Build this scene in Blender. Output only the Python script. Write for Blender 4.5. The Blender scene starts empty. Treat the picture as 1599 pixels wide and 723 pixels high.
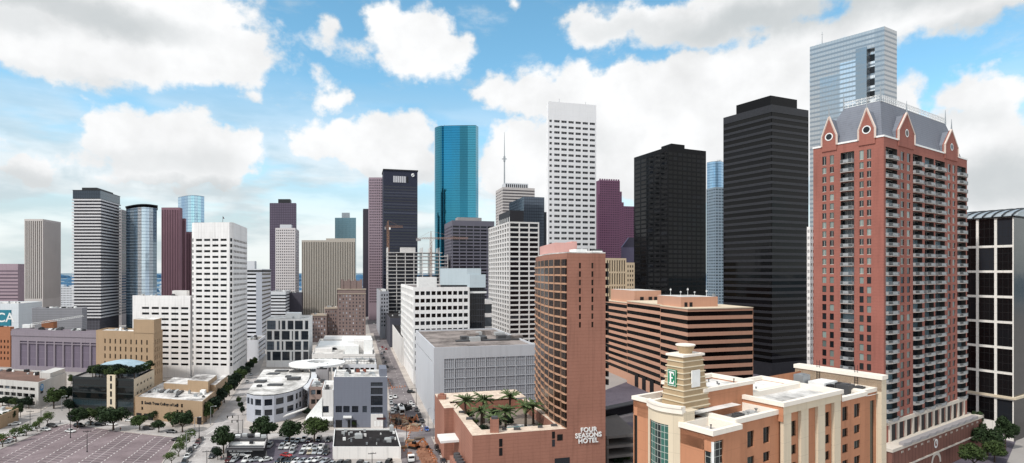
import bpy, math, random
from math import sin, cos, pi, radians as R, atan2, hypot
rnd = random.Random(7)
F, HY, CX, H = 900.0, 425.0, 799.5, 70.0      # lens in pixels, horizon row, middle column, eye height
scn = bpy.context.scene
col = scn.collection

def lin(h):
    h = h.lstrip('#')
    o = []
    for i in (0, 2, 4):
        c = int(h[i:i+2], 16)/255
        o.append(c/12.92 if c <= .04045 else ((c+.055)/1.055)**2.4)
    return tuple(o)
def gp(px, py):                 # ground point seen at a place in the photo
    Y = F*H/(py-HY)
    return ((px-CX)/F*Y, Y)
def XW(px, Y): return (px-CX)/F*Y
def ZW(py, Y): return H-(py-HY)/F*Y
def vpd(px):                    # unit direction running away to a vanishing point
    x = (px-CX)/F; l = hypot(x, 1)
    return (x/l, 1/l)

# ------------------------------------------------------------------ materials
def N(nt, t, **k):
    n = nt.nodes.new(t)
    for a, v in k.items(): setattr(n, a, v)
    return n
def mth(nt, op, a, b=None, c=None, clamp=False):
    n = N(nt, 'ShaderNodeMath', operation=op, use_clamp=clamp)
    for i, v in enumerate((a, b, c)):
        if v is None: continue
        if isinstance(v, (int, float)): n.inputs[i].default_value = v
        else: nt.links.new(v, n.inputs[i])
    return n.outputs[0]
def mixc(nt, fac, a, b, mode='MIX'):
    n = N(nt, 'ShaderNodeMix', data_type='RGBA', blend_type=mode)
    for s, v in ((n.inputs[0], fac), (n.inputs[6], a), (n.inputs[7], b)):
        if isinstance(v, (int, float)): s.default_value = v
        elif isinstance(v, tuple): s.default_value = (*v[:3], 1)
        else: nt.links.new(v, s)
    return n.outputs[2]
def ramp(nt, fac, stops):
    n = N(nt, 'ShaderNodeValToRGB')
    e = n.color_ramp.elements
    while len(e) < len(stops): e.new(.5)
    for i, (p, c) in enumerate(stops):
        e[i].position = p
        e[i].color = (*c, 1) if isinstance(c, tuple) else (c, c, c, 1)
    nt.links.new(fac, n.inputs[0])
    return n.outputs[0]
def new_mat(name):
    m = bpy.data.materials.new(name); m.use_nodes = True
    nt = m.node_tree
    return m, nt, nt.nodes['Principled BSDF']
def setc(nt, sock, v):
    if isinstance(v, tuple): sock.default_value = (*v[:3], 1)
    else: nt.links.new(v, sock)
def noise(nt, vec, scale, detail=4, rough=.55):
    n = N(nt, 'ShaderNodeTexNoise')
    n.inputs['Scale'].default_value = scale; n.inputs['Detail'].default_value = detail
    n.inputs['Roughness'].default_value = rough
    if vec is not None: nt.links.new(vec, n.inputs['Vector'])
    return n.outputs[0]
def mapv(nt, vec, s):
    n = N(nt, 'ShaderNodeMapping'); n.inputs['Scale'].default_value = s
    nt.links.new(vec, n.inputs['Vector']); return n.outputs[0]
def grid(nt, pu=None, tu=.1, pv=None, tv=.1):      # lines every pu / pv metres of the surface's own UV
    uv = N(nt, 'ShaderNodeUVMap').outputs[0]
    sep = N(nt, 'ShaderNodeSeparateXYZ'); nt.links.new(uv, sep.inputs[0])
    o = None
    for s, p, t in ((sep.outputs[0], pu, tu), (sep.outputs[1], pv, tv)):
        if not p: continue
        k = mth(nt, 'LESS_THAN', mth(nt, 'FRACT', mth(nt, 'DIVIDE', s, p)), t/p)
        o = k if o is None else mth(nt, 'MAXIMUM', o, k)
    return o

def wall(name, hexc, var=.14, streak=.3, joints=None, jdark=.72, rough=.85, k=1.0):
    m, nt, bs = new_mat(name)
    c = tuple(x*k for x in lin(hexc))
    tc = N(nt, 'ShaderNodeTexCoord').outputs['Object']
    n1 = noise(nt, tc, .06, 5)
    n2 = noise(nt, mapv(nt, tc, (.9, .9, .05)), 1.0, 5)
    n3 = noise(nt, tc, 1.4, 3)
    f = mth(nt, 'ADD', mth(nt, 'MULTIPLY', mth(nt, 'SUBTRACT', n1, .5), var*2.2), 1.0)
    f = mth(nt, 'SUBTRACT', f, mth(nt, 'MULTIPLY', mth(nt, 'MAXIMUM', mth(nt, 'SUBTRACT', n2, .5), 0), streak*2))
    f = mth(nt, 'ADD', f, mth(nt, 'MULTIPLY', mth(nt, 'SUBTRACT', n3, .5), var*.9))
    if joints:
        g = grid(nt, *joints)
        f = mth(nt, 'MULTIPLY', f, mth(nt, 'SUBTRACT', 1.0, mth(nt, 'MULTIPLY', g, 1-jdark)))
    cc = N(nt, 'ShaderNodeCombineColor')
    for i in range(3): nt.links.new(f, cc.inputs[i])
    setc(nt, bs.inputs['Base Color'], mixc(nt, 1.0, c, cc.outputs[0], 'MULTIPLY'))
    bs.inputs['Roughness'].default_value = rough
    bs.inputs['Specular IOR Level'].default_value = .25
    return m
def glass(name, hexc='#0b0d11', lit='#4a5058', chance=.12, rough=.07, spec=.4, metal=0.0, lines=None, lcol='#000000', wob=.02, tint=None, k=1.0):
    m, nt, bs = new_mat(name)
    ob = N(nt, 'ShaderNodeObjectInfo').outputs['Random']
    isl = N(nt, 'ShaderNodeNewGeometry').outputs['Random Per Island']
    rr = mth(nt, 'FRACT', mth(nt, 'ADD', ob, isl))
    base = tuple(x*k for x in lin(hexc))
    r2 = mth(nt, 'FRACT', mth(nt, 'MULTIPLY', rr, 7.31))
    v = mixc(nt, mth(nt, 'GREATER_THAN', rr, 1-chance), mixc(nt, r2, base, tuple(min(1, x*1.7+.004) for x in base)), mixc(nt, r2, base, lin(lit)))
    if lines:
        v = mixc(nt, grid(nt, *lines), v, lin(lcol))
    setc(nt, bs.inputs['Base Color'], v)
    bs.inputs['Roughness'].default_value = rough
    bs.inputs['Specular IOR Level'].default_value = spec
    bs.inputs['Metallic'].default_value = metal
    if wob:
        tc = N(nt, 'ShaderNodeTexCoord').outputs['Object']
        b = N(nt, 'ShaderNodeBump'); b.inputs['Strength'].default_value = wob; b.inputs['Distance'].default_value = 3
        nt.links.new(noise(nt, tc, .13, 3), b.inputs['Height'])
        nt.links.new(b.outputs[0], bs.inputs['Normal'])
    return m
def plain(name, hexc, rough=.6, metal=0.0, var=.1, k=1.0, spec=.4):
    m, nt, bs = new_mat(name)
    tc = N(nt, 'ShaderNodeTexCoord').outputs['Object']
    n = noise(nt, tc, .8, 4)
    c = tuple(x*k for x in lin(hexc))
    setc(nt, bs.inputs['Base Color'], mixc(nt, n, tuple(x*(1-var*1.6) for x in c), tuple(min(1, x*(1+var*1.6)) for x in c)))
    bs.inputs['Roughness'].default_value = rough; bs.inputs['Metallic'].default_value = metal
    bs.inputs['Specular IOR Level'].default_value = spec
    return m
def roofm(name, hexc, dirt, amount=.5, scale=.12, k=1.0):
    m, nt, bs = new_mat(name)
    tc = N(nt, 'ShaderNodeTexCoord').outputs['Object']
    n = noise(nt, tc, scale, 7, .65)
    n2 = noise(nt, tc, scale*7, 4, .6)
    f = ramp(nt, mth(nt, 'ADD', mth(nt, 'MULTIPLY', n, .75), mth(nt, 'MULTIPLY', n2, .25)), [(.5-.28*amount*.5, 1.0), (.56, .12), (.72, 0.0)])
    f = mth(nt, 'SUBTRACT', 1.0, f)
    cc = tuple(x*k for x in lin(hexc))
    v = mixc(nt, mth(nt, 'MULTIPLY', mth(nt, 'SUBTRACT', 1.0, f), amount), cc, lin(dirt))
    setc(nt, bs.inputs['Base Color'], v)
    bs.inputs['Roughness'].default_value = .9
    bs.inputs['Specular IOR Level'].default_value = .2
    return m
def leafm(name, a, b):
    m, nt, bs = new_mat(name)
    g = N(nt, 'ShaderNodeNewGeometry').outputs['Random Per Island']
    tc = N(nt, 'ShaderNodeTexCoord').outputs['Object']
    n = noise(nt, tc, .55, 3)
    f = mth(nt, 'ADD', mth(nt, 'MULTIPLY', g, .45), mth(nt, 'MULTIPLY', mth(nt, 'SUBTRACT', n, .2), .9), None, True)
    setc(nt, bs.inputs['Base Color'], mixc(nt, f, lin(a), lin(b)))
    bs.inputs['Roughness'].default_value = .7
    bs.inputs['Specular IOR Level'].default_value = .15
    return m
def paintm(name):
    m, nt, bs = new_mat(name)
    oc = N(nt, 'ShaderNodeObjectInfo').outputs['Color']
    setc(nt, bs.inputs['Base Color'], oc)
    bs.inputs['Roughness'].default_value = .3
    bs.inputs['Coat Weight'].default_value = .4
    return m

# ------------------------------------------------------------------ mesh building
class MB:
    def __init__(s): s.v = []; s.f = []; s.m = []; s.uv = []
    def face(s, pts, m=0, uv=None):
        i = len(s.v); s.v.extend(pts); s.f.append(tuple(range(i, i+len(pts)))); s.m.append(m); s.uv.append(uv)
    def prism(s, poly, z0, z1, m=0, mt=None, bottom=False):
        n = len(poly)
        for i in range(n):
            a, b = poly[i], poly[(i+1) % n]
            s.face([(a[0], a[1], z0), (b[0], b[1], z0), (b[0], b[1], z1), (a[0], a[1], z1)], m)
        s.face([(p[0], p[1], z1) for p in poly], m if mt is None else mt)
        if bottom: s.face([(p[0], p[1], z0) for p in reversed(poly)], m)
    def box(s, x0, y0, z0, x1, y1, z1, m=0, mt=None):
        s.prism([(x0, y0), (x1, y0), (x1, y1), (x0, y1)], z0, z1, m, mt, True)
    def frustum(s, p0, z0, p1, z1, m=0, mt=None):
        n = len(p0)
        for i in range(n):
            a, b, c, d = p0[i], p0[(i+1) % n], p1[(i+1) % n], p1[i]
            s.face([(*a, z0), (*b, z0), (*c, z1), (*d, z1)], m)
        s.face([(*p, z1) for p in p1], m if mt is None else mt)
    def bar(s, a, b, w, h=None, m=0):
        h = h or w
        d = [b[i]-a[i] for i in range(3)]; l = math.sqrt(sum(x*x for x in d)) or 1
        d = [x/l for x in d]
        up = (0, 0, 1) if abs(d[2]) < .9 else (1, 0, 0)
        u = (d[1]*up[2]-d[2]*up[1], d[2]*up[0]-d[0]*up[2], d[0]*up[1]-d[1]*up[0])
        ul = math.sqrt(sum(x*x for x in u)); u = [x/ul for x in u]
        v = (u[1]*d[2]-u[2]*d[1], u[2]*d[0]-u[0]*d[2], u[0]*d[1]-u[1]*d[0])
        def q(p, i, j): return tuple(p[k]+u[k]*w/2*i+v[k]*h/2*j for k in range(3))
        A = [q(a, i, j) for i, j in ((-1, -1), (1, -1), (1, 1), (-1, 1))]
        B = [q(b, i, j) for i, j in ((-1, -1), (1, -1), (1, 1), (-1, 1))]
        for i in range(4): s.face([A[i], A[(i+1) % 4], B[(i+1) % 4], B[i]], m)
        s.face(A[::-1], m); s.face(B, m)
    def tube(s, pts, radii, n=8, m=0):
        rings = []
        for k, p in enumerate(pts):
            q = pts[min(k+1, len(pts)-1)]; r0 = pts[max(k-1, 0)]
            d = [q[i]-r0[i] for i in range(3)]; l = math.sqrt(sum(x*x for x in d)) or 1; d = [x/l for x in d]
            up = (0, 0, 1) if abs(d[2]) < .9 else (1, 0, 0)
            u = (d[1]*up[2]-d[2]*up[1], d[2]*up[0]-d[0]*up[2], d[0]*up[1]-d[1]*up[0])
            ul = math.sqrt(sum(x*x for x in u)); u = [x/ul for x in u]
            v = (u[1]*d[2]-u[2]*d[1], u[2]*d[0]-u[0]*d[2], u[0]*d[1]-u[1]*d[0])
            rings.append([tuple(p[i]+(u[i]*cos(t)+v[i]*sin(t))*radii[k] for i in range(3)) for t in [2*pi*j/n for j in range(n)]])
        for A, B in zip(rings, rings[1:]):
            for j in range(n): s.face([A[j], A[(j+1) % n], B[(j+1) % n], B[j]], m)
        s.face(rings[-1], m); s.face(rings[0][::-1], m)
    def mesh(s, name, mats):
        me = bpy.data.meshes.new(name)
        me.from_pydata(s.v, [], s.f)
        for x in mats: me.materials.append(x)
        if len(mats) > 1: me.polygons.foreach_set('material_index', s.m)
        uvl = me.uv_layers.new(name='UVMap')
        out = []
        for f, uv in zip(s.f, s.uv):
            if uv: 
                for t in uv: out.extend(t)
                continue
            p = [s.v[i] for i in f]
            nx = ny = nz = 0
            for a, b in zip(p, p[1:]+p[:1]):
                nx += (a[1]-b[1])*(a[2]+b[2]); ny += (a[2]-b[2])*(a[0]+b[0]); nz += (a[0]-b[0])*(a[1]+b[1])
            h = hypot(nx, ny)
            if abs(nz) > h*1.5 or h < 1e-9:
                for q in p: out.extend((q[0], q[1]))
            else:
                tx, ty = -ny/h, nx/h
                for q in p: out.extend((q[0]*tx+q[1]*ty, q[2]))
        uvl.data.foreach_set('uv', out)
        me.update()
        return me
    def build(s, name, mats, parent=None, loc=(0, 0, 0), rot=0):
        if not isinstance(mats, (list, tuple)): mats = [mats]
        return link(name, s.mesh(name, mats), parent, loc, rot)
def link(name, data, parent=None, loc=(0, 0, 0), rot=0):
    o = bpy.data.objects.new(name, data); col.objects.link(o)
    o.location = loc; o.rotation_euler = (0, 0, rot)
    if parent: o.parent = parent
    return o
def tag(o, label=None, cat=None, group=None, kind=None):
    for k, v in (('label', label), ('category', cat), ('group', group), ('kind', kind)):
        if v: o[k] = v
    return o
def root(name, label, cat, loc=(0, 0, 0), rot=0, group=None):
    return tag(link(name, None, None, loc, rot), label, cat, group)
def struct(name, mb, mats): return tag(mb.build(name, mats), kind='structure')
def text(name, s, size, mat, parent, loc, rotz, extrude=.04, offset=0.0, align='CENTER', spacing=1.0):
    cu = bpy.data.curves.new(name, 'FONT'); cu.body = s; cu.size = size; cu.extrude = extrude; cu.offset = offset
    cu.align_x = align; cu.align_y = 'CENTER'; cu.space_character = spacing; cu.materials.append(mat)
    tmp = link(name+'_text', cu)
    me = bpy.data.meshes.new_from_object(tmp.evaluated_get(bpy.context.evaluated_depsgraph_get()))
    bpy.data.objects.remove(tmp); bpy.data.curves.remove(cu); me.name = name
    o = link(name, me, parent, loc); o.rotation_euler = (pi/2, 0, rotz)
    return o

# ------------------------------------------------------------------ buildings
def cols(W, n, frac=.6, m0=0.0, m1=None):           # n openings across a wall W wide
    m1 = m0 if m1 is None else m1
    p = (W-m0-m1)/n
    return [(m0+p*(i+.5)-p*frac/2, m0+p*(i+.5)+p*frac/2) for i in range(n)]
def rows(zt, pitch, frac, top=2.0, zb=4.0):           # storeys counted down from the roof
    o = []; z = zt-top
    while z-pitch*frac > zb:
        o.append((z-pitch*frac, z)); z -= pitch
    return o
pane_cache = {}
class Bld:
    """A building standing on its nearest corner; p runs along its left visible wall, q along its right one."""
    def __init__(b, name, label, cat, xl, xc, xr, Y, yt=None, z=None, vl=None, vr=None, la=None, lb=None, group=None):
        b.X, b.Y = XW(xc, Y), Y
        b.zt = z if z is not None else ZW(yt, Y)
        def dr(vp, sgn, given):
            if vp is None: return (float(sgn), 0.0)
            d = vpd(vp)
            if given is not None: return d
            return (-d[0], -d[1]) if (vp-xc)*sgn < 0 else d
        b.dl, b.dr = dr(vl, -1, la), dr(vr, 1, lb)
        b.la = la if la is not None else b.along(b.dl, xl)
        b.lb = lb if lb is not None else b.along(b.dr, xr)
        b.root = root(name, label, cat, (b.X, b.Y, 0), 0, group)
        b.wins = {}
    def along(b, d, px):
        k = (px-CX)/F
        den = d[0]-k*d[1]
        return (k*b.Y-b.X)/den
    def pt(b, p, q): return (p*b.dl[0]+q*b.dr[0], p*b.dl[1]+q*b.dr[1])
    def foot(b, i=0.0): return [b.pt(b.la-i, i), b.pt(i, i), b.pt(i, b.lb-i), b.pt(b.la-i, b.lb-i)]
    def rect(b, p0, q0, p1, q1): return [b.pt(p1, q0), b.pt(p0, q0), b.pt(p0, q1), b.pt(p1, q1)]
    def edge(b, side):
        if side == 'l': o, e = b.pt(b.la, 0), (0, 0)
        elif side == 'r': o, e = (0, 0), b.pt(0, b.lb)
        elif side == 'bl': o, e = b.pt(b.la, b.lb), b.pt(b.la, 0)
        else: o, e = b.pt(0, b.lb), b.pt(b.la, b.lb)
        return o, e
    def U(b, side, px):          # distance along the left/right wall (from its left end) of a photo column
        return b.la-b.along(b.dl, px) if side == 'l' else b.along(b.dr, px)
    def fac(b, mb, side, z0, z1, cs, rs, dep=.35, kind='window', m=0, reveal=None, skip=None):
        o, e = b.edge(side) if isinstance(side, str) else side
        W = hypot(e[0]-o[0], e[1]-o[1]); u = ((e[0]-o[0])/W, (e[1]-o[1])/W); n = (u[1], -u[0])
        def P(s, z, d=0): return (o[0]+u[0]*s-n[0]*d, o[1]+u[1]*s-n[1]*d, z)
        def Q(s0, s1, a, c):
            if s1-s0 > 1e-4 and c-a > 1e-4: mb.face([P(s0, a), P(s1, a), P(s1, c), P(s0, c)], m)
        rv = m if reveal is None else reveal
        z = z0
        for a, c in sorted(rs):
            Q(0, W, z, a); s = 0
            for j, (s0, s1) in enumerate(cs):
                if skip and skip(j, a): continue
                Q(s, s0, a, c); s = s1
                mb.face([P(s0, a), P(s1, a), P(s1, a, dep), P(s0, a, dep)], rv)
                mb.face([P(s0, c, dep), P(s1, c, dep), P(s1, c), P(s0, c)], rv)
                if s0 > .01: mb.face([P(s0, a), P(s0, a, dep), P(s0, c, dep), P(s0, c)], rv)
                if s1 < W-.01: mb.face([P(s1, a, dep), P(s1, a), P(s1, c), P(s1, c, dep)], rv)
                mid = P((s0+s1)/2, (a+c)/2, dep)
                b.wins.setdefault(kind, []).append((mid, s1-s0, c-a, u))
            Q(s, W, a, c); z = c
        Q(0, W, z, z1)
    def blank(b, mb, side, z0, z1, m=0):
        o, e = b.edge(side) if isinstance(side, str) else side
        mb.face([(*o, z0), (*e, z0), (*e, z1), (*o, z1)], m)
    def put_windows(b, mats, cap=100, extra=None):
        for kind, L in b.wins.items():
            mat = mats[kind] if isinstance(mats, dict) else mats
            L.sort(key=lambda t: -t[0][2])
            for mid, w, h, u in L[:cap]:
                key = (round(w, 2), round(h, 2), mat.name)
                if key not in pane_cache:
                    k = MB(); k.face([(-w/2, 0, -h/2), (w/2, 0, -h/2), (w/2, 0, h/2), (-w/2, 0, h/2)], 0, [(0, 0), (w, 0), (w, h), (0, h)])
                    pane_cache[key] = k.mesh(kind, [mat])
                o = link(kind, pane_cache[key], b.root, mid, atan2(u[1], u[0]))
                if extra: extra(kind, o, w, h)
            if len(L) > cap:
                k = MB()
                for mid, w, h, u in L[cap:]:
                    q = [(mid[0]+u[0]*w/2*i, mid[1]+u[1]*w/2*i, mid[2]+h/2*j) for i, j in ((-1, -1), (1, -1), (1, 1), (-1, 1))]
                    k.face(q, 0, [(0, 0), (w, 0), (w, h), (0, h)])
                tag(k.build(kind, mat, b.root), kind='stuff')
    def roof(b, mat, cop, drop=.8, w=.45, zt=None, poly=None, inner=None):
        zt = zt if zt is not None else b.zt
        P = poly or b.foot(); I = inner or b.foot(w)
        mb = MB(); n = len(P)
        for i in range(n):
            j = (i+1) % n
            mb.face([(*P[i], zt), (*P[j], zt), (*I[j], zt), (*I[i], zt)], 1)
            mb.face([(*I[i], zt), (*I[j], zt), (*I[j], zt-drop), (*I[i], zt-drop)], 1)
        mb.face([(*p, zt-drop) for p in I], 0)
        return mb.build('roof', [mat, cop], b.root)
    def onroof(b, name, mat, p0, q0, p1, q1, h, base=None, mt=None):
        base = b.zt-.8 if base is None else base
        k = MB(); k.prism(b.rect(p0, q0, p1, q1), base, base+h, 0, 1 if mt else None)
        return k.build(name, [mat, mt] if mt else mat, b.root)
    def clutter(b, n, mat_list, p0=.15, p1=.85, q0=.15, q1=.85, smax=2.6, zt=None):
        z = (b.zt if zt is None else zt)-.8
        for i in range(n):
            p = b.la*rnd.uniform(p0, p1); q = b.lb*rnd.uniform(q0, q1)
            w, l, h = rnd.uniform(1, smax), rnd.uniform(1, smax*1.4), rnd.uniform(.7, 1.9)
            k = MB(); k.prism(b.rect(p, q, p+w, q+l), z, z+h, 0); 
            if rnd.random() < .5: k.prism(b.rect(p+w*.2, q+l*.2, p+w*.8, q+l*.8), z+h, z+h+.35, 0)
            k.build('roof_unit', mat_list[i % len(mat_list)], b.root)
def gen(name, label, cat, xl, xc, xr, yt, Y, wm, gm, Lc, Rc, pitch=3.7, frac=.5, top=2.5, zb=4.0, vl=None, vr=None, dep=.35,
        group=None, rm=None, kind='window', cap=100, full=None, la=None, lb=None, z=None, finish=True, reveal=None, mats=None):
    b = Bld(name, label, cat, xl, xc, xr, Y, yt, z, vl, vr, la, lb, group)
    mb = MB()
    rs = [(full, b.zt-top)] if full is not None else rows(b.zt, pitch, frac, top, zb)
    for side, c in (('l', Lc), ('r', Rc)):
        W = b.la if side == 'l' else b.lb
        if W < .05: continue
        if c is None: b.blank(mb, side, 0, b.zt); continue
        cs = [(0, W)] if c == 'band' else cols(W, *c)
        b.fac(mb, side, 0, b.zt, cs, rs, dep, 'window_band' if c == 'band' else kind, 0, reveal)
    b.blank(mb, 'bl', 0, b.zt); b.blank(mb, 'br', 0, b.zt)
    mb.build('wall', mats or [wm], b.root)
    b.roof(rm or M['roof_grey'], wm)
    if finish: b.put_windows(gm, cap)
    if finish and b.zt < 66 and name != 'striped_office': b.clutter(6, [M['unit'], M['unitdark'], M['metal'], M['whitepaint']], smax=2.4)
    return b
# ------------------------------------------------------------------ camera, sun, sky
cam = bpy.data.cameras.new('camera'); co = bpy.data.objects.new('camera', cam); col.objects.link(co)
co.location = (0, 0, H); co.rotation_euler = (pi/2, 0, 0)
cam.sensor_width = 36; cam.lens = 36*F/1599; cam.shift_y = 63.5/1599; cam.clip_start = 1; cam.clip_end = 60000
scn.camera = co
scn.view_settings.view_transform = 'Standard'; scn.view_settings.look = 'None'; scn.view_settings.exposure = 0
scn.render.engine = 'CYCLES'
scn.cycles.use_denoising = True
scn.cycles.max_bounces = 6; scn.cycles.diffuse_bounces = 3; scn.cycles.glossy_bounces = 3
scn.cycles.sample_clamp_indirect = 4
SUN_EL, SUN_AZ = 50, 228         # degrees; azimuth clockwise from the view direction (+Y)
sd = bpy.data.lights.new('sun', 'SUN'); sd.energy = 2.8; sd.angle = R(4); sd.color = (1, .955, .9)
so = bpy.data.objects.new('sun', sd); col.objects.link(so)
so.rotation_euler = (R(90-SUN_EL), 0, R(180-SUN_AZ)); so.location = (0, -50, 300)

wd = bpy.data.worlds.new('World'); scn.world = wd; wd.use_nodes = True
nt = wd.node_tree; nt.nodes.clear()
L_ = nt.links.new
out = N(nt, 'ShaderNodeOutputWorld')
bgs = N(nt, 'ShaderNodeBackground'); bgc = N(nt, 'ShaderNodeBackground')
sky = N(nt, 'ShaderNodeTexSky', sky_type='NISHITA', sun_disc=False)
sky.sun_elevation = R(SUN_EL); sky.sun_rotation = R(SUN_AZ); sky.air_density = 1.0; sky.dust_density = .6; sky.ozone_density = 1.6
tc = N(nt, 'ShaderNodeTexCoord').outputs['Generated']
nv = N(nt, 'ShaderNodeVectorMath', operation='NORMALIZE'); L_(tc, nv.inputs[0])
D = nv.outputs[0]
sp = N(nt, 'ShaderNodeSeparateXYZ'); L_(D, sp.inputs[0])
x, y, z = sp.outputs
az = mth(nt, 'ARCTAN2', x, y)
el = mth(nt, 'DIVIDE', z, mth(nt, 'SQRT', mth(nt, 'MAXIMUM', mth(nt, 'ADD', mth(nt, 'MULTIPLY', x, x), mth(nt, 'MULTIPLY', y, y)), 1e-4)))
cxyz = N(nt, 'ShaderNodeCombineXYZ'); L_(az, cxyz.inputs[0]); L_(el, cxyz.inputs[1])
S = cxyz.outputs[0]
def nz(vec, sc, det, ro, sz=(1, 1, 1), off=(0, 0, 0)):
    mp = N(nt, 'ShaderNodeMapping'); mp.inputs['Scale'].default_value = sz; mp.inputs['Location'].default_value = off
    L_(vec, mp.inputs['Vector'])
    return noise(nt, mp.outputs[0], sc, det, ro)
# the cloud outlines are pushed about by noise before the puffs are measured
def vsub(a, b):
    n = N(nt, 'ShaderNodeVectorMath', operation='SUBTRACT'); L_(a, n.inputs[0])
    if isinstance(b, tuple): n.inputs[1].default_value = b
    else: L_(b, n.inputs[1])
    return n.outputs[0]
def vmul(a, b):
    n = N(nt, 'ShaderNodeVectorMath', operation='MULTIPLY'); L_(a, n.inputs[0]); n.inputs[1].default_value = b
    return n.outputs[0]
def vadd(a, b):
    n = N(nt, 'ShaderNodeVectorMath', operation='ADD'); L_(a, n.inputs[0]); L_(b, n.inputs[1]); return n.outputs[0]
def vlen(a):
    n = N(nt, 'ShaderNodeVectorMath', operation='LENGTH'); L_(a, n.inputs[0]); return n.outputs['Value']
nc = N(nt, 'ShaderNodeTexNoise'); nc.inputs['Scale'].default_value = 9; nc.inputs['Detail'].default_value = 5; nc.inputs['Roughness'].default_value = .6
L_(S, nc.inputs['Vector'])
warp = vmul(vsub(nc.outputs['Color'], (.5, .5, .5)), (.10, .085, 0))
SW = vadd(S, warp)
def cl(px, py, rx, ry):         # centre and half axes of a cloud, as compass angle and slope in the sky
    a = math.atan2(px-CX, F); k = cos(a)
    return (a, (HY-py)/F*k, rx/F*k*k, ry/F*k)
CLOUDS = [(150, 45, 330, 80), (330, 75, 130, 62), (60, 90, 200, 45), (200, -20, 260, 60),
          (655, 62, 76, 62), (560, 72, 70, 16), (515, 45, 22, 26), (610, 30, 50, 40), (690, 75, 50, 40),
          (255, 215, 135, 60), (335, 235, 84, 52), (178, 208, 64, 42), (245, 265, 160, 38), (300, 185, 60, 30), (210, 180, 40, 22), (380, 240, 30, 22),
          (392, 149, 17, 11), (122, 157, 8, 6), (30, 268, 75, 34), (0, 240, 40, 20),
          (500, 215, 75, 36), (570, 225, 130, 52), (640, 205, 56, 48), (590, 190, 50, 26), (515, 150, 34, 26), (620, 260, 110, 40), (470, 225, 40, 28),
          (770, 135, 40, 28), (800, 160, 50, 36), (850, 135, 60, 32), (900, 150, 70, 62), (990, 145, 90, 60), (1080, 130, 110, 66), (1180, 130, 90, 72), (1050, 235, 330, 95), (830, 260, 100, 85),
          (1000, 35, 120, 40), (1120, 30, 240, 44), (1400, 25, 330, 46), (930, 40, 55, 40), (1230, 90, 60, 60),
          (1540, 140, 75, 46), (1500, 210, 160, 60), (1420, 150, 40, 50), (1560, 260, 150, 80), (1330, 200, 110, 90), (795, 14, 15, 13)]
dist = None
for c in CLOUDS:
    a, v, ra, rv = cl(*c)
    d = vlen(vmul(vsub(SW, (a, v, 0)), (1/ra, 1/rv, 0)))
    d = mth(nt, 'MULTIPLY', mth(nt, 'SUBTRACT', d, 1.0), min(ra, rv)/.07)
    dist = d if dist is None else mth(nt, 'SMOOTH_MIN', dist, d, .12)
fb = nz(S, 20, 7, .55)
fb2 = nz(S, 7, 6, .6, off=(3, 1, 0))
dens = mth(nt, 'ADD', mth(nt, 'MULTIPLY', dist, -1.0), mth(nt, 'ADD', mth(nt, 'MULTIPLY', mth(nt, 'SUBTRACT', fb, .5), .8), mth(nt, 'MULTIPLY', mth(nt, 'SUBTRACT', fb2, .5), .8)))
def sstep(v, a, b):
    n = N(nt, 'ShaderNodeMapRange', interpolation_type='SMOOTHSTEP')
    L_(v, n.inputs[0]); n.inputs[1].default_value = a; n.inputs[2].default_value = b
    return n.outputs[0]
mask = sstep(dens, -.06, .22)
# outside the span of the picture the sky goes on with plain broken cloud
wild = sstep(nz(D, 2.2, 7, .6), .38, .52)
infront = sstep(mth(nt, 'ABSOLUTE', az), .95, .80)
low = sstep(el, .75, .55)
inpic = mth(nt, 'MULTIPLY', infront, low)
mask = mth(nt, 'ADD', mth(nt, 'MULTIPLY', mask, inpic), mth(nt, 'MULTIPLY', wild, mth(nt, 'SUBTRACT', 1.0, inpic)))
# thin layered cloud towards the horizon
lay = nz(S, 4, 5, .5, (1, 3.2, 1))
veil = mth(nt, 'MULTIPLY', sstep(el, .36, .10), sstep(lay, .36, .55))
veil2 = sstep(el, .24, .04)
veil = mth(nt, 'MAXIMUM', mth(nt, 'MULTIPLY', veil, .92), mth(nt, 'MULTIPLY', veil2, .9))
wisps = mth(nt, 'MULTIPLY', sstep(nz(S, 9, 8, .62, (1, 1.8, 1), (5, 2, 0)), .5, .8), .55)
veil = mth(nt, 'MAXIMUM', veil, wisps)
# brightness of the cloud: relief from the difference of two shifted noises, plus broad grey undersides
rel = mth(nt, 'SUBTRACT', nz(S, 8, 6, .55), nz(S, 8, 6, .55, off=(.0, -.16, 0)))
GREY = [(110, 10, 260, 34, .9), (30, 30, 90, 30, .5), (250, 250, 160, 30, .35), (330, 300, 220, 26, .75), (40, 290, 110, 26, .7), (110, 335, 150, 26, .6), (620, 285, 80, 16, .4),
        (1260, 20, 360, 42, .95), (1000, 40, 130, 22, .5), (1540, 45, 190, 34, .7), (1560, 275, 130, 50, .85), (1500, 180, 90, 22, .3), (230, 140, 260, 14, .25), (900, 215, 90, 30, .15), (780, 330, 120, 20, .5), (480, 330, 160, 18, .5)]
gr = None
for px, py, rx, ry, k in GREY:
    a, v, ra, rv = cl(px, py, rx, ry)
    d = vlen(vmul(vsub(SW, (a, v, 0)), (1/ra, 1/rv, 0)))
    d = mth(nt, 'MULTIPLY', sstep(d, 1.35, .25), k)
    gr = d if gr is None else mth(nt, 'MAXIMUM', gr, d)
gr = mth(nt, 'MULTIPLY', gr, mth(nt, 'ADD', .55, mth(nt, 'MULTIPLY', fb2, .9)), None, True)
thick = sstep(dens, .0, 1.2)
br = mth(nt, 'ADD', .95, mth(nt, 'MULTIPLY', rel, .42))
br = mth(nt, 'ADD', br, mth(nt, 'MULTIPLY', mth(nt, 'SUBTRACT', nz(S, 30, 5, .5), .5), .08))
br = mth(nt, 'MINIMUM', br, 1.02)
bright = mixc(nt, br, (.0, .0, .0), (.985, .993, 1.0))
ccol = mixc(nt, gr, bright, (.60, .635, .65))
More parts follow.
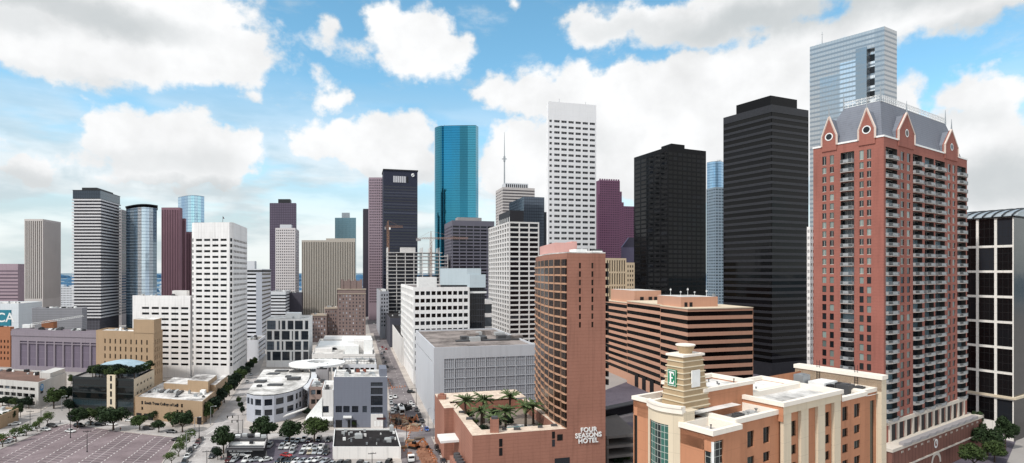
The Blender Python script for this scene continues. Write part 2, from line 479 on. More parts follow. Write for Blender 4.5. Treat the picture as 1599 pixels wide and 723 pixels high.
lcol = mixc(nt, sstep(nz(S, 5, 5, .52, (1, 3.6, 1), (1, 7, 0)), .38, .60), (.60, .68, .72), (.90, .93, .94))
ccol = mixc(nt, mask, lcol, ccol)
al = mth(nt, 'MAXIMUM', mask, veil)
tint = mixc(nt, 1.0, sky.outputs[0], mixc(nt, sstep(el, .0, .5), (1.05, 1.30, 1.25), (.88, 1.32, 1.24)), 'MULTIPLY')
L_(tint, bgs.inputs[0]); bgs.inputs[1].default_value = .165
L_(ccol, bgc.inputs[0]); bgc.inputs[1].default_value = 1.02
ms = N(nt, 'ShaderNodeMixShader')
L_(al, ms.inputs[0]); L_(bgs.outputs[0], ms.inputs[1]); L_(bgc.outputs[0], ms.inputs[2])
L_(ms.outputs[0], out.inputs[0])

# ------------------------------------------------------------------ materials used all over
M = {}
M['roof_white'] = roofm('white_roof', '#e9e6e2', '#6d6a66', .75, .10)
M['roof_grey'] = roofm('grey_roof', '#a09c98', '#4c4846', .7)
M['roof_brown'] = roofm('weathered_roof', '#9d938e', '#3d3734', .9, .09)
M['roof_rust'] = roofm('rust_gravel_roof', '#7d6257', '#54443e', .6, .15)
M['roof_dark'] = roofm('tar_roof', '#2e2b2c', '#161415', .7, .2)
M['white'] = wall('white_concrete', '#f0eeec', .10, .34)
M['white_pc'] = wall('white_precast', '#eceae9', .11, .36, (3.2, .12, 3.7, .12), .88)
M['offwhite'] = wall('off_white_stucco', '#dcd9d6', .09, .25)
M['palegrey'] = wall('pale_grey_concrete', '#cfd1d5', .08, .2, (4, .1, 3.6, .1), .9)
M['grey'] = wall('grey_concrete', '#9b9798', .1, .25)
M['beige'] = wall('beige_concrete', '#b5a898', .1, .2)
M['cream'] = wall('cream_stucco', '#d9cab2', .07, .18, (6, .08, 3, .08), .85)
M['tan'] = wall('tan_brick', '#ab9277', .12, .25, (3.5, .08, 1.2, .06), .9)
M['mauve'] = wall('mauve_granite', '#8b828b', .09, .25, (3, .08, 2, .08), .88)
M['brick'] = wall('orange_brick', '#9e7060', .24, .45, (9, .12, 1.1, .12), .8)
M['brick_red'] = wall('red_brick', '#9c6459', .24, .35, (3.2, .07, 1.02, .1), .88)
M['stucco'] = wall('terracotta_stucco', '#bc8465', .12, .36, (6.5, .07, 3.1, .07), .84)
M['darkmetal'] = plain('dark_metal', '#2b2c2f', .5, .2)
M['metal'] = plain('grey_metal', '#9fa3a6', .4, .5)
M['whitepaint'] = plain('white_paint', '#eeeeec', .5)
M['unit'] = plain('galvanised_unit', '#b9bbbb', .5, .2)
M['unitdark'] = plain('dark_unit', '#4a4a4c', .6)
M['orange'] = plain('orange_paint', '#b8672f', .5)
M['black'] = plain('black_board', '#17161a', .6)
M['dark_glass'] = glass('dark_window', '#08090b', '#59626b', .3)
M['black_glass'] = glass('black_glass', '#050609', '#2c3037', .35, .08, .35)
wd.cycles.sampling_method = 'MANUAL'; wd.cycles.sample_map_resolution = 256
# ------------------------------------------------------------------ far and middle buildings, west side
V1 = 555
def antenna(b, p, q, h, mat='metal', name='antenna', w=.25):
    z = b.zt-.8; x, y = b.pt(p, q)
    k = MB(); k.tube([(x, y, z), (x, y, z+h*.5), (x, y, z+h)], [w, w*.7, w*.4], 6)
    k.bar((x-h*.08, y, z+h*.8), (x+h*.08, y, z+h*.8), w*.5)
    return k.build(name, M[mat], b.root)

# far left office with mauve stripes
b = gen('office_block', 'low mauve striped office block at the edge of town beside the slim ribbed tower', 'office building', -60, 28, 38, 412, 700,
        wall('mauve_stripe', '#a39099', .08), glass('mauve_glass', '#5b4e58', '#7b6e74', .3, .2), 'band', None, 4.2, .42, 8, vr=V1)
# white glass convention hall
wg = wall('white_cladding', '#d5dade', .05, .12, (2.2, .14, 7, .15), .8)
b = gen('exhibition_hall', 'low white clad hall with a pale roof behind the blue association sign', 'hall', -70, 29, 66, 474, 560, wg, M['dark_glass'], None, None, vr=V1, rm=M['roof_white'])
b.clutter(4, [M['unit'], M['whitepaint']])
# ribbed tower
fin = wall('pale_fins', '#c4bdb9', .06, .15)
b = gen('ribbed_tower', 'slim grey tower with tall black and pale vertical ribs standing clear of its neighbours', 'office tower', 38, 67, 95, 342, 650, fin, glass('rib_glass', '#0c0b0d', '#1c1c20', .2, .25),
        (9, .55, .8), (26, .34, .2), full=40, top=2.2, vr=V1, dep=.9, kind='window_strip')
# small white grid office
gen('office_block', 'small pale office with square windows between the ribbed tower and the balcony tower', 'office building', 90, 118, 124, 448, 900, M['palegrey'], M['dark_glass'], (12, .5, .5), None, 3.6, .45, 2, 8, vr=V1, dep=.3)
# parking block with white roof
b = gen('parking_block', 'long low block with a cluttered white roof in front of the ribbed tower', 'parking garage', 50, 128, 136, 481, 500, wall('garage_grey', '#8d8d92', .08, .2, (50, .1, 1.5, .3), .6), M['dark_glass'], None, None, vr=V1, rm=M['roof_white'])
b.clutter(9, [M['darkmetal'], M['unit'], M['whitepaint']], smax=3)
# balcony tower
bal = wall('slab_edges', '#d3d1d2', .08, .18)
bg = glass('balcony_glass', '#1b1c20', '#4f5258', .3, .2)
b = Bld('apartment_tower', 'tall grey tower ringed by thin projecting balcony slabs with a dark glass crown', 'apartment tower', 113, 157, 188, 620, 297, vr=V1)
mb = MB(); mb.prism(b.foot(1.2), 0, b.zt-9, 0); mb.build('wall', wall('tower_core', '#4b4a50', .1, .2, (3.4, .5, 3.4, .3), 1.6), b.root)
z = b.zt-9.5; i = 0
while z > 20:
    k = MB(); k.prism([b.pt(b.la+.5, -.5), b.pt(-.5, -.5), b.pt(-.5, b.lb+.5), b.pt(b.la+.5, b.lb+.5)], z-1.5, z, 0, None, True)
    k.build('balcony_slab', bal, b.root); z -= 3.42
k = MB(); k.prism(b.foot(.3), b.zt-9, b.zt-.2); k.build('glass_crown', glass('crown_glass', '#39424d', '#5a6570', .3, .1, .6, .5, (2.4, .18, 4.4, .25), '#1f242a'), b.root)
k = MB(); k.prism(b.foot(0), b.zt-.2, b.zt+.3); k.prism(b.rect(6, 5, b.la-8, b.lb-6), b.zt+.3, b.zt+3.5); k.build('roof', M['darkmetal'], b.root)
# second slab behind it
gen('apartment_tower', 'narrow grey striped tower showing behind the tower of balcony slabs', 'apartment tower', 172, 190, 198, 327, 760, M['grey'], M['dark_glass'], None, 'band', 3.5, .5, 3, 15, vr=V1)

def glass_tower(name, label, pts, zt, gm, roofmat, cap=None, base=0.0, cat='office tower'):
    """A curtain wall tower on a curved footprint, its points given as (photo column, distance)."""
    P = [(XW(px, Y), Y) for px, Y in pts]
    o = P[0]; L = [(p[0]-o[0], p[1]-o[1]) for p in P]
    r = root(name, label, cat, (o[0], o[1], 0))
    mb = MB(); s = 0; n = len(L)
    for i in range(n):
        a, c = L[i], L[(i+1) % n]; d = hypot(c[0]-a[0], c[1]-a[1])
        mb.face([(*a, base), (*c, base), (*c, zt), (*a, zt)], 0, [(s, base), (s+d, base), (s+d, zt), (s, zt)]); s += d
    mb.build('glass_facade', gm, r)
    k = MB(); k.prism(L, zt, zt+.6); k.build('roof', roofmat, r)
    return r, L
def arc(x0, y0, x1, y1, bulge, n=8):          # points from (x0,y0) to (x1,y1), pushed towards the viewer in the middle
    return [(x0+(x1-x0)*t, y0+(y1-y0)*t-bulge*sin(pi*t)) for t in [i/n for i in range(n+1)]]
# blue glass bow tower
blue = glass('blue_curtain_wall', '#cfe0ec', '#86aac6', .5, .12, .5, .7, (1.6, .1, 3.6, .4), '#3d556b', wob=.05)
r, L = glass_tower('glass_tower', 'blue mirrored tower with a bowed front and a thin flat canopy on top', arc(197, 660, 245, 650, 18)+[(245, 690), (200, 700)], ZW(324, 640), blue, M['darkmetal'])
k = MB(); cx = sum(p[0] for p in L)/len(L); cy = sum(p[1] for p in L)/len(L)
k.prism([(cx+(p[0]-cx)*1.06, cy+(p[1]-cy)*1.06) for p in L], ZW(320.5, 640), ZW(319, 640), 0, None, True); k.build('canopy', M['darkmetal'], r)
# maroon stepped tower
maroon = wall('maroon_granite', '#8a6a74', .1, .2); mgl = glass('maroon_glass', '#1d1418', '#3a2a30', .3, .12)
for lab, a_, c_, r_, yt, Y in (('dark maroon granite tower with fine vertical ribs, the tallest of its stepped group', 252, 281, 285, 324, 740),
                               ('maroon step one storey group lower, tucked against the dark maroon tower', 276, 289, 291, 341, 752),
                               ('lowest maroon step beside the white office tower', 284, 300, 304, 362, 764)):
    gen('granite_tower', lab, 'office tower', a_, c_, r_, yt, Y, maroon, mgl, (max(3, int((c_-a_)/2.6)), .42, .3), None, full=20, top=3, vr=V1, dep=.6, kind='window_strip')
# round blue tower behind
r, L = glass_tower('glass_tower', 'pale blue cylindrical glass tower rising behind the white office tower', arc(278, 1010, 319, 1000, 22)+[(319, 1040), (278, 1050)], ZW(306, 990), glass('sky_glass', '#a9c8de', '#6d97b8', .4, .06, .5, .85, (2.6, .3, 5, .5), '#55799a', wob=.04), M['metal'])

# ---- white office tower with lower wing
dg = M['black_glass']
b = Bld('office_tower', 'white precast office tower with short black ribbon windows and a flag on its roof', 'office tower', 303, 363, 386, 377, 347.5, vl=-6000, vr=V1)
W, Lb = b.la, b.lb
rs = rows(b.zt, 3.72, .40, 10.5, 6)
mb = MB()
ch = 2.2
le = (b.pt(b.la, 0), b.pt(ch, 0)); rc = (b.pt(0, ch), b.pt(0, b.lb))
cc = (b.pt(ch, 0), b.pt(0, ch)); lc = (b.pt(b.la+2.0, 1.6), b.pt(b.la, 0))
wl = hypot(le[1][0]-le[0][0], le[1][1]-le[0][1]); wr = hypot(rc[1][0]-rc[0][0], rc[1][1]-rc[0][1])
wc = hypot(cc[1][0]-cc[0][0], cc[1][1]-cc[0][1])
b.fac(mb, le, 0, b.zt, cols(wl, 4, .76, .6, 1.2), rs, .5)
b.fac(mb, cc, 0, b.zt, [(.5, wc-.5)], [(a-.35, c+.35) for a, c in rs], .5)
b.fac(mb, lc, 0, b.zt, [(.4, 2.2)], [(a-.35, c+.35) for a, c in rs], .5)
b.fac(mb, rc, 0, b.zt, cols(wr, 9, .9, 1.5, 1.5), rs, .5)
b.blank(mb, (b.pt(b.la+2, b.lb), b.pt(b.la+2, 1.6)), 0, b.zt); b.blank(mb, (b.pt(0, b.lb), b.pt(b.la+2, b.lb)), 0, b.zt)
mb.build('wall', M['white_pc'], b.root)
fp = [b.pt(b.la+2, b.lb), b.pt(b.la+2, 1.6), b.pt(b.la, 0), b.pt(ch, 0), b.pt(0, ch), b.pt(0, b.lb)]
k = MB(); k.prism(fp, b.zt-.05, b.zt+.25); k.build('roof', M['white'], b.root)
b.put_windows(dg)
k = MB(); x, y = b.pt(W*.32, 8); k.tube([(x, y, b.zt), (x, y, b.zt+5)], [.15, .08], 6)
fo = k.build('flagpole', M['darkmetal'], b.root)
k = MB(); k.face([(x, y, b.zt+5), (x+.6, y, b.zt+4.4), (x+1.1, y+.2, b.zt+3.2), (x+.2, y, b.zt+3.3)]); k.build('flag', plain('flag_cloth', '#5b4a52'), fo)
# wing
b2 = gen('office_wing', 'lower white wing with short black ribbon windows adjoining the white office tower', 'office building', 207, 297, 299, 462, 381, M['white_pc'], dg, (5, .76, 6, .5), None, 3.72, .40, 7.5, 6, vl=-6000, vr=V1, dep=.5, rm=M['roof_white'])
b2.onroof('penthouse', M['offwhite'], b2.la*.1, 5, b2.la*.35, 12, 4)
b2.clutter(3, [M['unit'], M['darkmetal']])

# ---- mauve block with pilasters
b = Bld('warehouse', 'mauve windowless block with nine pale pilasters and machinery on its roof', 'warehouse', 18, 156, 164, 400, 517.5, vl=-3500, vr=V1)
mb = MB(); ua = b.U('l', 30)
cs = cols(b.la, 9, .86, ua, .5)
b.fac(mb, 'l', 0, b.zt, cs, [(3, 19), (19.6, b.zt-8.2)][:2] if b.zt > 28 else [(3, b.zt-8.2)], .8, 'wall_panel')
b.blank(mb, 'r', 0, b.zt); b.blank(mb, 'bl', 0, b.zt); b.blank(mb, 'br', 0, b.zt)
mb.build('wall', M['mauve'], b.root)
b.put_windows(wall('mauve_panel', '#6e6573', .1, .3, (20, .1, 5.2, .28), 1.25))
k = MB(); k.prism([b.pt(b.la+.4, -.5), b.pt(-.4, -.5), b.pt(-.4, b.lb), b.pt(b.la+.4, b.lb)], b.zt-4.5, b.zt-1.2); k.build('cornice', M['mauve'], b.root)
b.roof(M['roof_brown'], M['mauve'])
b.clutter(14, [M['unit'], M['darkmetal'], M['whitepaint'], M['unitdark']], smax=4)
# lattice boom lying over that roof
o = b.pt(b.la*.93, 14); bx, by = b.X+o[0], b.Y+o[1]
r = root('roof_crane', 'pale lattice crane boom laid low across the mauve block roof', 'crane', (bx, by, b.zt-.8))
k = MB(); n = 22; L3 = 41.0
for s in (-.6, .6):
    k.bar((2, s, 2.6), (L3, s, 9.0), .16); 
k.bar((2, 0, 3.9), (L3, 0, 10.0), .16)
for i in range(n):
    t0, t1 = i/n, (i+1)/n
    A = (2+(L3-2)*t0, .6, 2.6+6.4*t0); B = (2+(L3-2)*(t0+t1)/2, 0, 3.9+6.1*(t0+t1)/2); C_ = (2+(L3-2)*t1, .6, 2.6+6.4*t1)
    k.bar(A, B, .1); k.bar(B, C_, .1); k.bar((A[0], -.6, A[2]), B, .1)
k.build('boom', M['whitepaint'], r)
k = MB(); k.box(-3, -1.6, .6, 2.5, 1.6, 3.2); k.box(2.5, -1.1, .9, 4, 1.1, 3); k.build('cab', M['whitepaint'], r)
k = MB(); k.box(-2, -2.1, 0, 3, -1.2, .6); k.box(-2, 1.2, 0, 3, 2.1, .6); k.build('crawler_track', M['darkmetal'], r)
k = MB(); k.box(4, 2.5, .0, 13, 6, 4.6); k.box(5, 2.2, 4.6, 12.6, 6.2, 5.4); 
tag(k.build('plant_room', plain('rusty_sheet', '#8f5c3e', .7)), 'rust brown plant room beside the roof crane on the mauve block', 'plant room').location = (bx+3, by+1, b.zt-.8)
# sign and red brick block at the edge
r = root('sign_board', 'teal board with large white letters above trees at the edge of town', 'sign', (XW(-4, 470), 470, 0))
k = MB(); k.box(-11.5, 0, ZW(509, 470), XW(16, 470)-XW(-4, 470), 1.2, ZW(484, 470)); k.build('board', plain('teal_board', '#2a7f93', .5), r)
text('lettering', 'YMCA', 10.5, M['whitepaint'], r, (-.9, -.05, ZW(496.5, 470)), 0, .05, .12)
k = MB()
for xx in (-10, 8): k.bar((xx, .6, 0), (xx, .6, ZW(509, 470)), .6)
k.build('post', M['darkmetal'], r)
gen('brick_block', 'orange red brick apartment block with a cream cornice beside the mauve block', 'apartment block', -70, 16, 22, 511, 425, plain('block_brick', '#a45c3d', .8), M['dark_glass'], (16, .42, .5), (3, .4, .5), 4.2, .48, 9.5, 3, vl=-4000, vr=V1, rm=M['roof_rust'], mats=[plain('orange_brick_wall', '#a06a4c', .85)])

# ---- tan building
b = gen('brick_office', 'square tan brick building with narrow slit windows behind the roof garden office', 'office building', 150, 240, 254, 518.5, 345, M['tan'], dg, (9, .26, 5, 3), (4, .3, 1), 4.6, .62, 5, 4, vl=-2600, vr=V1, rm=M['roof_white'])
b.onroof('stair_tower', M['tan'], -.3, -.3, b.la*.34, b.lb*.8, 8.2, mt=M['roof_white'])
k = MB()
# ---- white office low
M['conc_dirty'] = wall('stained_concrete', '#c7c4c0', .12, .5, (4.5, .1, 4.4, .12), .85)
b = Bld('office_block', 'low stained concrete office with rust gravel roof and round blue corner emblem', 'office building', -60, 60, 104, 297, 597, vl=-2200, vr=V1)
mb = MB(); cs = cols(b.la, 12, .86, .5, 2.2)
b.fac(mb, 'l', 0, b.zt, cs, [(1, 3.2), (5, 7.0), (8.6, 10.2)], .6)
b.fac(mb, 'r', 0, b.zt, [(4, 5.2)], [], .3); b.blank(mb, 'bl', 0, b.zt); b.blank(mb, 'br', 0, b.zt)
mb.build('wall', M['conc_dirty'], b.root)
b.roof(M['roof_rust'], M['conc_dirty']); b.put_windows(M['dark_glass'])
b.clutter(12, [M['unit'], M['darkmetal'], M['whitepaint']], .05, .95, .6, .95)
b.onroof('stair_tower', M['conc_dirty'], 1, b.lb*.45, 9, b.lb*.99, 3.2)
u = b.dr; nrm = (u[1], -u[0])
k = MB(); c0 = (u[0]*3.2+nrm[0]*.12, u[1]*3.2+nrm[1]*.12, b.zt-3.2)
k.face([(c0[0]+u[0]*1.9*cos(t), c0[1]+u[1]*1.9*cos(t), c0[2]+1.9*sin(t)) for t in [2*pi*i/28 for i in range(28)]])
em = k.build('emblem', plain('emblem_blue', '#3f8fc6', .4), b.root)
k = MB(); d = .06
for zz, w in ((.9, 1.2), (.3, 1.6), (-.3, 1.5)):
    k.face([(c0[0]+u[0]*s*w*.8+nrm[0]*d, c0[1]+u[1]*s*w*.8+nrm[1]*d, c0[2]+zz+o) for s, o in ((-1, -.12), (1, -.12), (1, .12), (-1, .12))])
k.build('emblem_stripe', M['whitepaint'], em)
k = MB(); k.face([(c0[0]+u[0]*s*1.6, c0[1]+u[1]*s*1.6, c0[2]-1.9+o) for s, o in ((-.8, -1.2), (.8, -1.2), (.9, 0), (-.9, 0))]); k.build('emblem_plate', M['black'], em)
b = gen('shop_block', 'small tan building with a white roof at the corner below the dark hedge', 'shop', -80, -2, 29, 650, 256, M['tan'], M['dark_glass'], None, None, vl=-2200, vr=V1, rm=M['roof_white'])

# ---- roof garden office
b = Bld('roof_garden_office', 'black glass office with a cream pylon and a leafy roof garden with pale blue vault', 'office building', 113, 209, 241, 280, 592, vl=-3500, vr=V1)
mb = MB(); fl = (b.zt-1.2)/5
gb = glass('office_black_glass', '#0a1013', '#2b3a40', .35, .06, .6, 0, (1.55, .08, None, .1), '#000000')
b.fac(mb, 'l', 0, b.zt, [(.25, b.la-.4)], [(.8+i*fl, .8+i*fl+fl*.80) for i in range(5)], .12, 'window_band')
wr = b.lb
b.fac(mb, 'r', 0, b.zt, cols(b.lb, 5, .5, 3, 3), [(b.zt-4.4, b.zt-3.2), (b.zt-8.4, b.zt-7.2), (b.zt-12.4, b.zt-11.2)], .3, 'window', 1)
b.blank(mb, 'bl', 0, b.zt); b.blank(mb, 'br', 0, b.zt)
mb.build('wall', [plain('office_mullion', '#2b3133', .4, .3), M['cream']], b.root)
b.put_windows({'window_band': gb, 'window': M['dark_glass']})
b.roof(M['roof_grey'], M['darkmetal'], .8, .5)
p0, p1 = b.la-b.U('l', 181), b.la-b.U('l', 168)
k = MB(); k.prism(b.rect(p0, -.9, p1, .6), 0, b.zt+1.6); py = k.build('pylon', M['cream'], b.root)
pm = (p0+p1)/2; 
for i in range(5):
    k = MB(); z0 = 1.5+i*3.8; A, B = b.pt(pm+.55, -.94), b.pt(pm-.55, -.94)
    k.face([(*A, z0), (*B, z0), (*B, z0+2.7), (*A, z0+2.7)]); k.build('window', dg, py)
# vault pavilion
k = MB(); n = 14; z0 = b.zt-.8
P0, P1, q0, q1 = b.la*.02, b.la*.78, b.lb*.30, b.lb*.86
pr = []
for i in range(n+1):
    t = i/n; p = P0+(P1-P0)*t; pr.append((p, 4.4+1.9*sin(pi*t)))
for (pa, za), (pb, zb) in zip(pr, pr[1:]):
    k.face([(*b.pt(pa, q0), z0+za), (*b.pt(pb, q0), z0+zb), (*b.pt(pb, q1), z0+zb), (*b.pt(pa, q1), z0+za)])
    k.face([(*b.pt(pa, q0), z0+za-.5), (*b.pt(pb, q0), z0+zb-.5), (*b.pt(pb, q0), z0+zb), (*b.pt(pa, q0), z0+za)])
k.build('vault_roof', roofm('vault_blue', '#a9c0cb', '#7c919b', .5), b.root)
k = MB(); k.prism(b.rect(P0+.5, q0+1, P1-.5, q1-1), z0, z0+4.2); k.build('pavilion_wall', M['dark_glass'], b.root)
garden = b

# ---- law college
b = Bld('college', 'low tan college building with stained white roofs and small black lettering on its front', 'college', 211, 316, 347, 264, 627, vl=-2400, vr=V1)
mb = MB(); cs = [(b.U('l', x)-.55, b.U('l', x)+.55) for x in (222, 277, 284)]
b.fac(mb, 'l', 0, b.zt, cs, [(4.6, 6.1), (7.2, 8.9)], .3)
b.fac(mb, 'r', 0, b.zt, [(2, b.lb*.5)], [(b.zt-3.4, b.zt-2.2)], .3); b.blank(mb, 'bl', 0, b.zt); b.blank(mb, 'br', 0, b.zt)
mb.build('wall', M['tan'], b.root); b.put_windows(dg); rs_ = roofm('stained_white_roof', '#e6e2de', '#575250', .95, .11); b.roof(rs_, M['tan'], .5, .4)
b.onroof('upper_storey', M['tan'], b.la*.08, b.lb*.52, b.la*.40, b.lb*.97, 6.0, mt=rs_)
b.onroof('upper_storey', M['tan'], -.2+b.la*.0, b.lb*.62, b.la*.078, b.lb*1.3, 3.6, mt=rs_)
b.onroof('upper_storey', M['tan'], b.la*.402, b.lb*.56, b.la*.80, b.lb*.97, 3.4, mt=rs_)
b.onroof('roof_unit', M['whitepaint'], b.la*.10, b.lb*.40, b.la*.17, b.lb*.49, 2.2)
for i in range(6): b.onroof('roof_duct', M['unit'] if i % 2 else M['unitdark'], b.la*(.45+.07*i), b.lb*rnd.uniform(.25, .42), b.la*(.49+.07*i), b.lb*.5, rnd.uniform(.8, 1.6))
b.clutter(9, [M['unit'], M['unitdark'], M['metal']], .05, .9, .05, .45, 1.8)
u = (-b.dl[0], -b.dl[1]); sx = b.U('l', 252)
A = b.pt(b.la-sx, 0)
text('lettering', 'South Texas College of Law', 1.75, M['black'], b.root, (A[0]+u[1]*.1, A[1]-u[0]*.1, b.zt-2.6), atan2(u[1], u[0]), .04, .05)
for xx, ww in ((217, 1.6), (229, 1.6), (236, 1.3)):
    s = b.U('l', xx); k = MB(); A, B = b.pt(b.la-s+ww, -.06), b.pt(b.la-s-ww, -.06)
    k.face([(*A, 0), (*B, 0), (*B, 3.1), (*A, 3.1)]); k.build('garage_door', M['black'], b.root)
k = MB(); A = b.pt(3, -.05); B = b.pt(.4, -.05); k.face([(*A, 0), (*B, 0), (*B, 3.6), (*A, 3.6)]); k.build('entrance', M['black'], b.root)

# ---- tiered white tower right of the white office
mg = wall('cool_white', '#d8d9de', .07, .15)
b = gen('office_tower', 'cool white striped tower with a plain grey corner panel behind the white office tower', 'office tower', 375, 409, 423, 420, 520, mg, dg, None, 'band', 3.75, .42, 4, 10, vr=V1, dep=.4, finish=False)
mb = MB(); s0 = b.U('l', 400)
for a, c in rows(b.zt, 3.75, .42, 4, 10):
    A, B = b.pt(b.la, -.05), b.pt(b.la-s0, -.05); k = MB(); k.face([(*A, a), (*B, a), (*B, c), (*A, c)]); k.build('window_band', dg, b.root)
b.put_windows(dg)
k = MB(); k.prism(b.rect(-.1, -.25, b.la-s0, .1), 0, b.zt-3.4); k.build('corner_panel', wall('panel_grey', '#a9adb6', .05, .1), b.root)
b.onroof('penthouse', M['palegrey'], b.la*.35, 2, b.la*.8, 12, 8)
k = MB(); k.prism([b.pt(b.la+.3, -.4), b.pt(-.4, -.4), b.pt(-.4, b.lb), b.pt(b.la, b.lb)], b.zt-2.6, b.zt-.9); k.build('dark_cornice', M['darkmetal'], b.root)
gen('office_annex', 'striped lower annex at the foot of the cool white tower', 'office building', 384, 404, 414, 531, 455, mg, dg, None, 'band', 3.6, .42, 2, 2, vr=V1, rm=M['roof_grey'])

# ---- dark purple tower and the grid tower before it
b = gen('granite_tower', 'tall dark purple tower with a small raised top behind the white gridded tower', 'office tower', 421, 462, 463, 317, 950, wall('purple_granite', '#655c6c', .08, .15, (3, .9, 4, 1.1), .6), M['dark_glass'], None, None, vr=V1)
b.onroof('penthouse', M['darkmetal'], b.la*.22, 2, b.la*.68, 22, 7.5)
gen('grid_tower', 'slim white tower gridded with small square windows in front of the dark purple tower', 'office tower', 430, 461, 467, 356, 800, wall('grid_white', '#d3cdcd', .06, .1), glass('grid_glass', '#2b2a31', '#45454d', .3, .2), (10, .52, .8), (5, .5, .6), 3.7, .5, 2.5, 18, vr=V1, dep=.5).onroof('penthouse', M['palegrey'], 6, 6, 22, 20, 6)
gen('office_block', 'middle height striped office block below the white gridded tower', 'office building', 422, 446, 454, 455, 690, M['palegrey'], M['dark_glass'], 'band', 'band', 3.8, .45, 4, 10, vr=V1)
gen('office_block', 'plain dark grey box beside the striped office block', 'office building', 448, 471, 473, 457, 730, plain('dark_cladding', '#494650', .7), M['dark_glass'], None, None, vr=V1)
# beige ribbed slab
bf = wall('beige_ribs', '#b2aaa0', .07, .15)
b = gen('ribbed_slab', 'wide beige slab building covered in fine vertical ribs', 'office building', 471, 555, None, 375, 760, bf, glass('rib_brown', '#3a3733', '#4d4942', .3, .3), (31, .45, .4), None, full=14, top=2.5, vr=V1, lb=30, dep=.9, kind='window_strip')
b.onroof('penthouse', bf, b.la*.0, 6, b.la*.55, 18, 3.5)
# teal grey tower with crown
b = gen('office_tower', 'teal grey tower with a small louvred crown standing behind the beige ribbed slab', 'office tower', 523, 556, None, 340, 1100, glass('teal_grey_wall', '#6f8b94', '#5c7880', .4, .25, .4, .35, (2.6, .35, 3.8, .5), '#4d666e'), M['dark_glass'], None, None, vr=V1, lb=30)
b.onroof('crown', M['metal'], b.la*.3, 6, b.la*.68, 22, 11)

# ---- brick hotel with stepped top
hb = wall('hotel_brick', '#84736f', .1, .2, (3, .06, 1.2, .1), .9)
hg = glass('hotel_glass', '#3b3a42', '#c9ccd4', .42, .2)
b = gen('brick_hotel', 'old purple brown brick hotel with a stepped crown and stone cornices', 'hotel', 527, 570, 572, 456, 583, hb, hg, (7, .38, 1), None, 3.5, .5, 6, 4, vl=4106, vr=None, dep=.3, finish=False, la=None) if False else None
b = Bld('brick_hotel', 'old purple brown brick hotel tower with a stepped crown and stone cornices', 'hotel', 527, 527, 571, 583, 452, la=0.0, vl=V1, lb=None); b.la = 22
b.dl = (vpd(V1)[0], vpd(V1)[1])
mb = MB(); W = b.lb
b.fac(mb, 'r', 0, b.zt, cols(W, 8, .36, .8), rows(b.zt, 3.45, .5, 5.5, 4), .3)
for s in ('l', 'bl', 'br'): b.blank(mb, s, 0, b.zt)
mb.build('wall', hb, b.root); b.put_windows(hg, 100)
b.roof(M['roof_grey'], hb)
for zz, e, h in ((b.zt-.2, .5, .7), (b.zt-4.6, .35, .6)):
    k = MB(); k.prism([b.pt(b.la, -e), b.pt(-e, -e), b.pt(-e, b.lb+e), b.pt(b.la, b.lb+e)], zz, zz+h); k.build('cornice', M['beige'], b.root)
b.onroof('crown', hb, 3, W*.16, 18, W*.84, 9.5)
for q in (.16, .40, .62, .84):
    b.onroof('crown_pier', hb, 2.5, W*q-1.3, 6, W*q+1.3, 11)
for lab, x0, x1, yt, Y, n in (('lower brick wing of the old hotel with rows of pale windows', 507, 527, 480, 588, 5), ('cornice topped brick wing at the far end of the old hotel', 486, 510, 491, 575, 5)):
    c = gen('hotel_wing', lab, 'hotel', x0, x0, x1, yt, Y, hb, hg, None, (n, .45, .6), 3.6, .52, 3.4, 4, vl=V1, la=18, dep=.3, rm=roofm('copper_green_roof', '#7b9a90', '#5b6f68', .5))
    k = MB(); k.prism([c.pt(c.la, -.5), c.pt(-.5, -.5), c.pt(-.5, c.lb), c.pt(c.la, c.lb)], c.zt-1.3, c.zt-.2); k.build('cornice', M['beige'], c.root)

# ---- white framed apartment block
b = Bld('apartment_block', 'cube shaped apartment block in white frames of uneven tall windows', 'apartment block', 416, 482, 488, 425, 498, vr=V1)
mb = MB(); W = b.la
fh = 7.6
pat = [[(.01, .22), (.28, .32), (.36, .45), (.50, .64), (.67, .86), (.91, .99)], [(.01, .13), (.18, .31), (.36, .55), (.60, .63), (.67, .76), (.82, .99)],
       [(.01, .18), (.24, .31), (.36, .40), (.45, .63), (.67, .82), (.87, .99)], [(.01, .10), (.14, .34), (.37, .55), (.60, .63), (.67, .82), (.87, .99)]]
z = b.zt-1.3
zs = 0
rws = []
for i in range(4): rws.append((z-fh+1.1, z)); z -= fh
for i, (a, c) in enumerate(rws[::-1]):
    b.fac(mb, 'l', zs if i else 0, c if i < 3 else b.zt, [(s*W, e*W) for s, e in pat[3-i]], [(a, c)], .5); zs = c
b.blank(mb, 'r', 0, b.zt); b.blank(mb, 'bl', 0, b.zt); b.blank(mb, 'br', 0, b.zt)
mb.build('wall', M['white'], b.root); b.roof(M['roof_white'], M['white'], .4, .4)
b.put_windows(glass('loft_glass', '#2c3138', '#59626c', .5, .08, .5, 0, (1.6, .09, 3.2, .16), '#101214'))
b.onroof('penthouse', M['whitepaint'], W*.22, 9, W*.58, 20, 4.5); b.clutter(3, [M['unit']], .1, .4, .2, .5, 2)

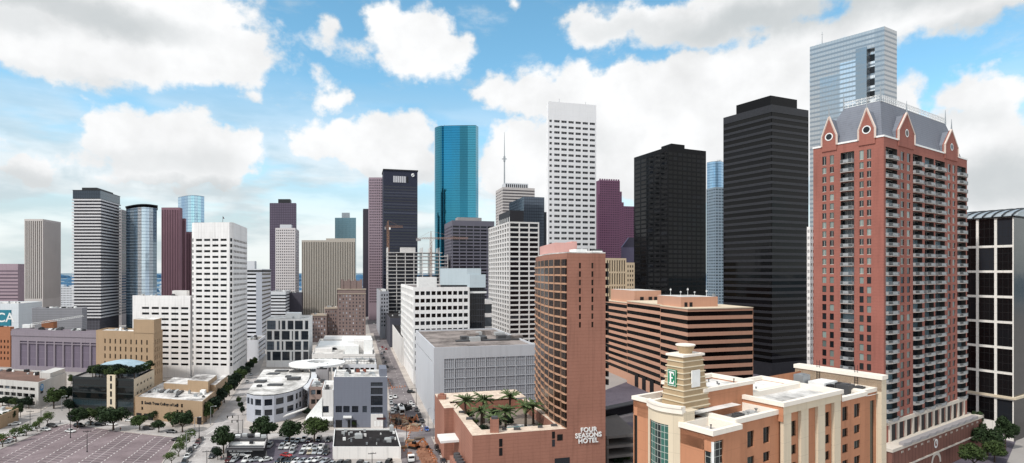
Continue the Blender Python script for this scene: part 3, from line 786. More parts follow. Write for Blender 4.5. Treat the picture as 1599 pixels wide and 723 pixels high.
# ---- museum with curved front, grey arts block, ring canopy
Hm = 12.8
def lw(px, py, z=Hm):
    Y = F*(H-z)/(py-HY); return (XW(px, Y), Y)
outl = [(385, 614.5), (396, 617.5), (410, 618.5), (428, 617.5), (446, 614), (461, 610), (472, 605), (479, 599), (483, 591), (484, 584), (482, 577.5), (412, 577.5)]
P = [lw(*p) for p in outl]; o0 = P[0]; P = [(p[0]-o0[0], p[1]-o0[1]) for p in P]
r = root('curved_gallery', 'low pale grey building with a curved front and two rows of square windows', 'gallery', (o0[0], o0[1], 0))
mb = MB(); gw = glass('gallery_glass', '#20242b', '#3a424c', .3, .1, .5, 0, (1.1, .1, 1.5, .1), '#0a0b0d')
wpan = wall('gallery_panel', '#b6b9c2', .06, .15, (3, .06, 3, .06), .9)
class _F: pass
fb_ = Bld.__new__(Bld); fb_.root = r; fb_.wins = {}
n = len(P)
tot = []
for i in range(n):
    a, c = P[i], P[(i+1) % n]; d = hypot(c[0]-a[0], c[1]-a[1])
    cs = []; rw = []
    if i < 8:
        m = max(1, round(d/4.3)); cs = cols(d, m, .68)
        rw = [(3.6, 6.4), (8.2, 11.2)]
    if i == 0: rw = rw[1:]
    fb_.fac(mb, (a, c), 0, Hm, cs, rw, .35)
mb.build('wall', wpan, r)
for kind in list(fb_.wins): pass
fb_.put_windows(gw)
k = MB(); k.prism(P, Hm, Hm+.35, 0, 1); k.build('roof', [M['darkmetal'], M['roof_white']], r)
for px, py, w, l, h in ((440, 581, 7, 3, .8), (463, 582, 7, 3, .8), (427, 585, 6, 5, .5), (407, 598, 5, 4, 1), (430, 603, 7, 3, .8), (459, 594, 6, 4, 1.4), (405, 605, 2, 2, 1), (450, 590, 2.5, 2.5, .9)):
    x, y = lw(px, py); k = MB(); k.box(-w/2, -l/2, 0, w/2, l/2, h); k.build('roof_unit', M['unitdark'], r, (x-o0[0], y-o0[1], Hm+.35))
# curved rim walkway beside it
k = MB(); ri = [(474, 606), (481, 600), (485.5, 592), (486.5, 584), (485, 577)]; ro = [(480, 609.5), (489, 602), (494.5, 592), (495, 583), (492, 576)]
pts = [lw(*p) for p in ri]+[lw(*p) for p in ro[::-1]]
k.prism([(p[0]-o0[0], p[1]-o0[1]) for p in pts], Hm-.2, Hm+.9, 0, None, True); k.build('curved_canopy', M['palegrey'], r)
k = MB(); e0 = lw(446, 648, 4); e1 = lw(480, 636, 4)
k.prism([(e0[0]-o0[0], e0[1]-o0[1]-3), (e1[0]-o0[0], e1[1]-o0[1]-3), (e1[0]-o0[0], e1[1]-o0[1]+1), (e0[0]-o0[0], e0[1]-o0[1]+1)], 3.6, 4.1, 0, None, True); k.build('entrance_canopy', M['whitepaint'], r)
# brick link
b = gen('link_block', 'narrow brick and glass link between the curved gallery and the grey arts block', 'link building', 483, 483, 504, 604, 282, plain('link_brick', '#8d7a73', .8), M['dark_glass'], None, (2, .8, .6), 4.6, .5, 1.5, 1, vl=V1, la=20, rm=M['roof_white'])
b = gen('roof_terrace', 'dark planted roof terrace behind the link between gallery and arts block', 'terrace block', 493, 493, 512, 577, 318, M['grey'], M['dark_glass'], None, None, vl=V1, la=22, rm=M['roof_dark'])
# grey arts block
bq = wall('blue_grey_block', '#787c88', .06, .12, (1.6, .06, .8, .06), .88)
b = Bld('arts_block', 'blue grey windowless arts block with a white roof and one tall stack of windows', 'arts centre', 521, 521, 605, 259, 588.5, la=20, vl=V1, vr=None)
mb = MB(); W = b.lb; s = lambda px: b.U('r', px)
stack = [(s(579), s(597.5))]
zr = [ZW(y1, 259) for y1 in (645, 633, 616, 603)]; zq = [ZW(y1, 259) for y1 in (635.5, 618, 605.5, 597)]
b.fac(mb, (b.pt(0, s(575)), b.pt(0, W)), 0, b.zt, [(s(579)-s(575), s(597.5)-s(575))], list(zip(zr, zq)), .4, 'window')
b.fac(mb, (b.pt(0, 0), b.pt(0, s(575))), 0, b.zt, [(s(x)-s(521), s(x+10)-s(521)) for x in (524, 536, 549.5)]+[(s(566), s(573))], [(ZW(644, 259), ZW(634, 259))], .3)
for e in ('l', 'bl', 'br'): b.blank(mb, e, 0, b.zt)
mb.build('wall', bq, b.root); b.roof(M['roof_white'], M['whitepaint'], .5, .5); b.put_windows(gw)
k = MB(); k.prism(b.rect(2, W*.86, 14, W*.995), b.zt-.5, b.zt+3.2); k.build('stair_tower', bq, b.root)
for q in (.42, .55): k = MB(); k.prism(b.rect(15, W*q, 16.5, W*q+1.6), b.zt-.5, b.zt+1); k.build('roof_unit', plain('rust_vent', '#7c4638'), b.root)
k = MB(); k.prism(b.rect(-1.2, s(579), -.1, s(598)), 0, 6.3); k.build('loading_bay', M['offwhite'], b.root)
k = MB(); A, B = b.pt(-1.25, s(588)), b.pt(-1.25, s(602)); k.face([(*A, 4.0), (*B, 4.0), (*B, 5.0), (*A, 5.0)]); k.build('sign_panel', plain('dark_red', '#4b2b2c'), b.root)
for q in (584, 589, 594): 
    A, B = b.pt(-1.25, s(q)), b.pt(-1.25, s(q+3.6)); k = MB(); k.face([(*A, 1), (*B, 1), (*B, 3.4), (*A, 3.4)]); k.build('poster', M['whitepaint'], b.root)
k = MB(); k.prism(b.rect(-2.6, s(536), -.05, s(549)), 5.0, 5.5, 0, None, True); k.build('door_canopy', M['whitepaint'], b.root)
for q, q2 in ((524, 534), (543, 547), (549, 557)):
    A, B = b.pt(-.06, s(q)), b.pt(-.06, s(q2)); k = MB(); k.face([(*A, .2), (*B, .2), (*B, 3.6), (*A, 3.6)]); k.build('door', M['black'], b.root)
b.clutter(7, [M['unit'], M['unitdark'], M['metal']], .1, .9, .05, .8, 2.2)
# pale wing beside it with the sloping fin
b = Bld('arts_wing', 'pale panelled wing with one dark window and a white sloping fin beside the arts block', 'arts centre', 503, 503, 520.6, 263, 609, la=24, vl=V1)
mb = MB(); s = lambda px: b.U('r', px)
b.fac(mb, 'r', 0, b.zt, [(s(503.6), s(513.4))], [(ZW(644.5, 263), ZW(634, 263))], .3)
for e in ('l', 'bl', 'br'): b.blank(mb, e, 0, b.zt)
mb.build('wall', M['offwhite'], b.root); b.put_windows(gw); b.roof(M['roof_white'], M['whitepaint'], .4, .4); b.clutter(2, [M['unitdark']], .1, .4, .2, .5, 2)
k = MB(); A = [(*b.pt(-.4, 0), b.zt-3), (*b.pt(-.4, -7.2), 4.2), (*b.pt(-.4, -7.2), 3.3), (*b.pt(-.4, s(520)), 3.3), (*b.pt(-.4, s(520)), 4.2), (*b.pt(-.4, 0), 4.2)]
k.face(A); k.face([(p[0]-b.dl[0]*-.3, p[1]+.5, p[2]) for p in A][::-1]); k.prism(b.rect(-5, -7.2, -.3, s(520)), 3.3, 3.9, 0, None, True); k.build('sloping_fin', M['whitepaint'], b.root)
# ring canopy
zc = 17.0; c0 = lw(495.5, 566, zc)
r = root('ring_canopy', 'large white elliptical ring canopy on thin legs above the white roofed mall', 'canopy', (c0[0], c0[1], 0))
k = MB(); a1, b1, a2, b2_ = 42*F**0*c0[1]/F, 14.5, 18*c0[1]/F, 5.6
for i in range(40):
    t0, t1 = 2*pi*i/40, 2*pi*(i+1)/40
    o1, o2 = (a1*cos(t0), b1*sin(t0)), (a1*cos(t1), b1*sin(t1)); i1, i2 = (a2*cos(t0), 3+b2_*sin(t0)), (a2*cos(t1), 3+b2_*sin(t1))
    k.face([(*o1, zc), (*o2, zc), (*i2, zc+.3), (*i1, zc+.3)]); k.face([(*o1, zc-1.2), (*o2, zc-1.2), (*o2, zc), (*o1, zc)]); k.face([(*i2, zc-1), (*i1, zc-1), (*i1, zc+.3), (*i2, zc+.3)])
    k.face([(*o2, zc-1.2), (*o1, zc-1.2), (*i1, zc-1), (*i2, zc-1)])
k.build('ring_roof', M['whitepaint'], r)
for t in (.3, 1.2, 2.2, 3.4, 4.1, 5.2):
    k = MB(); k.tube([(a1*.8*cos(t), b1*.8*sin(t), 0), (a1*.8*cos(t), b1*.8*sin(t), zc-1.1)], [.35, .35], 8); k.build('leg', M['metal'], r)
# mall behind with white lumpy roofs
b = gen('mall', 'sprawling low mall with bright white roofs of several heights behind the ring canopy', 'shopping mall', 487, 487, 586, 553, 395, M['offwhite'], M['dark_glass'], None, (10, .7, 1), 6, .5, 3, 1, vl=V1, la=95, rm=M['roof_white'])
z = b.zt
for p0, q0, p1, q1, h, mm in ((4, .52, 20, .74, 6, 'whitepaint'), (10, .66, 26, .96, 8.5, 'offwhite'), (30, .05, 60, .55, 3, 'whitepaint'), (40, .45, 75, .98, 5.5, 'whitepaint'), (6, .82, 14, .96, 10, 'whitepaint'), (65, .1, 90, .7, 4, 'offwhite'), (18, .02, 34, .3, 2.2, 'offwhite')):
    b.onroof('roof_block', M[mm], p0, b.lb*q0, p1, b.lb*q1, h)
b.clutter(12, [M['unit'], M['unitdark'], M['darkmetal']], .02, .6, .1, .9, 3)
b = gen('mall_annex', 'white roofed annex with a railed roof terrace beside the street', 'shopping mall', 535, 535, 588, 569, 345, M['palegrey'], M['dark_glass'], None, (6, .7, 1), 5, .5, 2, 1, vl=V1, la=26, rm=M['roof_white'])
k = MB(); 
for q in range(12): k.bar((*b.pt(3, b.lb*q/11), b.zt), (*b.pt(3, b.lb*q/11), b.zt+2.4), .14)
for p in (3, 16):
    for dz in (1.2, 2.4): k.bar((*b.pt(p, 0), b.zt+dz), (*b.pt(p, b.lb), b.zt+dz), .14)
for q in range(6): k.bar((*b.pt(3, b.lb*q/5), b.zt+2.4), (*b.pt(16, b.lb*q/5), b.zt+2.4), .14)
k.build('roof_trellis', M['darkmetal'], b.root)
b.clutter(3, [M['unit']], .6, .9, .1, .8)
# ------------------------------------------------------------------ middle of the skyline
V2 = 4106
gen('granite_tower', 'thin near black tower edge showing beside the purple pink tower', 'office tower', 567, 567, 579, 326, 905, plain('near_black_wall', '#39343f', .6), M['dark_glass'], None, None, vl=V1, la=30)
pk = wall('pink_granite', '#a3909a', .06, .12)
gen('granite_tower', 'tall purple pink granite tower with a fine grid of small windows', 'office tower', 576, 576, 601, 277, 850, pk, glass('pink_glass', '#231d27', '#3b3242', .3, .2), None, (8, .5, .4), 3.9, .55, 3, 22, vl=V1, la=30, dep=.4)
bk = wall('navy_wall', '#343746', .06, .12, (2.2, .25, 50, .1), .85)
b = gen('bank_tower', 'dark navy tower with a louvred opening and a small emblem near its top', 'office tower', 597, 599, 652, 265, 800, bk, glass('navy_glass', '#171a26', '#3a3f52', .35, .1, .6), None, 'band', 4.0, .5, 22, 30, vl=V1, vr=V2, dep=.25)
s = lambda px: b.U('r', px); nx, ny = b.dr[1], -b.dr[0]
def on(bb, px0, px1, y0, y1, Y, d=.25):
    A, B = bb.pt(0, bb.U('r', px0)), bb.pt(0, bb.U('r', px1)); nx, ny = bb.dr[1], -bb.dr[0]
    k = MB(); k.face([(A[0]+nx*d, A[1]+ny*d, ZW(y1, Y)), (B[0]+nx*d, B[1]+ny*d, ZW(y1, Y)), (B[0]+nx*d, B[1]+ny*d, ZW(y0, Y)), (A[0]+nx*d, A[1]+ny*d, ZW(y0, Y))]); return k
on(b, 614, 634, 274, 284, 800).build('louvre_panel', wall('louvre', '#c9c8cc', .05, .1, (3, 1.2, 60, .1), .45), b.root)
on(b, 635, 637.5, 274, 284, 800).build('louvre_panel', M['black'], b.root)
k = MB(); A = b.pt(0, s(645)); k.tube([(A[0]-.2, A[1]-.5, ZW(271.5, 800)), (A[0]-.2, A[1]-.8, ZW(271.5, 800))], [2.4, 2.4], 14); em = k.build('emblem', M['whitepaint'], b.root)
k = MB(); k.bar((A[0]-2, A[1]-.9, ZW(273, 800)), (A[0]+2.2, A[1]-.9, ZW(270, 800)), .5); k.build('emblem_stroke', M['black'], em)
k = MB(); k.prism([b.pt(b.la+.5, -.8), b.pt(-.8, -.8), b.pt(-.8, b.lb+.8), b.pt(b.la+.5, b.lb+.8)], b.zt-.4, b.zt+1.2); k.build('cornice', M['darkmetal'], b.root)
# teal giant
teal = glass('teal_curtain_wall', '#438ba0', '#357a90', .5, .06, .5, .9, (1.9, .16, 3.8, .4), '#1d5064', wob=.015)
r, L = glass_tower('glass_tower', 'tallest teal mirrored tower with rounded shafts rising behind the dark grid block', [(678, 940), (678.6, 925)]+arc(679.5, 918, 690, 906, 1.5, 6)+[(692, 908)]+arc(693, 906, 743, 903, .6, 4)+[(747, 915), (747, 960), (684, 965)], ZW(196.5, 905), teal, M['darkmetal'])
k = MB()
for px, h in ((690, 5), (692, 8), (722, 6), (728, 4)):
    x = XW(px, 915)-XW(678, 940); k.tube([(x, -10, ZW(196.5, 905)), (x, -10, ZW(196.5, 905)+h)], [.4, .2], 6); k.box(x-1, -11, ZW(196.5, 905)+h*.6, x+1, -9, ZW(196.5, 905)+h*.8)
k.build('antenna', M['darkmetal'], r)
# dark banded tower behind the building site
dk = wall('dark_precast', '#6a6873', .06, .12)
b = gen('office_tower', 'dark grey tower of horizontal window bands and slim columns behind the building site', 'office tower', 694, 706, 772, 344, 650, dk, glass('dk', '#14151b', '#2f323b', .2, .15), (6, .6, .3), (6, .88, .4), 3.8, .55, 6, 30, vl=V1, vr=V2, dep=.6)
b.onroof('penthouse', M['grey'], 6, b.lb*.15, 22, b.lb*.72, 5); b.clutter(4, [M['unit'], M['unitdark']], .3, .8, .2, .8, 4, b.zt+4)
# light striped tower with mast
b = gen('office_tower', 'light grey striped tower with a louvred top and a very tall mast', 'office tower', 774, 785, 835, 292, 800, wall('light_band', '#c3bcb9', .06, .12), glass('lb', '#4a4649', '#6b6668', .3, .2), (5, .6, .5), 'band', 4.1, .45, 3.5, 40, vl=V1, vr=V2, dep=.5)
k = MB(); k.prism(b.rect(4, b.lb*.1, 22, b.lb*.82), b.zt-.8, b.zt+6.5); ph = k.build('penthouse', M['palegrey'], b.root)
for i in range(11):
    q = b.lb*(.12+.70*i/11); k = MB(); A, B = b.pt(3.95, q), b.pt(3.95, q+b.lb*.035); k.face([(*A, b.zt+.5), (*B, b.zt+.5), (*B, b.zt+5), (*A, b.zt+5)]); k.build('louvre', M['black'], ph)
x, y = b.pt(12, b.lb*.12); z0 = b.zt+5; z1 = ZW(203, 800)
k = MB(); k.tube([(x, y, z0), (x, y, z0+30), (x, y, z1-20), (x, y, z1)], [1.0, .8, .5, .22], 8); k.box(x-3.5, y-.6, z0+36, x+3.5, y+.6, z0+37); k.box(x-1.4, y-1.4, z0+33, x+1.4, y+1.4, z0+40)
k.build('mast', M['metal'], b.root)
# dark glass pair
b = gen('glass_tower', 'steel blue gridded glass tower partly hidden behind the white window grid tower', 'office tower', 795, 818, 850, 307, 700, glass('steel_grid', '#5d6672', '#454d58', .4, .1, .5, .5, (2.3, .3, 3.6, .5), '#2e333c'), M['dark_glass'], None, None, vl=V1, vr=V2)
k = MB(); k.prism(b.rect(-.2, b.lb*.98, 20, b.lb*1.12), 0, b.zt-18); k.build('side_slab', M['black_glass'], b.root)
# grid tower
gw = wall('grid_concrete', '#d9d6d4', .05, .12)
b = gen('grid_tower', 'dark windowed tower in a strong white concrete grid with a black roof house', 'office tower', 763, 795, 842, 346, 440, gw, glass('grid_dark', '#111216', '#3c4047', .2, .1), (9, .66, .3), (3, .88, .4), 3.72, .68, 1.2, 8, vl=V1, vr=V2, dep=.8, rm=M['roof_grey'])
k = MB(); k.prism(b.rect(3, b.lb*.06, b.la*.55, b.lb*.52), b.zt-.8, b.zt+9); ph = k.build('roof_house', plain('roof_house_black', '#1e1e24', .5), b.root)
for i in range(6):
    p = 4+i*(b.la*.55-6)/5; A, B = b.pt(p+1.6, b.lb*.06-.05), b.pt(p, b.lb*.06-.05); k = MB(); k.face([(*A, b.zt), (*B, b.zt), (*B, b.zt+4), (*A, b.zt+4)]); k.build('louvre', M['whitepaint'], ph)
# tall white slab
b = Bld('office_tower', 'tallest white concrete slab with twenty odd rows of small black triple windows', 'office tower', 853.5, 856, 931, 520, 158, vl=V1, vr=V2)
mb = MB(); W = b.lb; bay = [(b.U('r', 858), b.U('r', 862))]
for i in range(6): x0 = b.U('r', 865.5+i*11.1); bay.append((x0, x0+(W/75)*8.6))
bay = [t for t in bay if t[1] < W-.3]
rsx = rows(b.zt, 5.05, .42, 16.5, 40)
b.fac(mb, 'r', 0, b.zt, bay, rsx, .5)
for e in ('l', 'bl', 'br'): b.blank(mb, e, 0, b.zt)
mb.build('wall', wall('slab_white', '#ecebec', .05, .1, (30, .1, 5.05, .12), .92), b.root); b.roof(M['roof_white'], M['white'])
b.put_windows(glass('triple', '#14151a', '#2e3138', .2, .15, .4, 0, (1.66, .22, None, 0), '#b5b5b8'))
antenna(b, 3, W*.25, 5); antenna(b, 3, W*.8, 4)
# stepped maroon gable tower
mr = wall('rose_granite', '#704d63', .05, .1); mrg = glass('rose_glass', '#2a1c2a', '#49344a', .3, .15)
def step(bb, x0, x1, yt, Y, n, pit=3.4):
    o = Bld.__new__(Bld); o.__dict__.update(bb.__dict__); o.wins = {}
    A, B = bb.pt(0, bb.U('r', x0)), bb.pt(0, bb.U('r', x1)); z = ZW(yt, Y)
    d = bb.dl
    mb = MB(); o.fac(mb, (A, B), 0, z, cols(hypot(B[0]-A[0], B[1]-A[1]), n, .55, .3), rows(z, pit, .55, 2, 30), .3)
    P = [A, B, (B[0]+d[0]*25, B[1]+d[1]*25), (A[0]+d[0]*25, A[1]+d[1]*25)]
    mb.face([(*P[1], 0), (*P[2], 0), (*P[2], z), (*P[1], z)]); mb.face([(*P[3], 0), (*P[0], 0), (*P[0], z), (*P[3], z)]); mb.face([(*p, z) for p in P]); mb.face([(*P[2], 0), (*P[3], 0), (*P[3], z), (*P[2], z)])
    mb.build('wall_step', mr, bb.root); o.put_windows(mrg, 70)
b = Bld('gabled_tower', 'rose granite tower climbing in narrow steps to a notched gable', 'office tower', 933, 934, 992, 850, 279, vl=V1, vr=V2)
step(b, 936.5, 968, 281, 850, 11); step(b, 968.1, 971, 298, 852, 1); step(b, 971.1, 974, 315, 853, 1); step(b, 934, 936.4, 303, 853, 1); step(b, 974.1, 991, 321, 854, 6)
for i in range(9):
    q = b.U('r', 937+i*3.6); k = MB(); k.prism(b.rect(.5, q, 3, q+1.6), ZW(281, 850), ZW(278.6, 850)); k.build('pinnacle', mr, b.root)
b = Bld('gabled_tower', 'small dark violet glass tower with sloping roof beside the rose granite tower', 'office tower', 970, 971, 992, 700, 386, vl=V1, vr=V2)
k = MB(); P = b.foot(); k.prism(P, 0, b.zt); k.frustum(P, b.zt, [b.pt(b.la, b.lb*.5), b.pt(0, b.lb*.55), b.pt(0, b.lb), b.pt(b.la, b.lb)], b.zt+12); k.build('wall', glass('violet_glass', '#3e3a4d', '#2b2838', .4, .15, .5, .3), b.root)
# beige ribbed building
bb_ = wall('beige_fins', '#c6b399', .08, .2)
b = gen('office_block', 'cream concrete block of bold vertical fins between the brick hotel and the black tower', 'office building', 946, 946, 978, 403, 420, bb_, M['black_glass'], None, (8, .5, .4), 9.5, .86, 1.6, 8, vl=V1, la=10, vr=V2, dep=.9, kind='window_strip')
gen('office_block', 'narrow cream block with square windows against the black tower', 'office building', 977.5, 978, 991, 410, 424, bb_, M['black_glass'], None, (3, .5, .5), 3.4, .5, 2, 8, vl=V1, vr=V2)
# black towers
blk = glass('black_curtain', '#08080b', '#101116', .3, .16, .3, 0, (3.2, .3, 3.9, .5), '#141419')
blw = plain('black_frame', '#0b0b0e', .3, 0, .15, spec=.18)
b = gen('black_tower', 'black glass tower with pale vertical reflections and a plain flat top', 'office tower', 990, 1043, 1102.5, 229, 480, blw, glass('black_pane', '#040507', '#14171d', .25, .05, .25, 0, (1.6, .12, None, 0), '#000000'), (5, .86, .5), (8, .9, .5), 3.9, .68, 4, 12, vl=440, vr=2726, dep=.12)
b.onroof('penthouse', blw, 6, b.lb*.2, 20, b.lb*.55, 5.5)
# blue glass slivers between the black towers
r, L = glass_tower('glass_tower', 'sliver of pale blue glass tower with a curved top between the two black towers', [(1103, 830)]+arc(1104, 810, 1126, 800, 4, 5)+[(1134, 815), (1134, 860), (1105, 860)], ZW(252, 800), glass('pale_blue_wall', '#93b4cf', '#56809f', .4, .06, .5, .85, (1.9, .2, 3.8, .6), '#3f6a88', wob=.05), M['metal'])
k = MB(); x = XW(1126, 805)-XW(1103, 830); k.tube([(x, -20, ZW(252, 800)), (x, -20, ZW(247, 800))], [.5, .3], 6); k.bar((x-4, -20, ZW(248, 800)), (x+2, -20, ZW(248, 800)), .6); k.build('roof_crane', M['metal'], r)
gen('office_tower', 'grey blue gridded tower edge in front of the pale blue glass sliver', 'office tower', 1103, 1117, 1136, 292, 700, wall('gb', '#8796a2', .06, .1), glass('gbg', '#2d3a45', '#5a6f80', .4, .1), (4, .7, .3), (4, .7, .3), 3.6, .5, 2, 25, vl=V1, vr=V2)
b = gen('black_tower', 'massive black tower with grey banded sunlit side and a raised black roof house', 'office tower', 1129.5, 1205, 1262.5, 163, 385, blw, glass('black_band', '#040506', '#101216', .3, .06, .22, 0, (3, .12, None, 0), '#000000'), 'band', 'band', 4.35, .60, 5, 8, vl=263, vr=2840, dep=.3, mats=[plain('black_spandrel', '#2b2c31', .28, 0, .3, spec=.3)])
b.onroof('roof_house', blw, b.la*.08, b.lb*.08, b.la*.78, b.lb*.80, 8.0)

# ---- tall grey glass tower with notch
zt = None
b = Bld('glass_tower', 'pale silver glass tower with a stair of dark notched windows behind the red brick tower', 'office tower', 1264.5, 1381, 1400.5, 480, 41, vl=0, vr=2320)
sil = glass('silver_wall', '#c6c7c7', '#aab0b4', .5, .16, .5, .62, (2.4, .14, 4.1, 1.7), '#8d969e', wob=.06)
mb = MB(); sA, sB = b.U('l', 1354), b.U('l', 1366)
o, e = b.pt(b.la, 0), (0, 0)
def LP(s, d=0): return b.pt(b.la-s, d)
zt = b.zt; zn = ZW(70, 480)
b.blank(mb, (LP(0), LP(sA)), 0, zt); b.blank(mb, (LP(sB), LP(b.la)), 0, zt)
A, B = LP(sA), LP(sB); mb.face([(*A, zn), (*B, zn), (*B, zt), (*A, zt)])
C_, D_ = LP(sA, 5), LP(sB, 5)
mb.face([(*A, 0), (*C_, 0), (*C_, zn), (*A, zn)]); mb.face([(*D_, 0), (*B, 0), (*B, zn), (*D_, zn)]); mb.face([(*C_, zn), (*D_, zn), (*B, zn), (*A, zn)]); mb.face([(*C_, 0), (*D_, 0), (*D_, zn), (*C_, zn)])
for sde in ('r', 'bl', 'br'): b.blank(mb, sde, 0, zt)
mb.face([(*p, zt) for p in b.foot()])
mb.build('glass_facade', sil, b.root)
z = zn-4
for i in range(16):
    k = MB(); A1, B1 = LP(sA, 4.9), LP(sB, 4.9); k.face([(*A1, z-5.6), (*B1, z-5.6), (*B1, z), (*A1, z)]); k.build('notch_window', M['black_glass'], b.root); z -= 10.3
# reflected steps on the long wall, built as shallow tinted slabs
for s0, s1, yt in ((b.U('l', 1281), b.U('l', 1312), 112), (b.U('l', 1312), b.U('l', 1337), 96), (b.U('l', 1337), sA, 80)):
    A, B = LP(s0, -.8), LP(s1, -.8); A2, B2 = LP(s0), LP(s1); z = ZW(yt, 500)
    k = MB(); k.face([(*A, 0), (*B, 0), (*B, z), (*A, z)]); k.face([(*A, z), (*B, z), (*B2, z), (*A2, z)]); k.face([(*A2, 0), (*A, 0), (*A, z), (*A2, z)]); k.face([(*B, 0), (*B2, 0), (*B2, z), (*B, z)])
    k.build('reflected_step', glass('reflection_silver', '#9eabb5', '#87959f', .5, .1, .5, .65, (2.4, .14, 4.1, 1.5), '#8f9aa2', wob=.04), b.root)
antenna(b, b.la*.84, 2, 12, 'metal', 'antenna', .35)
# striped base seen beside the red tower
gen('striped_block', 'white block with staggered black windows showing between the black tower and the red brick tower', 'office building', 1260, 1265, 1290, 354, 300, M['white'], M['black_glass'], (3, .6, .3), (8, .62, .3), 3.5, .48, 1.5, 5, vl=189, vr=2120, dep=.3)

# ---- building under construction with cranes
b = Bld('construction_frame', 'unfinished concrete frame tower of open floors and bare columns', 'building under construction', 603, 605, 700, 640, 388, vl=V1, vr=V2, lb=None)
W = b.lb; cg = wall('raw_concrete', '#cfcbc8', .12, .3)
D0 = 26.0
z = b.zt-4; i = 0
while z > 10:
    x1 = W*.90 if i < 1 else W
    k = MB(); k.prism([b.pt(D0, 0), b.pt(0, 0), b.pt(0, x1), b.pt(D0, x1)], z-.75, z, 0, None, True); k.build('floor_slab', cg, b.root); z -= 4.05; i += 1
for j in range(8):
    q = .5+(W-1)*j/7
    top = b.zt+1.5 if j not in (1, 7) else b.zt-6
    for p in (.6, D0*.5, D0-.6):
        k = MB(); x, y = b.pt(p, q); k.box(x-.38, y-.38, 0, x+.38, y+.38, top); k.build('column', cg, b.root)
k = MB(); k.prism(b.rect(7, W*.16, D0-5, W*.45), 0, b.zt-5); k.build('core', plain('core_dark', '#3c3b40', .8), b.root)
k = MB(); k.prism(b.rect(3, W*.50, 4, W*.98), 0, b.zt-30); k.prism(b.rect(3, 1, 4, W*.48), 0, b.zt-22); k.build('netting', plain('dark_netting', '#3a3c44', .8), b.root)
k = MB(); k.prism(b.rect(5, W*.02, 6, W*.48), b.zt-22, b.zt-6); k.build('inner_wall', plain('shadow_wall', '#55545a', .8), b.root)  # inner wall toned dark to stand in for shade behind the open floors
k = MB(); k.prism(b.rect(5, W*.22, 16, W*.46), b.zt-4, b.zt+1.6); k.build('roof_house', cg, b.root)
site = b
def crane(label, px, ybase, ytop, pxa, pxb, yj, Y, mat):
    x0 = XW(px, Y); r = root('tower_crane', label, 'crane', (x0, Y, 0))
    zj, zt = ZW(yj, Y), ZW(ytop, Y); zb = ZW(ybase, Y)
    k = MB(); w = 1.0
    for sx in (-1, 1):
        for sy in (-1, 1): k.bar((sx*w, sy*w, 0), (sx*w, sy*w, zj), .35)
    z = zb-20; f = 1
    while z < zj-2.5:
        for sy in (-1, 1): k.bar((-w*f, sy*w, z), (w*f, sy*w, z+2.5), .22)
        for sx in (-1, 1): k.bar((sx*w, -w*f, z), (sx*w, w*f, z+2.5), .22)
        z += 2.5; f = -f
    k.build('mast', mat, r)
    k = MB(); xa, xb = XW(pxa, Y)-x0, XW(pxb, Y)-x0
    for sy in (-.7, .7): k.bar((xa, sy, zj), (xb, sy, zj), .3)
    k.bar((xa*.6, 0, zj+1.6), (xb, 0, zj+1.6), .3)
    n = int(abs(xb-xa)/2.2)
    for i in range(n):
        t = xa+(xb-xa)*i/n; t2 = xa+(xb-xa)*(i+.5)/n; t3 = xa+(xb-xa)*(i+1)/n
        k.bar((t, .7, zj), (t2, 0, zj+1.6), .16); k.bar((t2, 0, zj+1.6), (t3, .7, zj), .16); k.bar((t, -.7, zj), (t2, 0, zj+1.6), .16)
    k.build('jib', mat, r)
    k = MB(); k.bar((-.8, 0, zj), (0, 0, zt), .4); k.bar((.8, 0, zj), (0, 0, zt), .4)
    k.bar((0, 0, zt), (xb*.7, 0, zj+1.6), .14); k.bar((0, 0, zt), (xa*.9, 0, zj+.4), .14); k.build('apex', mat, r)
    k = MB(); k.box(xa, -1, zj-2.4, xa*.7, 1, zj+.2); k.build('counterweight', M['grey'], r)
    k = MB(); k.box(.9, -.9, zj-2.6, 2.8, .9, zj-.2); k.build('cab', M['whitepaint'], r)
oc = plain('crane_orange', '#94705a', .6)
crane('orange tower crane with a short arm standing before the dark navy tower', 606, 388, 344, 601, 629, 355, 655, oc)
crane('pale tower crane with a long low arm above the unfinished concrete frame', 673, 388, 361, 650, 731, 373, 650, plain('crane_tan', '#a58474', .6))

# ---- street edge buildings
gen('office_block', 'slim light grey block beside the far street in front of the unfinished frame', 'office building', 588, 594, 607, 455, 610, wall('lg', '#a5a7ae', .06, .15), M['dark_glass'], None, (3, .5, .4), 4, .5, 3, 10, vl=V1, vr=V2, dep=.3).onroof('roof_unit', M['whitepaint'], 2, 2, 8, 6, 3)
gen('parking_block', 'dark low block at the foot of the unfinished concrete frame', 'parking garage', 599, 609, 640, 497, 535, plain('podium_dark', '#4a4b55', .8), M['black_glass'], None, None, vl=V1, vr=V2, rm=M['roof_dark'])
gen('low_block', 'low pale blank block with a dark roof between the street and the white windowed office', 'shop', 609, 627, 645, 527, 430, M['offwhite'], M['dark_glass'], None, None, vl=V1, vr=V2, rm=M['roof_dark'])
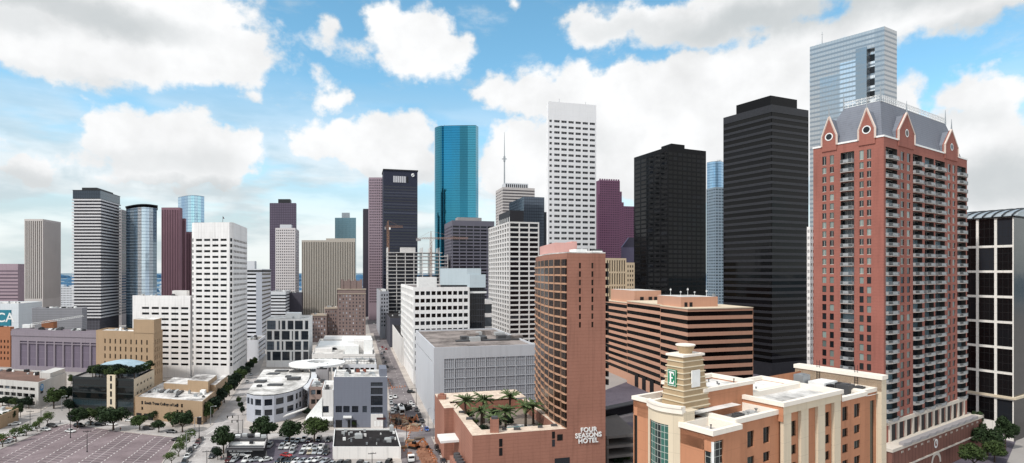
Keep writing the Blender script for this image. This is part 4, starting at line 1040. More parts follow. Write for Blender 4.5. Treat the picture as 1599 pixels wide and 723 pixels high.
# white windowed office
b = Bld('office_tower', 'white office block with regular rows of black square windows beside the street', 'office building', 626, 645.5, 733, 360, 448.5, vl=V1, vr=V2)
mb = MB(); W = b.lb
b.fac(mb, 'r', 0, b.zt, cols(W, 10, .76, .6, .6), rows(b.zt, 4.7, .52, 2.6, 6), .45)
b.fac(mb, 'l', 0, b.zt, cols(b.la, 14, .7, 1), [(a-.2, c+.6) for a, c in rows(b.zt, 4.7, .52, 2.6, 6)], 1.2, reveal=0)
for e in ('bl', 'br'): b.blank(mb, e, 0, b.zt)
mb.build('wall', M['white'], b.root); b.roof(roofm('grey_brown_roof', '#8f8784', '#57504d', .8), M['white'], .7, .5); b.put_windows(M['black_glass'], 100)
b.onroof('penthouse', M['whitepaint'], 10, W*.12, 22, W*.45, 7)
b.clutter(5, [M['unit'], M['unitdark']], .1, .3, .4, .9, 3)
b = Bld('office_tower', 'dark glass stair block under a large pale blue plant box', 'office building', 688, 734, 757, 372, 436, vl=None, vr=V2); b.la = b.along(b.dl, 688)
mb = MB()
b.blank(mb, 'l', 0, b.zt); b.blank(mb, 'r', 0, b.zt-7, 0); b.blank(mb, 'bl', 0, b.zt); b.blank(mb, 'br', 0, b.zt)
mb.build('wall', glass('stair_glass', '#121419', '#262a31', .3, .08, .5, 0, (1.5, .14, 3.8, .25), '#3b3e45'), b.root)
pb = wall('plant_blue', '#c3d0d6', .06, .15, (12, .15, 9, .15), .92)
k = MB(); k.prism([b.pt(b.la, -.4), b.pt(1.5, -.4), b.pt(1.5, b.lb*.9), b.pt(b.la, b.lb*.9)], ZW(445, 372), ZW(419, 372), 0, 1); k.build('plant_box', [pb, M['whitepaint']], b.root)
k = MB(); k.prism([b.pt(1.4, -.5), b.pt(-.3, -.5), b.pt(-.3, b.lb+.3), b.pt(1.4, b.lb+.3)], ZW(449, 372), ZW(428.5, 372)); k.build('plant_box', pb, b.root)
k = MB(); k.prism([b.pt(1.6, -.6), b.pt(-.6, -.6), b.pt(-.6, b.lb+.6), b.pt(1.6, b.lb+.6)], ZW(458, 372), ZW(455, 372), 0, None, True); k.build('cornice', M['whitepaint'], b.root)
k = MB(); k.prism([b.pt(1.0, -.9), b.pt(.2, -.9), b.pt(.2, .2), b.pt(1.0, .2)], 0, ZW(452, 372)); k.build('white_fin', M['whitepaint'], b.root)
gen('office_block', 'narrow glazed link with a white cap behind the stair block', 'office building', 755, 757, 768, 468, 395, M['white'], M['dark_glass'], None, 'band', 9, .7, 3, 5, vl=V1, vr=V2)

# ---- pale blank block with panelled front
b = Bld('telephone_exchange', 'bulky pale grey blank building with grilled front panels and a cluttered brown roof', 'exchange building', 649, 677.5, 836, 263.6, 543, vl=V1, vr=V2, lb=None)
W = b.lb; pg = wall('pale_panel', '#c3c5ca', .05, .2, (40, .1, 30, .1), .95)
mb = MB()
s0 = b.U('r', 693); cs = [(s0+(W-s0)*(i/9)+.3, s0+(W-s0)*((i+1)/9)-.0) for i in range(9)]
zr = [(3.0+i*4.55, 3.0+i*4.55+4.32) for i in range(6)]
b.fac(mb, 'r', 0, b.zt, cs, zr, .3, 'grille_panel')
o, e = b.edge('l')
b.fac(mb, 'l', 0, b.zt, [(b.la*.05, b.la*.93)], [(b.zt-7.6, b.zt-7.0)], .4, 'louvre_strip')
for sd_ in ('bl', 'br'): b.blank(mb, sd_, 0, b.zt)
mb.build('wall', pg, b.root)
b.put_windows({'grille_panel': wall('grille', '#b3b5bb', .06, .15, (1.05, .5, 2.2, .25), .5), 'louvre_strip': M['black']})
b.roof(M['roof_brown'], pg, .8, .7)
k = MB(); A = b.pt(0, s0); nx, ny = b.dr[1], -b.dr[0]
k.face([(A[0]+nx*-.3, A[1]+ny*-.3, 29.4), (*b.pt(.3, W), 29.4), (*b.pt(.3, W), 30.4), (A[0]-nx*.3, A[1]-ny*.3, 30.4)]); 
for i in range(9):
    p = b.la*rnd.uniform(.25, .7); q = W*(.38+.065*i); k = MB(); w = rnd.uniform(3, 7)
    k.prism(b.rect(p, q, p+rnd.uniform(3, 6), q+w), b.zt-.8, b.zt+rnd.uniform(.6, 1.6)); k.build('roof_unit', [M['unitdark'], M['unit'], M['roof_brown']][i % 3], b.root)
for q in (.47, .60, .90):
    x, y = b.pt(b.la*.35, W*q); k = MB(); k.tube([(x, y, b.zt-.8), (x, y, b.zt+1.2)], [2.4, 2.2], 14); k.build('cooling_fan', M['unitdark'], b.root)
k = MB(); k.prism(b.rect(b.la*.3, W*.3, b.la*.34, W*.98), b.zt-.75, b.zt-.1); k.build('roof_pipe', M['unitdark'], b.root)
for i, (sx, zz) in enumerate(((.35, -3.6), (.43, -3.2), (.5, -3.9))):
    p = b.la*(1-sx); A, B = b.pt(p+.7, -.0), b.pt(p-.7, 0); n2 = (-b.dl[1], b.dl[0]); 
k = MB(); A, B = b.pt(b.la*.3, 0), b.pt(b.la*.05, 0); n2 = (b.dl[1], -b.dl[0])
# ------------------------------------------------------------------ striped brick offices
st = wall('salmon_band', '#c79a83', .07, .15, (5, .07, 50, .1), .88); sb = glass('striped_black', '#050506', '#121112', .2, .12, .12, 0, (1.6, .08, None, 0), '#151515')
def striped(label, xl, xc, xr, yt, Y, lb=None, la=None):
    b = gen('striped_office', label, 'office building', xl, xc, xr, yt, Y, st, sb, 'band', 'band', 4.15, .54, 1.6, 3, vl=590, vr=V2, dep=.25, la=la, lb=lb, rm=M['roof_white'])
    k = MB(); k.prism([b.pt(b.la, -.25), b.pt(-.25, -.25), b.pt(-.25, b.lb), b.pt(b.la, b.lb)], b.zt-.35, b.zt+.15); k.build('coping', M['cream'], b.root)
    return b
sf = striped('salmon and black striped office, the nearest and widest of its stepped group', 1031, 1074, 1176, 482, 290)
s2 = striped('middle step of the salmon and black striped offices, with a white roof', 979, 1033, None, 476, 320, lb=26)
s3 = striped('farthest step of the striped offices, half hidden by the tall brick hotel', 940, 982, None, 473, 372, lb=26)
k = MB(); k.prism(sf.rect(sf.la*.35, 2, sf.la*1.25, 24), sf.zt-.8, sf.zt+5.4, 0, 1); ph = k.build('penthouse', [st, M['roof_white']], sf.root)
for q in (4, 7): 
    A, B = sf.pt(sf.la*.35-.05, q), sf.pt(sf.la*.35-.05, q+1.8); k = MB(); k.face([(*A, sf.zt), (*B, sf.zt), (*B, sf.zt+2.6), (*A, sf.zt+2.6)]); k.build('door', M['black'], ph)
for p, q, h in ((.6, 6, 3), (.7, 12, 4.5), (.8, 18, 2.5), (.5, 20, 3.5), (1.1, 8, 4)): 
    x, y = sf.pt(sf.la*p, q); k = MB(); k.tube([(x, y, sf.zt+5.4), (x, y, sf.zt+5.4+h)], [.12, .08], 5); k.box(x-.4, y-.2, sf.zt+5.4+h*.7, x+.4, y+.2, sf.zt+5.4+h*.9); k.build('antenna', M['whitepaint'], ph)
x, y = sf.pt(sf.la*.4, 22.5); k = MB(); k.tube([(x, y, sf.zt+5.3), (x, y, sf.zt+6.9)], [.8, .8], 12); k.build('vent', M['metal'], ph)
k = MB(); k.prism(s3.rect(-4, 2, 34, 21), s3.zt-.8, s3.zt+8, 0, 1); ph = k.build('penthouse', [st, M['roof_white']], s3.root)
for q in (6, 12, 16): A, B = s3.pt(-4.06, q), s3.pt(-4.06, q+2.6); k = MB(); k.face([(*A, s3.zt+1), (*B, s3.zt+1), (*B, s3.zt+4), (*A, s3.zt+4)]); k.build('opening', M['black'], ph)
k = MB(); o, e = s2.edge('l'); 
for i in range(3):
    p = s2.la*(.2+.22*i); A, B = s2.pt(p+5, -.1), s2.pt(p, -.1); k = MB(); k.face([(*A, .2), (*B, .2), (*B, 8), (*A, 8)]); k.build('garage_opening', M['black'], s2.root)
# skybridge between hotel and offices
p0, p1 = (XW(940, 226), 226.0), (XW(1000, 240), 240.0)
r = root('skybridge', 'dark enclosed footbridge between the tall brick hotel and the striped offices', 'footbridge', (p0[0], p0[1], 0))
k = MB(); dx, dy = p1[0]-p0[0], p1[1]-p0[1]; k.bar((0, 0, 14.5), (dx, dy, 14.5), 3.4, 3.2); k.build('deck', M['black_glass'], r)
k = MB(); k.bar((0, 0, 16.35), (dx, dy, 16.35), 3.8, .35); k.build('roof', M['unitdark'], r)
k = MB(); k.bar((0, 0, 12.7), (dx, dy, 12.7), 3.8, .4); k.build('floor', M['grey'], r)

# ------------------------------------------------------------------ tall brick hotel
Y0 = 188.0; cx_ = XW(885, Y0)
b = Bld('brick_hotel', 'slim tall orange brick hotel with a curved side of dark scalloped bay windows', 'hotel', 885, 885, 945.5, Y0, 395, la=54, vl=656, vr=V2)
W = b.lb; zt = b.zt
curve = [(18.4, 188), (16.6, 192), (14.6, 197), (13.2, 203), (12.1, 210.5), (11.2, 219), (10.5, 227.5), (10.1, 235), (9.9, 241)]
cv = [(p[0]-b.X, p[1]-b.Y) for p in curve]; cv[0] = (0, 0)
zp = 17.0
mb = MB()
# front brick with two columns of slits
s = lambda px: b.U('r', px)
fr = rows(zt, 2.78, .66, 3.2, 30)
b.fac(mb, 'r', 0, zt, [(s(904), s(907.4)), (s(923.5), s(926.8))], [t for t in fr if t[1] > ZW(509, Y0)], .25)
far = [(p[0]+b.dr[0]*W, p[1]+b.dr[1]*W) for p in cv]
b.blank(mb, (far[0], far[-1]), 0, zt); mb.face([(*far[-1], 0), (*cv[-1], 0), (*cv[-1], zt), (*far[-1], zt)])
# curved side: solid top band, recessed wall behind the bays
for i in range(len(cv)-1):
    a, c = cv[i+1], cv[i]
    mb.face([(*a, zt-2.0), (*c, zt-2.0), (*c, zt), (*a, zt)]); mb.face([(*a, 0), (*c, 0), (*c, zp+1), (*a, zp+1)])
mb.build('wall', M['brick'], b.root)
rim = wall('brick_sill', '#b48d74', .06, .1)
gl = glass('hotel_bay_glass', '#140f0e', '#3d332e', .35, .2, .18, 0, (1.35, .2, None, 0), '#5d4032')
z = zt-2.0; nb = 8
fl = 0
while z-2.78 > zp:
    k = MB()
    for i in range(nb):          # scalloped brick sill: one shallow bow a bay
        a, c = cv[i+1], cv[i]; dx, dy = c[0]-a[0], c[1]-a[1]; l = hypot(dx, dy); nx, ny = dy/l, -dx/l
        arcp = [(a[0]+dx*t-nx*-(.15+.6*sin(pi*t)), a[1]+dy*t-ny*-(.15+.6*sin(pi*t))) for t in (0, .17, .33, .5, .67, .83, 1)]
        k.prism(arcp+[(c[0]-nx, c[1]-ny), (a[0]-nx, a[1]-ny)], z-2.78, z-2.78+.58, 0, None, True)
        w1 = (a[0]+nx*.12, a[1]+ny*.12); w2 = (c[0]+nx*.12, c[1]+ny*.12); m_ = ((a[0]+c[0])/2+nx*.6, (a[1]+c[1])/2+ny*.6)
        u = (dx/l, dy/l)
        b.wins.setdefault('bay_window', []).append(((a[0]+dx/2+nx*.32, a[1]+dy/2+ny*.32, z-1.16), l*.93, 2.32, u))
    k.build('scalloped_sill', rim, b.root)
    z -= 2.78; fl += 1
for i in range(1, nb):
    k = MB(); a = cv[i]; c = cv[i+1]; l = hypot(c[0]-a[0], c[1]-a[1]); n_ = (-(a[1]-c[1])/l*-1, (a[0]-c[0])/l*-1)
    k.box(a[0]-.42, a[1]-.1, zp, a[0]+.3, a[1]+.16, zt-1.9); k.build('brick_pier', rim, b.root)
b.put_windows(gl, 100)
poly = cv[::-1]+[far[0], far[-1]]
k = MB(); k.prism(poly, zt-.05, zt+.35); k.build('roof', [M['roof_white']], b.root)
pkm = wall('pink_stucco', '#d3a49c', .05, .12)
def pp(t, w): # point on the roof: t along the curve, w across
    i = min(int(t*8), 7); f = t*8-i; a, c = cv[i], cv[i+1]; q = (a[0]+(c[0]-a[0])*f, a[1]+(c[1]-a[1])*f); return (q[0]+b.dr[0]*W*w, q[1]+b.dr[1]*W*w)
k = MB(); k.prism([pp(.85, .08), pp(.3, .06), pp(.3, .62), pp(.85, .75)], zt+.3, zt+4.0); k.build('penthouse', pkm, b.root)
k = MB(); k.prism([pp(.55, .58), pp(.38, .62), pp(.38, .76), pp(.55, .76)], zt+.3, zt+4.7); k.build('penthouse', pkm, b.root)
k = MB(); k.prism([pp(.26, .40), pp(.12, .36), pp(.12, .66), pp(.26, .6)], zt+.3, zt+1.5); k.build('roof_unit', M['whitepaint'], b.root)
k = MB(); k.prism([pp(.5, .80), pp(.05, .72), pp(.05, .98), pp(.5, .98)], zt+.3, zt+.9); k.build('roof_unit', M['whitepaint'], b.root)
for i in range(6): 
    k = MB(); x, y = pp(.06, .72+.045*i); k.box(x-.3, y-.3, zt+.9, x+.3, y+.3, zt+1.4); k.build('vent', M['unitdark'], b.root)
# narrow window strip on the far edge of the brick face
k = MB()
o, e = (b.dr[0]*(W-.02), b.dr[1]*(W-.02)), far[2]
for a, c in fr:
    kk = MB(); A, B = b.pt(0, W), (far[1][0], far[1][1]); n_ = (b.dr[0]*.7, b.dr[1]*.7); d0 = b.dl
    kk.prism([(A[0]+.6, A[1]+.9), (A[0]+.6+n_[0], A[1]+.9+n_[1]), (B[0]+.6+n_[0], B[1]+n_[1]), (B[0]+.6, B[1])], a, c); kk.build('side_window', M['black_glass'], b.root)
ang = atan2(b.dr[1], b.dr[0]); nx, ny = b.dr[1], -b.dr[0]
for tx, px, py in (('FOUR', 919, 673.5), ('SEASONS', 918.5, 682), ('HOTEL', 918, 690.5)):
    A = b.pt(0, s(px)); text('lettering', tx, 2.15, M['whitepaint'], b.root, (A[0]+nx*.25, A[1]+ny*.25, ZW(py, Y0)), ang, .14, .06, spacing=1.06)
# podium
z1 = 19.0
x0 = 31.3
d1, d2 = vpd(V1), (-vpd(V2)[0]*-1, vpd(V2)[1]*1)
hdr = b.dr
def Q(u_, v_): return (-u_*hdr[0]+v_*d1[0], -u_*hdr[1]+v_*d1[1])     # u to the west along the front, v away up the street
r = root('hotel_podium', 'low orange brick hotel wing wrapped around a sunken palm garden with a pool', 'hotel wing', (b.X, b.Y, 0))
mb = MB()
def wallrun(a, c, zt_, h0=0): mb.face([(*a, h0), (*c, h0), (*c, zt_), (*a, zt_)])
wallrun(Q(x0, 0), Q(0, 0), z1); wallrun(Q(x0, 36), Q(x0, 0), z1); wallrun(Q(x0+3.5, 62), Q(x0+3.5, 36), z1+.6); wallrun(Q(x0+3.5, 36), Q(x0, 36), z1+.6); wallrun(Q(0, 62), Q(x0+3.5, 62), z1+.6)
gz = 15.2
I = [Q(x0-4.2, 5.8), Q(2, 5.8), Q(2, 46), Q(x0-2.5, 46)]
for a, c in zip(I, I[1:]+I[:1]): mb.face([(*a, gz), (*c, gz), (*c, z1), (*a, z1)])
mb.build('wall', M['brick'], r)
k = MB()
k.face([(*q, z1) for q in (Q(x0, 0), Q(0, 0), I[1], I[0])]); k.face([(*q, z1) for q in (Q(x0, 0), I[0], I[3], Q(x0, 46))]); 
k.face([(*q, z1+.6) for q in (Q(x0+3.5, 46), Q(0, 46), Q(0, 62), Q(x0+3.5, 62))]); k.face([(*q, z1+.6) for q in (Q(x0+3.5, 36), Q(x0, 36), Q(x0, 46), Q(x0+3.5, 46))])
k.face([(*q, z1) for q in (I[1], Q(0, 0), Q(0, 46), I[2])])
k.build('roof', roofm('cream_roof', '#ead9c6', '#a78f7f', .5, .3), r)
k = MB(); k.face([(*q, gz) for q in I]); k.build('garden_floor', plain('garden_paving', '#8a7f74', .8), r)
k = MB(); A = Q(11.5, 15); n_ = 18; k.face([(A[0]+5*cos(2*pi*i/n_)*(1+.2*cos(4*pi*i/n_)), A[1]+3.6*sin(2*pi*i/n_), gz+.5) for i in range(n_)]); k.build('pool_water', plain('pool_water', '#3fb5b5', .08), r)
k = MB(); A = Q(11.5, 15); k.tube([(A[0], A[1], gz), (A[0], A[1], gz+.45)], [6.3, 6.3], 24); k.build('pool_rim', M['offwhite'], r)
k = MB(); A = Q(23.6, 2.6); k.box(A[0]-1.4, A[1]-1.4, z1, A[0]+1.4, A[1]+1.4, z1+4.2, 0); k.build('chimney', M['brick'], r)
k = MB(); k.box(A[0]-1.0, A[1]-1.0, z1+4.2, A[0]+1.0, A[1]+1.0, z1+4.9); k.build('chimney_cap', M['unitdark'], r)
k = MB(); A = Q(x0+2, 52); k.box(A[0]-1.6, A[1]-1.6, z1+.6, A[0]+1.6, A[1]+1.6, z1+2.2); k.box(A[0]-.8, A[1]-.8, z1+2.2, A[0]+.8, A[1]+.8, z1+2.8, 0); k.build('roof_stack', M['brick'], r)
for u_, za, zb, w_ in ((22.2, 12, 17.5, 1.1), (4.6, 13.5, 18.5, 1.0)):
    for j in (0, 1):
        A, B = Q(u_+w_/2, -.06), Q(u_-w_/2, -.06); k = MB(); zz = za+(zb-za)*j*.52; k.face([(*A, zz), (*B, zz), (*B, zz+(zb-za)*.45), (*A, zz+(zb-za)*.45)]); k.build('window', M['black_glass'], r)
for u_, w_, za, zb in ((2.4, 1.9, 15.3, 17.3), (1.6, 5.2, 6.5, 9.6)):
    A, B = Q(u_+w_/2, -.08), Q(u_-w_/2, -.08); k = MB(); k.face([(*A, za), (*B, za), (*B, zb), (*A, zb)]); k.build('window', M['black_glass'], r)
for u_, v_, sx in ((16, 3, 1.1), (20, 4, .7), (8, 3.4, .8), (3, 4, 1), (x0-3, 20, 1.2), (x0-2, 30, 1)):
    A = Q(u_, v_); k = MB(); k.box(A[0]-sx, A[1]-sx*.6, z1, A[0]+sx, A[1]+sx*.6, z1+.6); k.build('roof_unit', M['unitdark'], r)
# white edge blocks and entrance canopies on the street side
k = MB(); P = [Q(x0+4.5, 36), Q(x0, 36), Q(x0, 44), Q(x0+4.5, 44)]; k.prism([Q(x0+6.5, 24), Q(x0, 24), Q(x0, 33), Q(x0+6.5, 33)], 10.2, 11, 0, None, True); k.build('door_canopy', M['whitepaint'], r)
for v0, v1, ww, zz in ((6, 20, 4, 7.0), (2, 5, 3, 5)):
    k = MB(); k.prism([Q(x0+ww, v0), Q(x0, v0), Q(x0, v1), Q(x0+ww, v1)], 0, zz); k.build('service_bay', M['brick'], r)
for j in range(4):
    A = Q(x0+2, 8+3*j); k = MB(); k.tube([(A[0], A[1], 7), (A[0], A[1], 8.6)], [1.2, 1.1], 12); k.build('cooling_fan', M['unitdark'], r)
for v0, v1 in ((7, 12), (14, 19)):
    A, B = Q(x0+4.05, v1), Q(x0+4.05, v0); k = MB(); k.face([(*A, .2), (*B, .2), (*B, 4.6), (*A, 4.6)]); k.build('dock_door', M['black'], r)
podQ = Q; podO = (b.X, b.Y); podz = gz
# small parking deck ramp right of the hotel
M['deck_dark'] = wall('deck_concrete', '#6a6663', .15, .3)
rr_ = root('parking_deck', 'pale concrete ramped parking deck tucked beside the brick hotel', 'parking garage', (XW(968, 200), 200, 0))
for j in range(4):
    k = MB(); k.prism([(-5, -2), (7, 1.5), (4, 30), (-8, 26)], 2.5+j*3.4, 3.4+j*3.4, 0, None, True); k.build('deck_slab', M['deck_dark'], rr_)
for x, y in ((-4.5, -1), (6, 2), (3.5, 28), (-7, 25)):
    k = MB(); k.box(x-.4, y-.4, 0, x+.4, y+.4, 13); k.build('column', M['deck_dark'], rr_)

# ------------------------------------------------------------------ red brick residential tower
b = Bld('residential_tower', 'red brick residential tower with stacked balconies, gables and a steep slate roof with railing', 'apartment tower', 1270, 1380, 1510, 190, 212, vl=189, vr=2120)
tower = b; zt = b.zt; Lw, Rw = b.la, b.lb
U = b.U
mb = MB(); zb = 17.5
rt = [(zt-3.6-3.2, zt-3.6)]; z = zt-7.6
while z-2.25 > zb: rt.append((z-2.25, z)); z -= 3.25
Lcw = [(U('l', a), U('l', c)) for a, c in ((1284, 1290.3), (1295.7, 1302), (1342, 1348.6), (1353.6, 1360.3))]
Lcb = [(U('l', 1315), U('l', 1331.5))]
Rcw = [(U('r', a), U('r', c)) for a, c in ((1406.4, 1412), (1416.3, 1421.8), (1480, 1484.6), (1487.6, 1491.8))]
Rcb = [(U('r', a), U('r', c)) for a, c in ((1384, 1400), (1426.5, 1439.3), (1445, 1457.4), (1461.3, 1474.6), (1495.6, 1507.5))]
def mixfac(side, cw, cb):
    W_ = Lw if side == 'l' else Rw
    o, e = b.edge(side); u = ((e[0]-o[0])/W_, (e[1]-o[1])/W_)
    allc = sorted([(t, 'window', .25) for t in cw]+[(t, 'balcony_door', 1.5) for t in cb]); 
    # strips of wall between the columns are one facade each, so windows and recesses can differ in depth
    edges = [0]+[(allc[i][0][1]+allc[i+1][0][0])/2 for i in range(len(allc)-1)]+[W_]
    for i, (t, kd, dp) in enumerate(allc):
        A = (o[0]+u[0]*edges[i], o[1]+u[1]*edges[i]); B = (o[0]+u[0]*edges[i+1], o[1]+u[1]*edges[i+1])
        rs_ = rt if kd == 'window' else [(a-.35, c+.25) for a, c in rt]
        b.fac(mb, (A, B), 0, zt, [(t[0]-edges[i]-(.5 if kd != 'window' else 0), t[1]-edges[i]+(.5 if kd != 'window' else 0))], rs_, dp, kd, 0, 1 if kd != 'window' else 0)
mixfac('l', Lcw, Lcb); mixfac('r', Rcw, Rcb)
b.blank(mb, 'bl', 0, zt); b.blank(mb, 'br', 0, zt)
mb.build('wall', [M['brick_red'], plain('recess_shade', '#4b4644', .9)], b.root)  # second colour darkens the reveals to deepen shade in the balcony recesses
frame = plain('window_frame', '#c9c6bd', .5)
fcache = {}
def addframe(kind, o, w, h):
    key = (round(w, 2), round(h, 2), kind)
    if key not in fcache:
        k = MB(); t = .09; bars = [(-w/2, -h/2, w/2, -h/2+.16), (-w/2, h/2-.12, w/2, h/2), (-t/2, -h/2+.16, t/2, h/2-.12)]
        if kind == 'balcony_door': bars = [(-w/2, h/2-.12, w/2, h/2), (-w/6-t/2, -h/2, -w/6+t/2, h/2-.12), (w/6-t/2, -h/2, w/6+t/2, h/2-.12)]
        for x0_, z0_, x1_, z1_ in bars: k.face([(x0_, -.05, z0_), (x1_, -.05, z0_), (x1_, -.05, z1_), (x0_, -.05, z1_)])
        fcache[key] = k.mesh('frame', [frame])
    link('frame', fcache[key], o)
b.put_windows({'window': glass('flat_glass', '#14191d', '#8d9c97', .55, .08, .5), 'balcony_door': glass('balcony_door_glass', '#181e24', '#7f97a3', .45, .1, .5)}, 100, addframe)
# balconies
rail = plain('balcony_rail', '#a6a9ab', .5, .2); slabm = plain('balcony_slab_paint', '#b5afaa', .7)
cacheb = {}
made = 0
specs = []
for side, cb in (('l', Lcb), ('r', Rcb)):
    o, e = b.edge(side); W_ = Lw if side == 'l' else Rw; u = ((e[0]-o[0])/W_, (e[1]-o[1])/W_)
    for t in cb:
        for a, c in rt: specs.append((a-.35, side, t, o, u))
specs.sort(key=lambda q: -q[0])
rest, restr = MB(), MB()
def balc(k, k2, w):
    ol = [(-w/2-.4, 0), (-w/2-.3, -.8), (-w/4, -1.25), (w/4, -1.25), (w/2+.3, -.8), (w/2+.4, 0)]
    k.prism(ol, -.22, .0, 0, None, True)
    for i in range(5):
        p, q = ol[i], ol[i+1]; k2.face([(*p, .12), (*q, .12), (*q, .95), (*p, .95)]) if i % 2 == 0 else None; k2.bar((*p, 1.05), (*q, 1.05), .08); k2.bar((*p, .55), (*q, .55), .05); n_ = 4
        for j in range(n_): t = (j+.5)/n_; x, y = p[0]+(q[0]-p[0])*t, p[1]+(q[1]-p[1])*t; k2.bar((x, y, 0), (x, y, 1.05), .05)
for i, (z, side, t, o, u) in enumerate(specs):
    w = t[1]-t[0]; m_ = (t[0]+t[1])/2; key = (side, round(w, 2))
    loc = (o[0]+u[0]*m_, o[1]+u[1]*m_, z)
    if i < 100:
        if key not in cacheb:
            k, k2 = MB(), MB(); balc(k, k2, w); cacheb[key] = (k.mesh('balcony', [slabm]), k2.mesh('railing', [rail]))
        ob = link('balcony', cacheb[key][0], b.root, loc, atan2(u[1], u[0])); link('railing', cacheb[key][1], ob)
    else:
        k, k2 = MB(), MB(); balc(k, k2, w)
        for src, dst in ((k, rest), (k2, restr)):
            base = len(dst.v); dst.v += [(loc[0]+x*u[0]-y*u[1], loc[1]+x*u[1]+y*u[0], loc[2]+zz) for x, y, zz in src.v]
            dst.f += [tuple(base+j for j in f) for f in src.f]; dst.m += src.m; dst.uv += src.uv
ro = tag(rest.build('balcony', slabm, b.root), kind='stuff'); tag(restr.build('railing', rail, b.root), kind='stuff')
# roof
slate = wall('slate', '#7d818b', .12, .3, (50, .05, .8, .14), .8)
ZR = 128.4; T = [b.pt(15.6, 6), b.pt(3.6, 6), b.pt(3.6, 61), b.pt(15.6, 61)]
E = [b.pt(Lw-.9, .9), b.pt(.9, .9), b.pt(.9, Rw-2), b.pt(Lw-.9, Rw-2)]
k = MB(); k.frustum(E, zt-.2, T, ZR); k.build('slate_roof', slate, b.root)
k = MB()
for i, j in ((0, 1), (1, 2), (2, 3), (3, 0)):
    P = [b.pt(Lw, 0), b.pt(0, 0), b.pt(0, Rw), b.pt(Lw, Rw)]; I = b.foot(.9)
    k.face([(*P[i], zt+.35), (*P[j], zt+.35), (*I[j], zt+.35), (*I[i], zt+.35)])
    O = [b.pt(Lw+.2, -.2), b.pt(-.2, -.2), b.pt(-.2, Rw+.2), b.pt(Lw+.2, Rw+.2)]
    k.face([(*O[i], zt-.25), (*O[j], zt-.25), (*O[j], zt+.35), (*O[i], zt+.35)]); k.face([(*O[i], zt+.35), (*O[j], zt+.35), (*P[j], zt+.35), (*P[i], zt+.35)])
k.build('white_cornice', M['whitepaint'], b.root)
crest = MB()
for A, B in ((T[0], T[1]), (T[1], T[2]), (T[2], T[3])):
    l = hypot(B[0]-A[0], B[1]-A[1]); n_ = max(3, int(l/1.5))
    for zz in (.15, .9, 2.1): crest.bar((*A, ZR+zz), (*B, ZR+zz), .14)
    for i in range(n_+1):
        t = i/n_; x, y = A[0]+(B[0]-A[0])*t, A[1]+(B[1]-A[1])*t; crest.bar((x, y, ZR), (x, y, ZR+2.3), .12)
        if i < n_:
            t2 = (i+1)/n_; x2, y2 = A[0]+(B[0]-A[0])*t2, A[1]+(B[1]-A[1])*t2
            crest.bar((x, y, ZR+.9), (x2, y2, ZR+2.1), .09); crest.bar((x2, y2, ZR+.9), (x, y, ZR+2.1), .09)
crest.build('roof_railing', M['whitepaint'], b.root)
for A in (T[0], T[1], T[2]):
    k = MB(); k.tube([(*A, ZR-.3), (*A, ZR+2.4), (*A, ZR+5.6)], [.28, .2, .05], 6); k.build('spire', M['metal'], b.root)
stone_pink = wall('gable_stone', '#dccabf', .06, .15)
def gable(side, px0, px1, yp):
    u0, u1 = U(side, px0), U(side, px1); o, e = b.edge(side); W_ = Lw if side == 'l' else Rw; u = ((e[0]-o[0])/W_, (e[1]-o[1])/W_); n_ = (u[1], -u[0])
    m_ = (u0+u1)/2
    def P(s_, z, d=0): return (o[0]+u[0]*s_+n_[0]*d, o[1]+u[1]*s_+n_[1]*d, z)
    Ym = b.Y+P(m_, 0)[1]; zp_ = ZW(yp, Ym); sh = zt+3.2
    k = MB(); f = [P(u0, zt-2, .35), P(u1, zt-2, .35), P(u1, sh, .35), P(m_, zp_, .35), P(u0, sh, .35)]
    bk_ = [(q[0]-n_[0]*.9, q[1]-n_[1]*.9, q[2]) for q in f]
    k.face(f); k.face(bk_[::-1])
    for i in range(5): k.face([f[i], bk_[i], bk_[(i+1) % 5], f[(i+1) % 5]])
    g = k.build('gable', M['brick_red'], b.root)
    k = MB()
    for a, c in ((P(u0, zt-.2, .3), P(u0, sh, .3)), (P(u0, sh, .3), P(m_, zp_+.25, .3)), (P(m_, zp_+.25, .3), P(u1, sh, .3)), (P(u1, sh, .3), P(u1, zt-.2, .3))): k.bar(a, c, .5, .45)
    k.build('coping', stone_pink, g)
    k = MB(); zc_ = zt+3.0; R1, R2 = 1.4, 1.05
    for i in range(24):
        t0, t1 = 2*pi*i/24, 2*pi*(i+1)/24
        k.face([P(m_+R2*cos(t0), zc_+R2*sin(t0), .45), P(m_+R1*cos(t0), zc_+R1*sin(t0), .45), P(m_+R1*cos(t1), zc_+R1*sin(t1), .45), P(m_+R2*cos(t1), zc_+R2*sin(t1), .45)])
    k.build('window_surround', M['whitepaint'], g)
    k = MB(); k.face([P(m_+R2*cos(2*pi*i/24), zc_+R2*sin(2*pi*i/24), .40) for i in range(24)]); k.build('round_window', M['black_glass'], g)
    k = MB()   # dormer roof behind
    D_ = -7.0
    for a, c in ((u0, m_), (m_, u1)):
        za, zc2 = (sh, zp_-.4) if a == u0 else (zp_-.4, sh)
        k.face([P(a, za, -.5), P(c, zc2, -.5), P(c, zc2, D_), P(a, za, D_)])
    k.face([P(u0, zt, -.5), P(u0, sh, -.5), P(u0, sh, D_), P(u0, zt, D_)]); k.face([P(u1, zt, -.5), P(u1, sh, -.5), P(u1, sh, D_), P(u1, zt, D_)])
    k.build('dormer_roof', slate, g)
    k = MB(); q = P(m_, zp_, .3); k.tube([q, (q[0], q[1], q[2]+1.5), (q[0], q[1], q[2]+4.4)], [.3, .2, .04], 6); k.build('spire', M['metal'], g)
for a in (('l', 1283.8, 1307, 183.5), ('l', 1341, 1367, 170), ('r', 1401.5, 1426.5, 177.5), ('r', 1474, 1494.5, 203.5)): gable(*a)
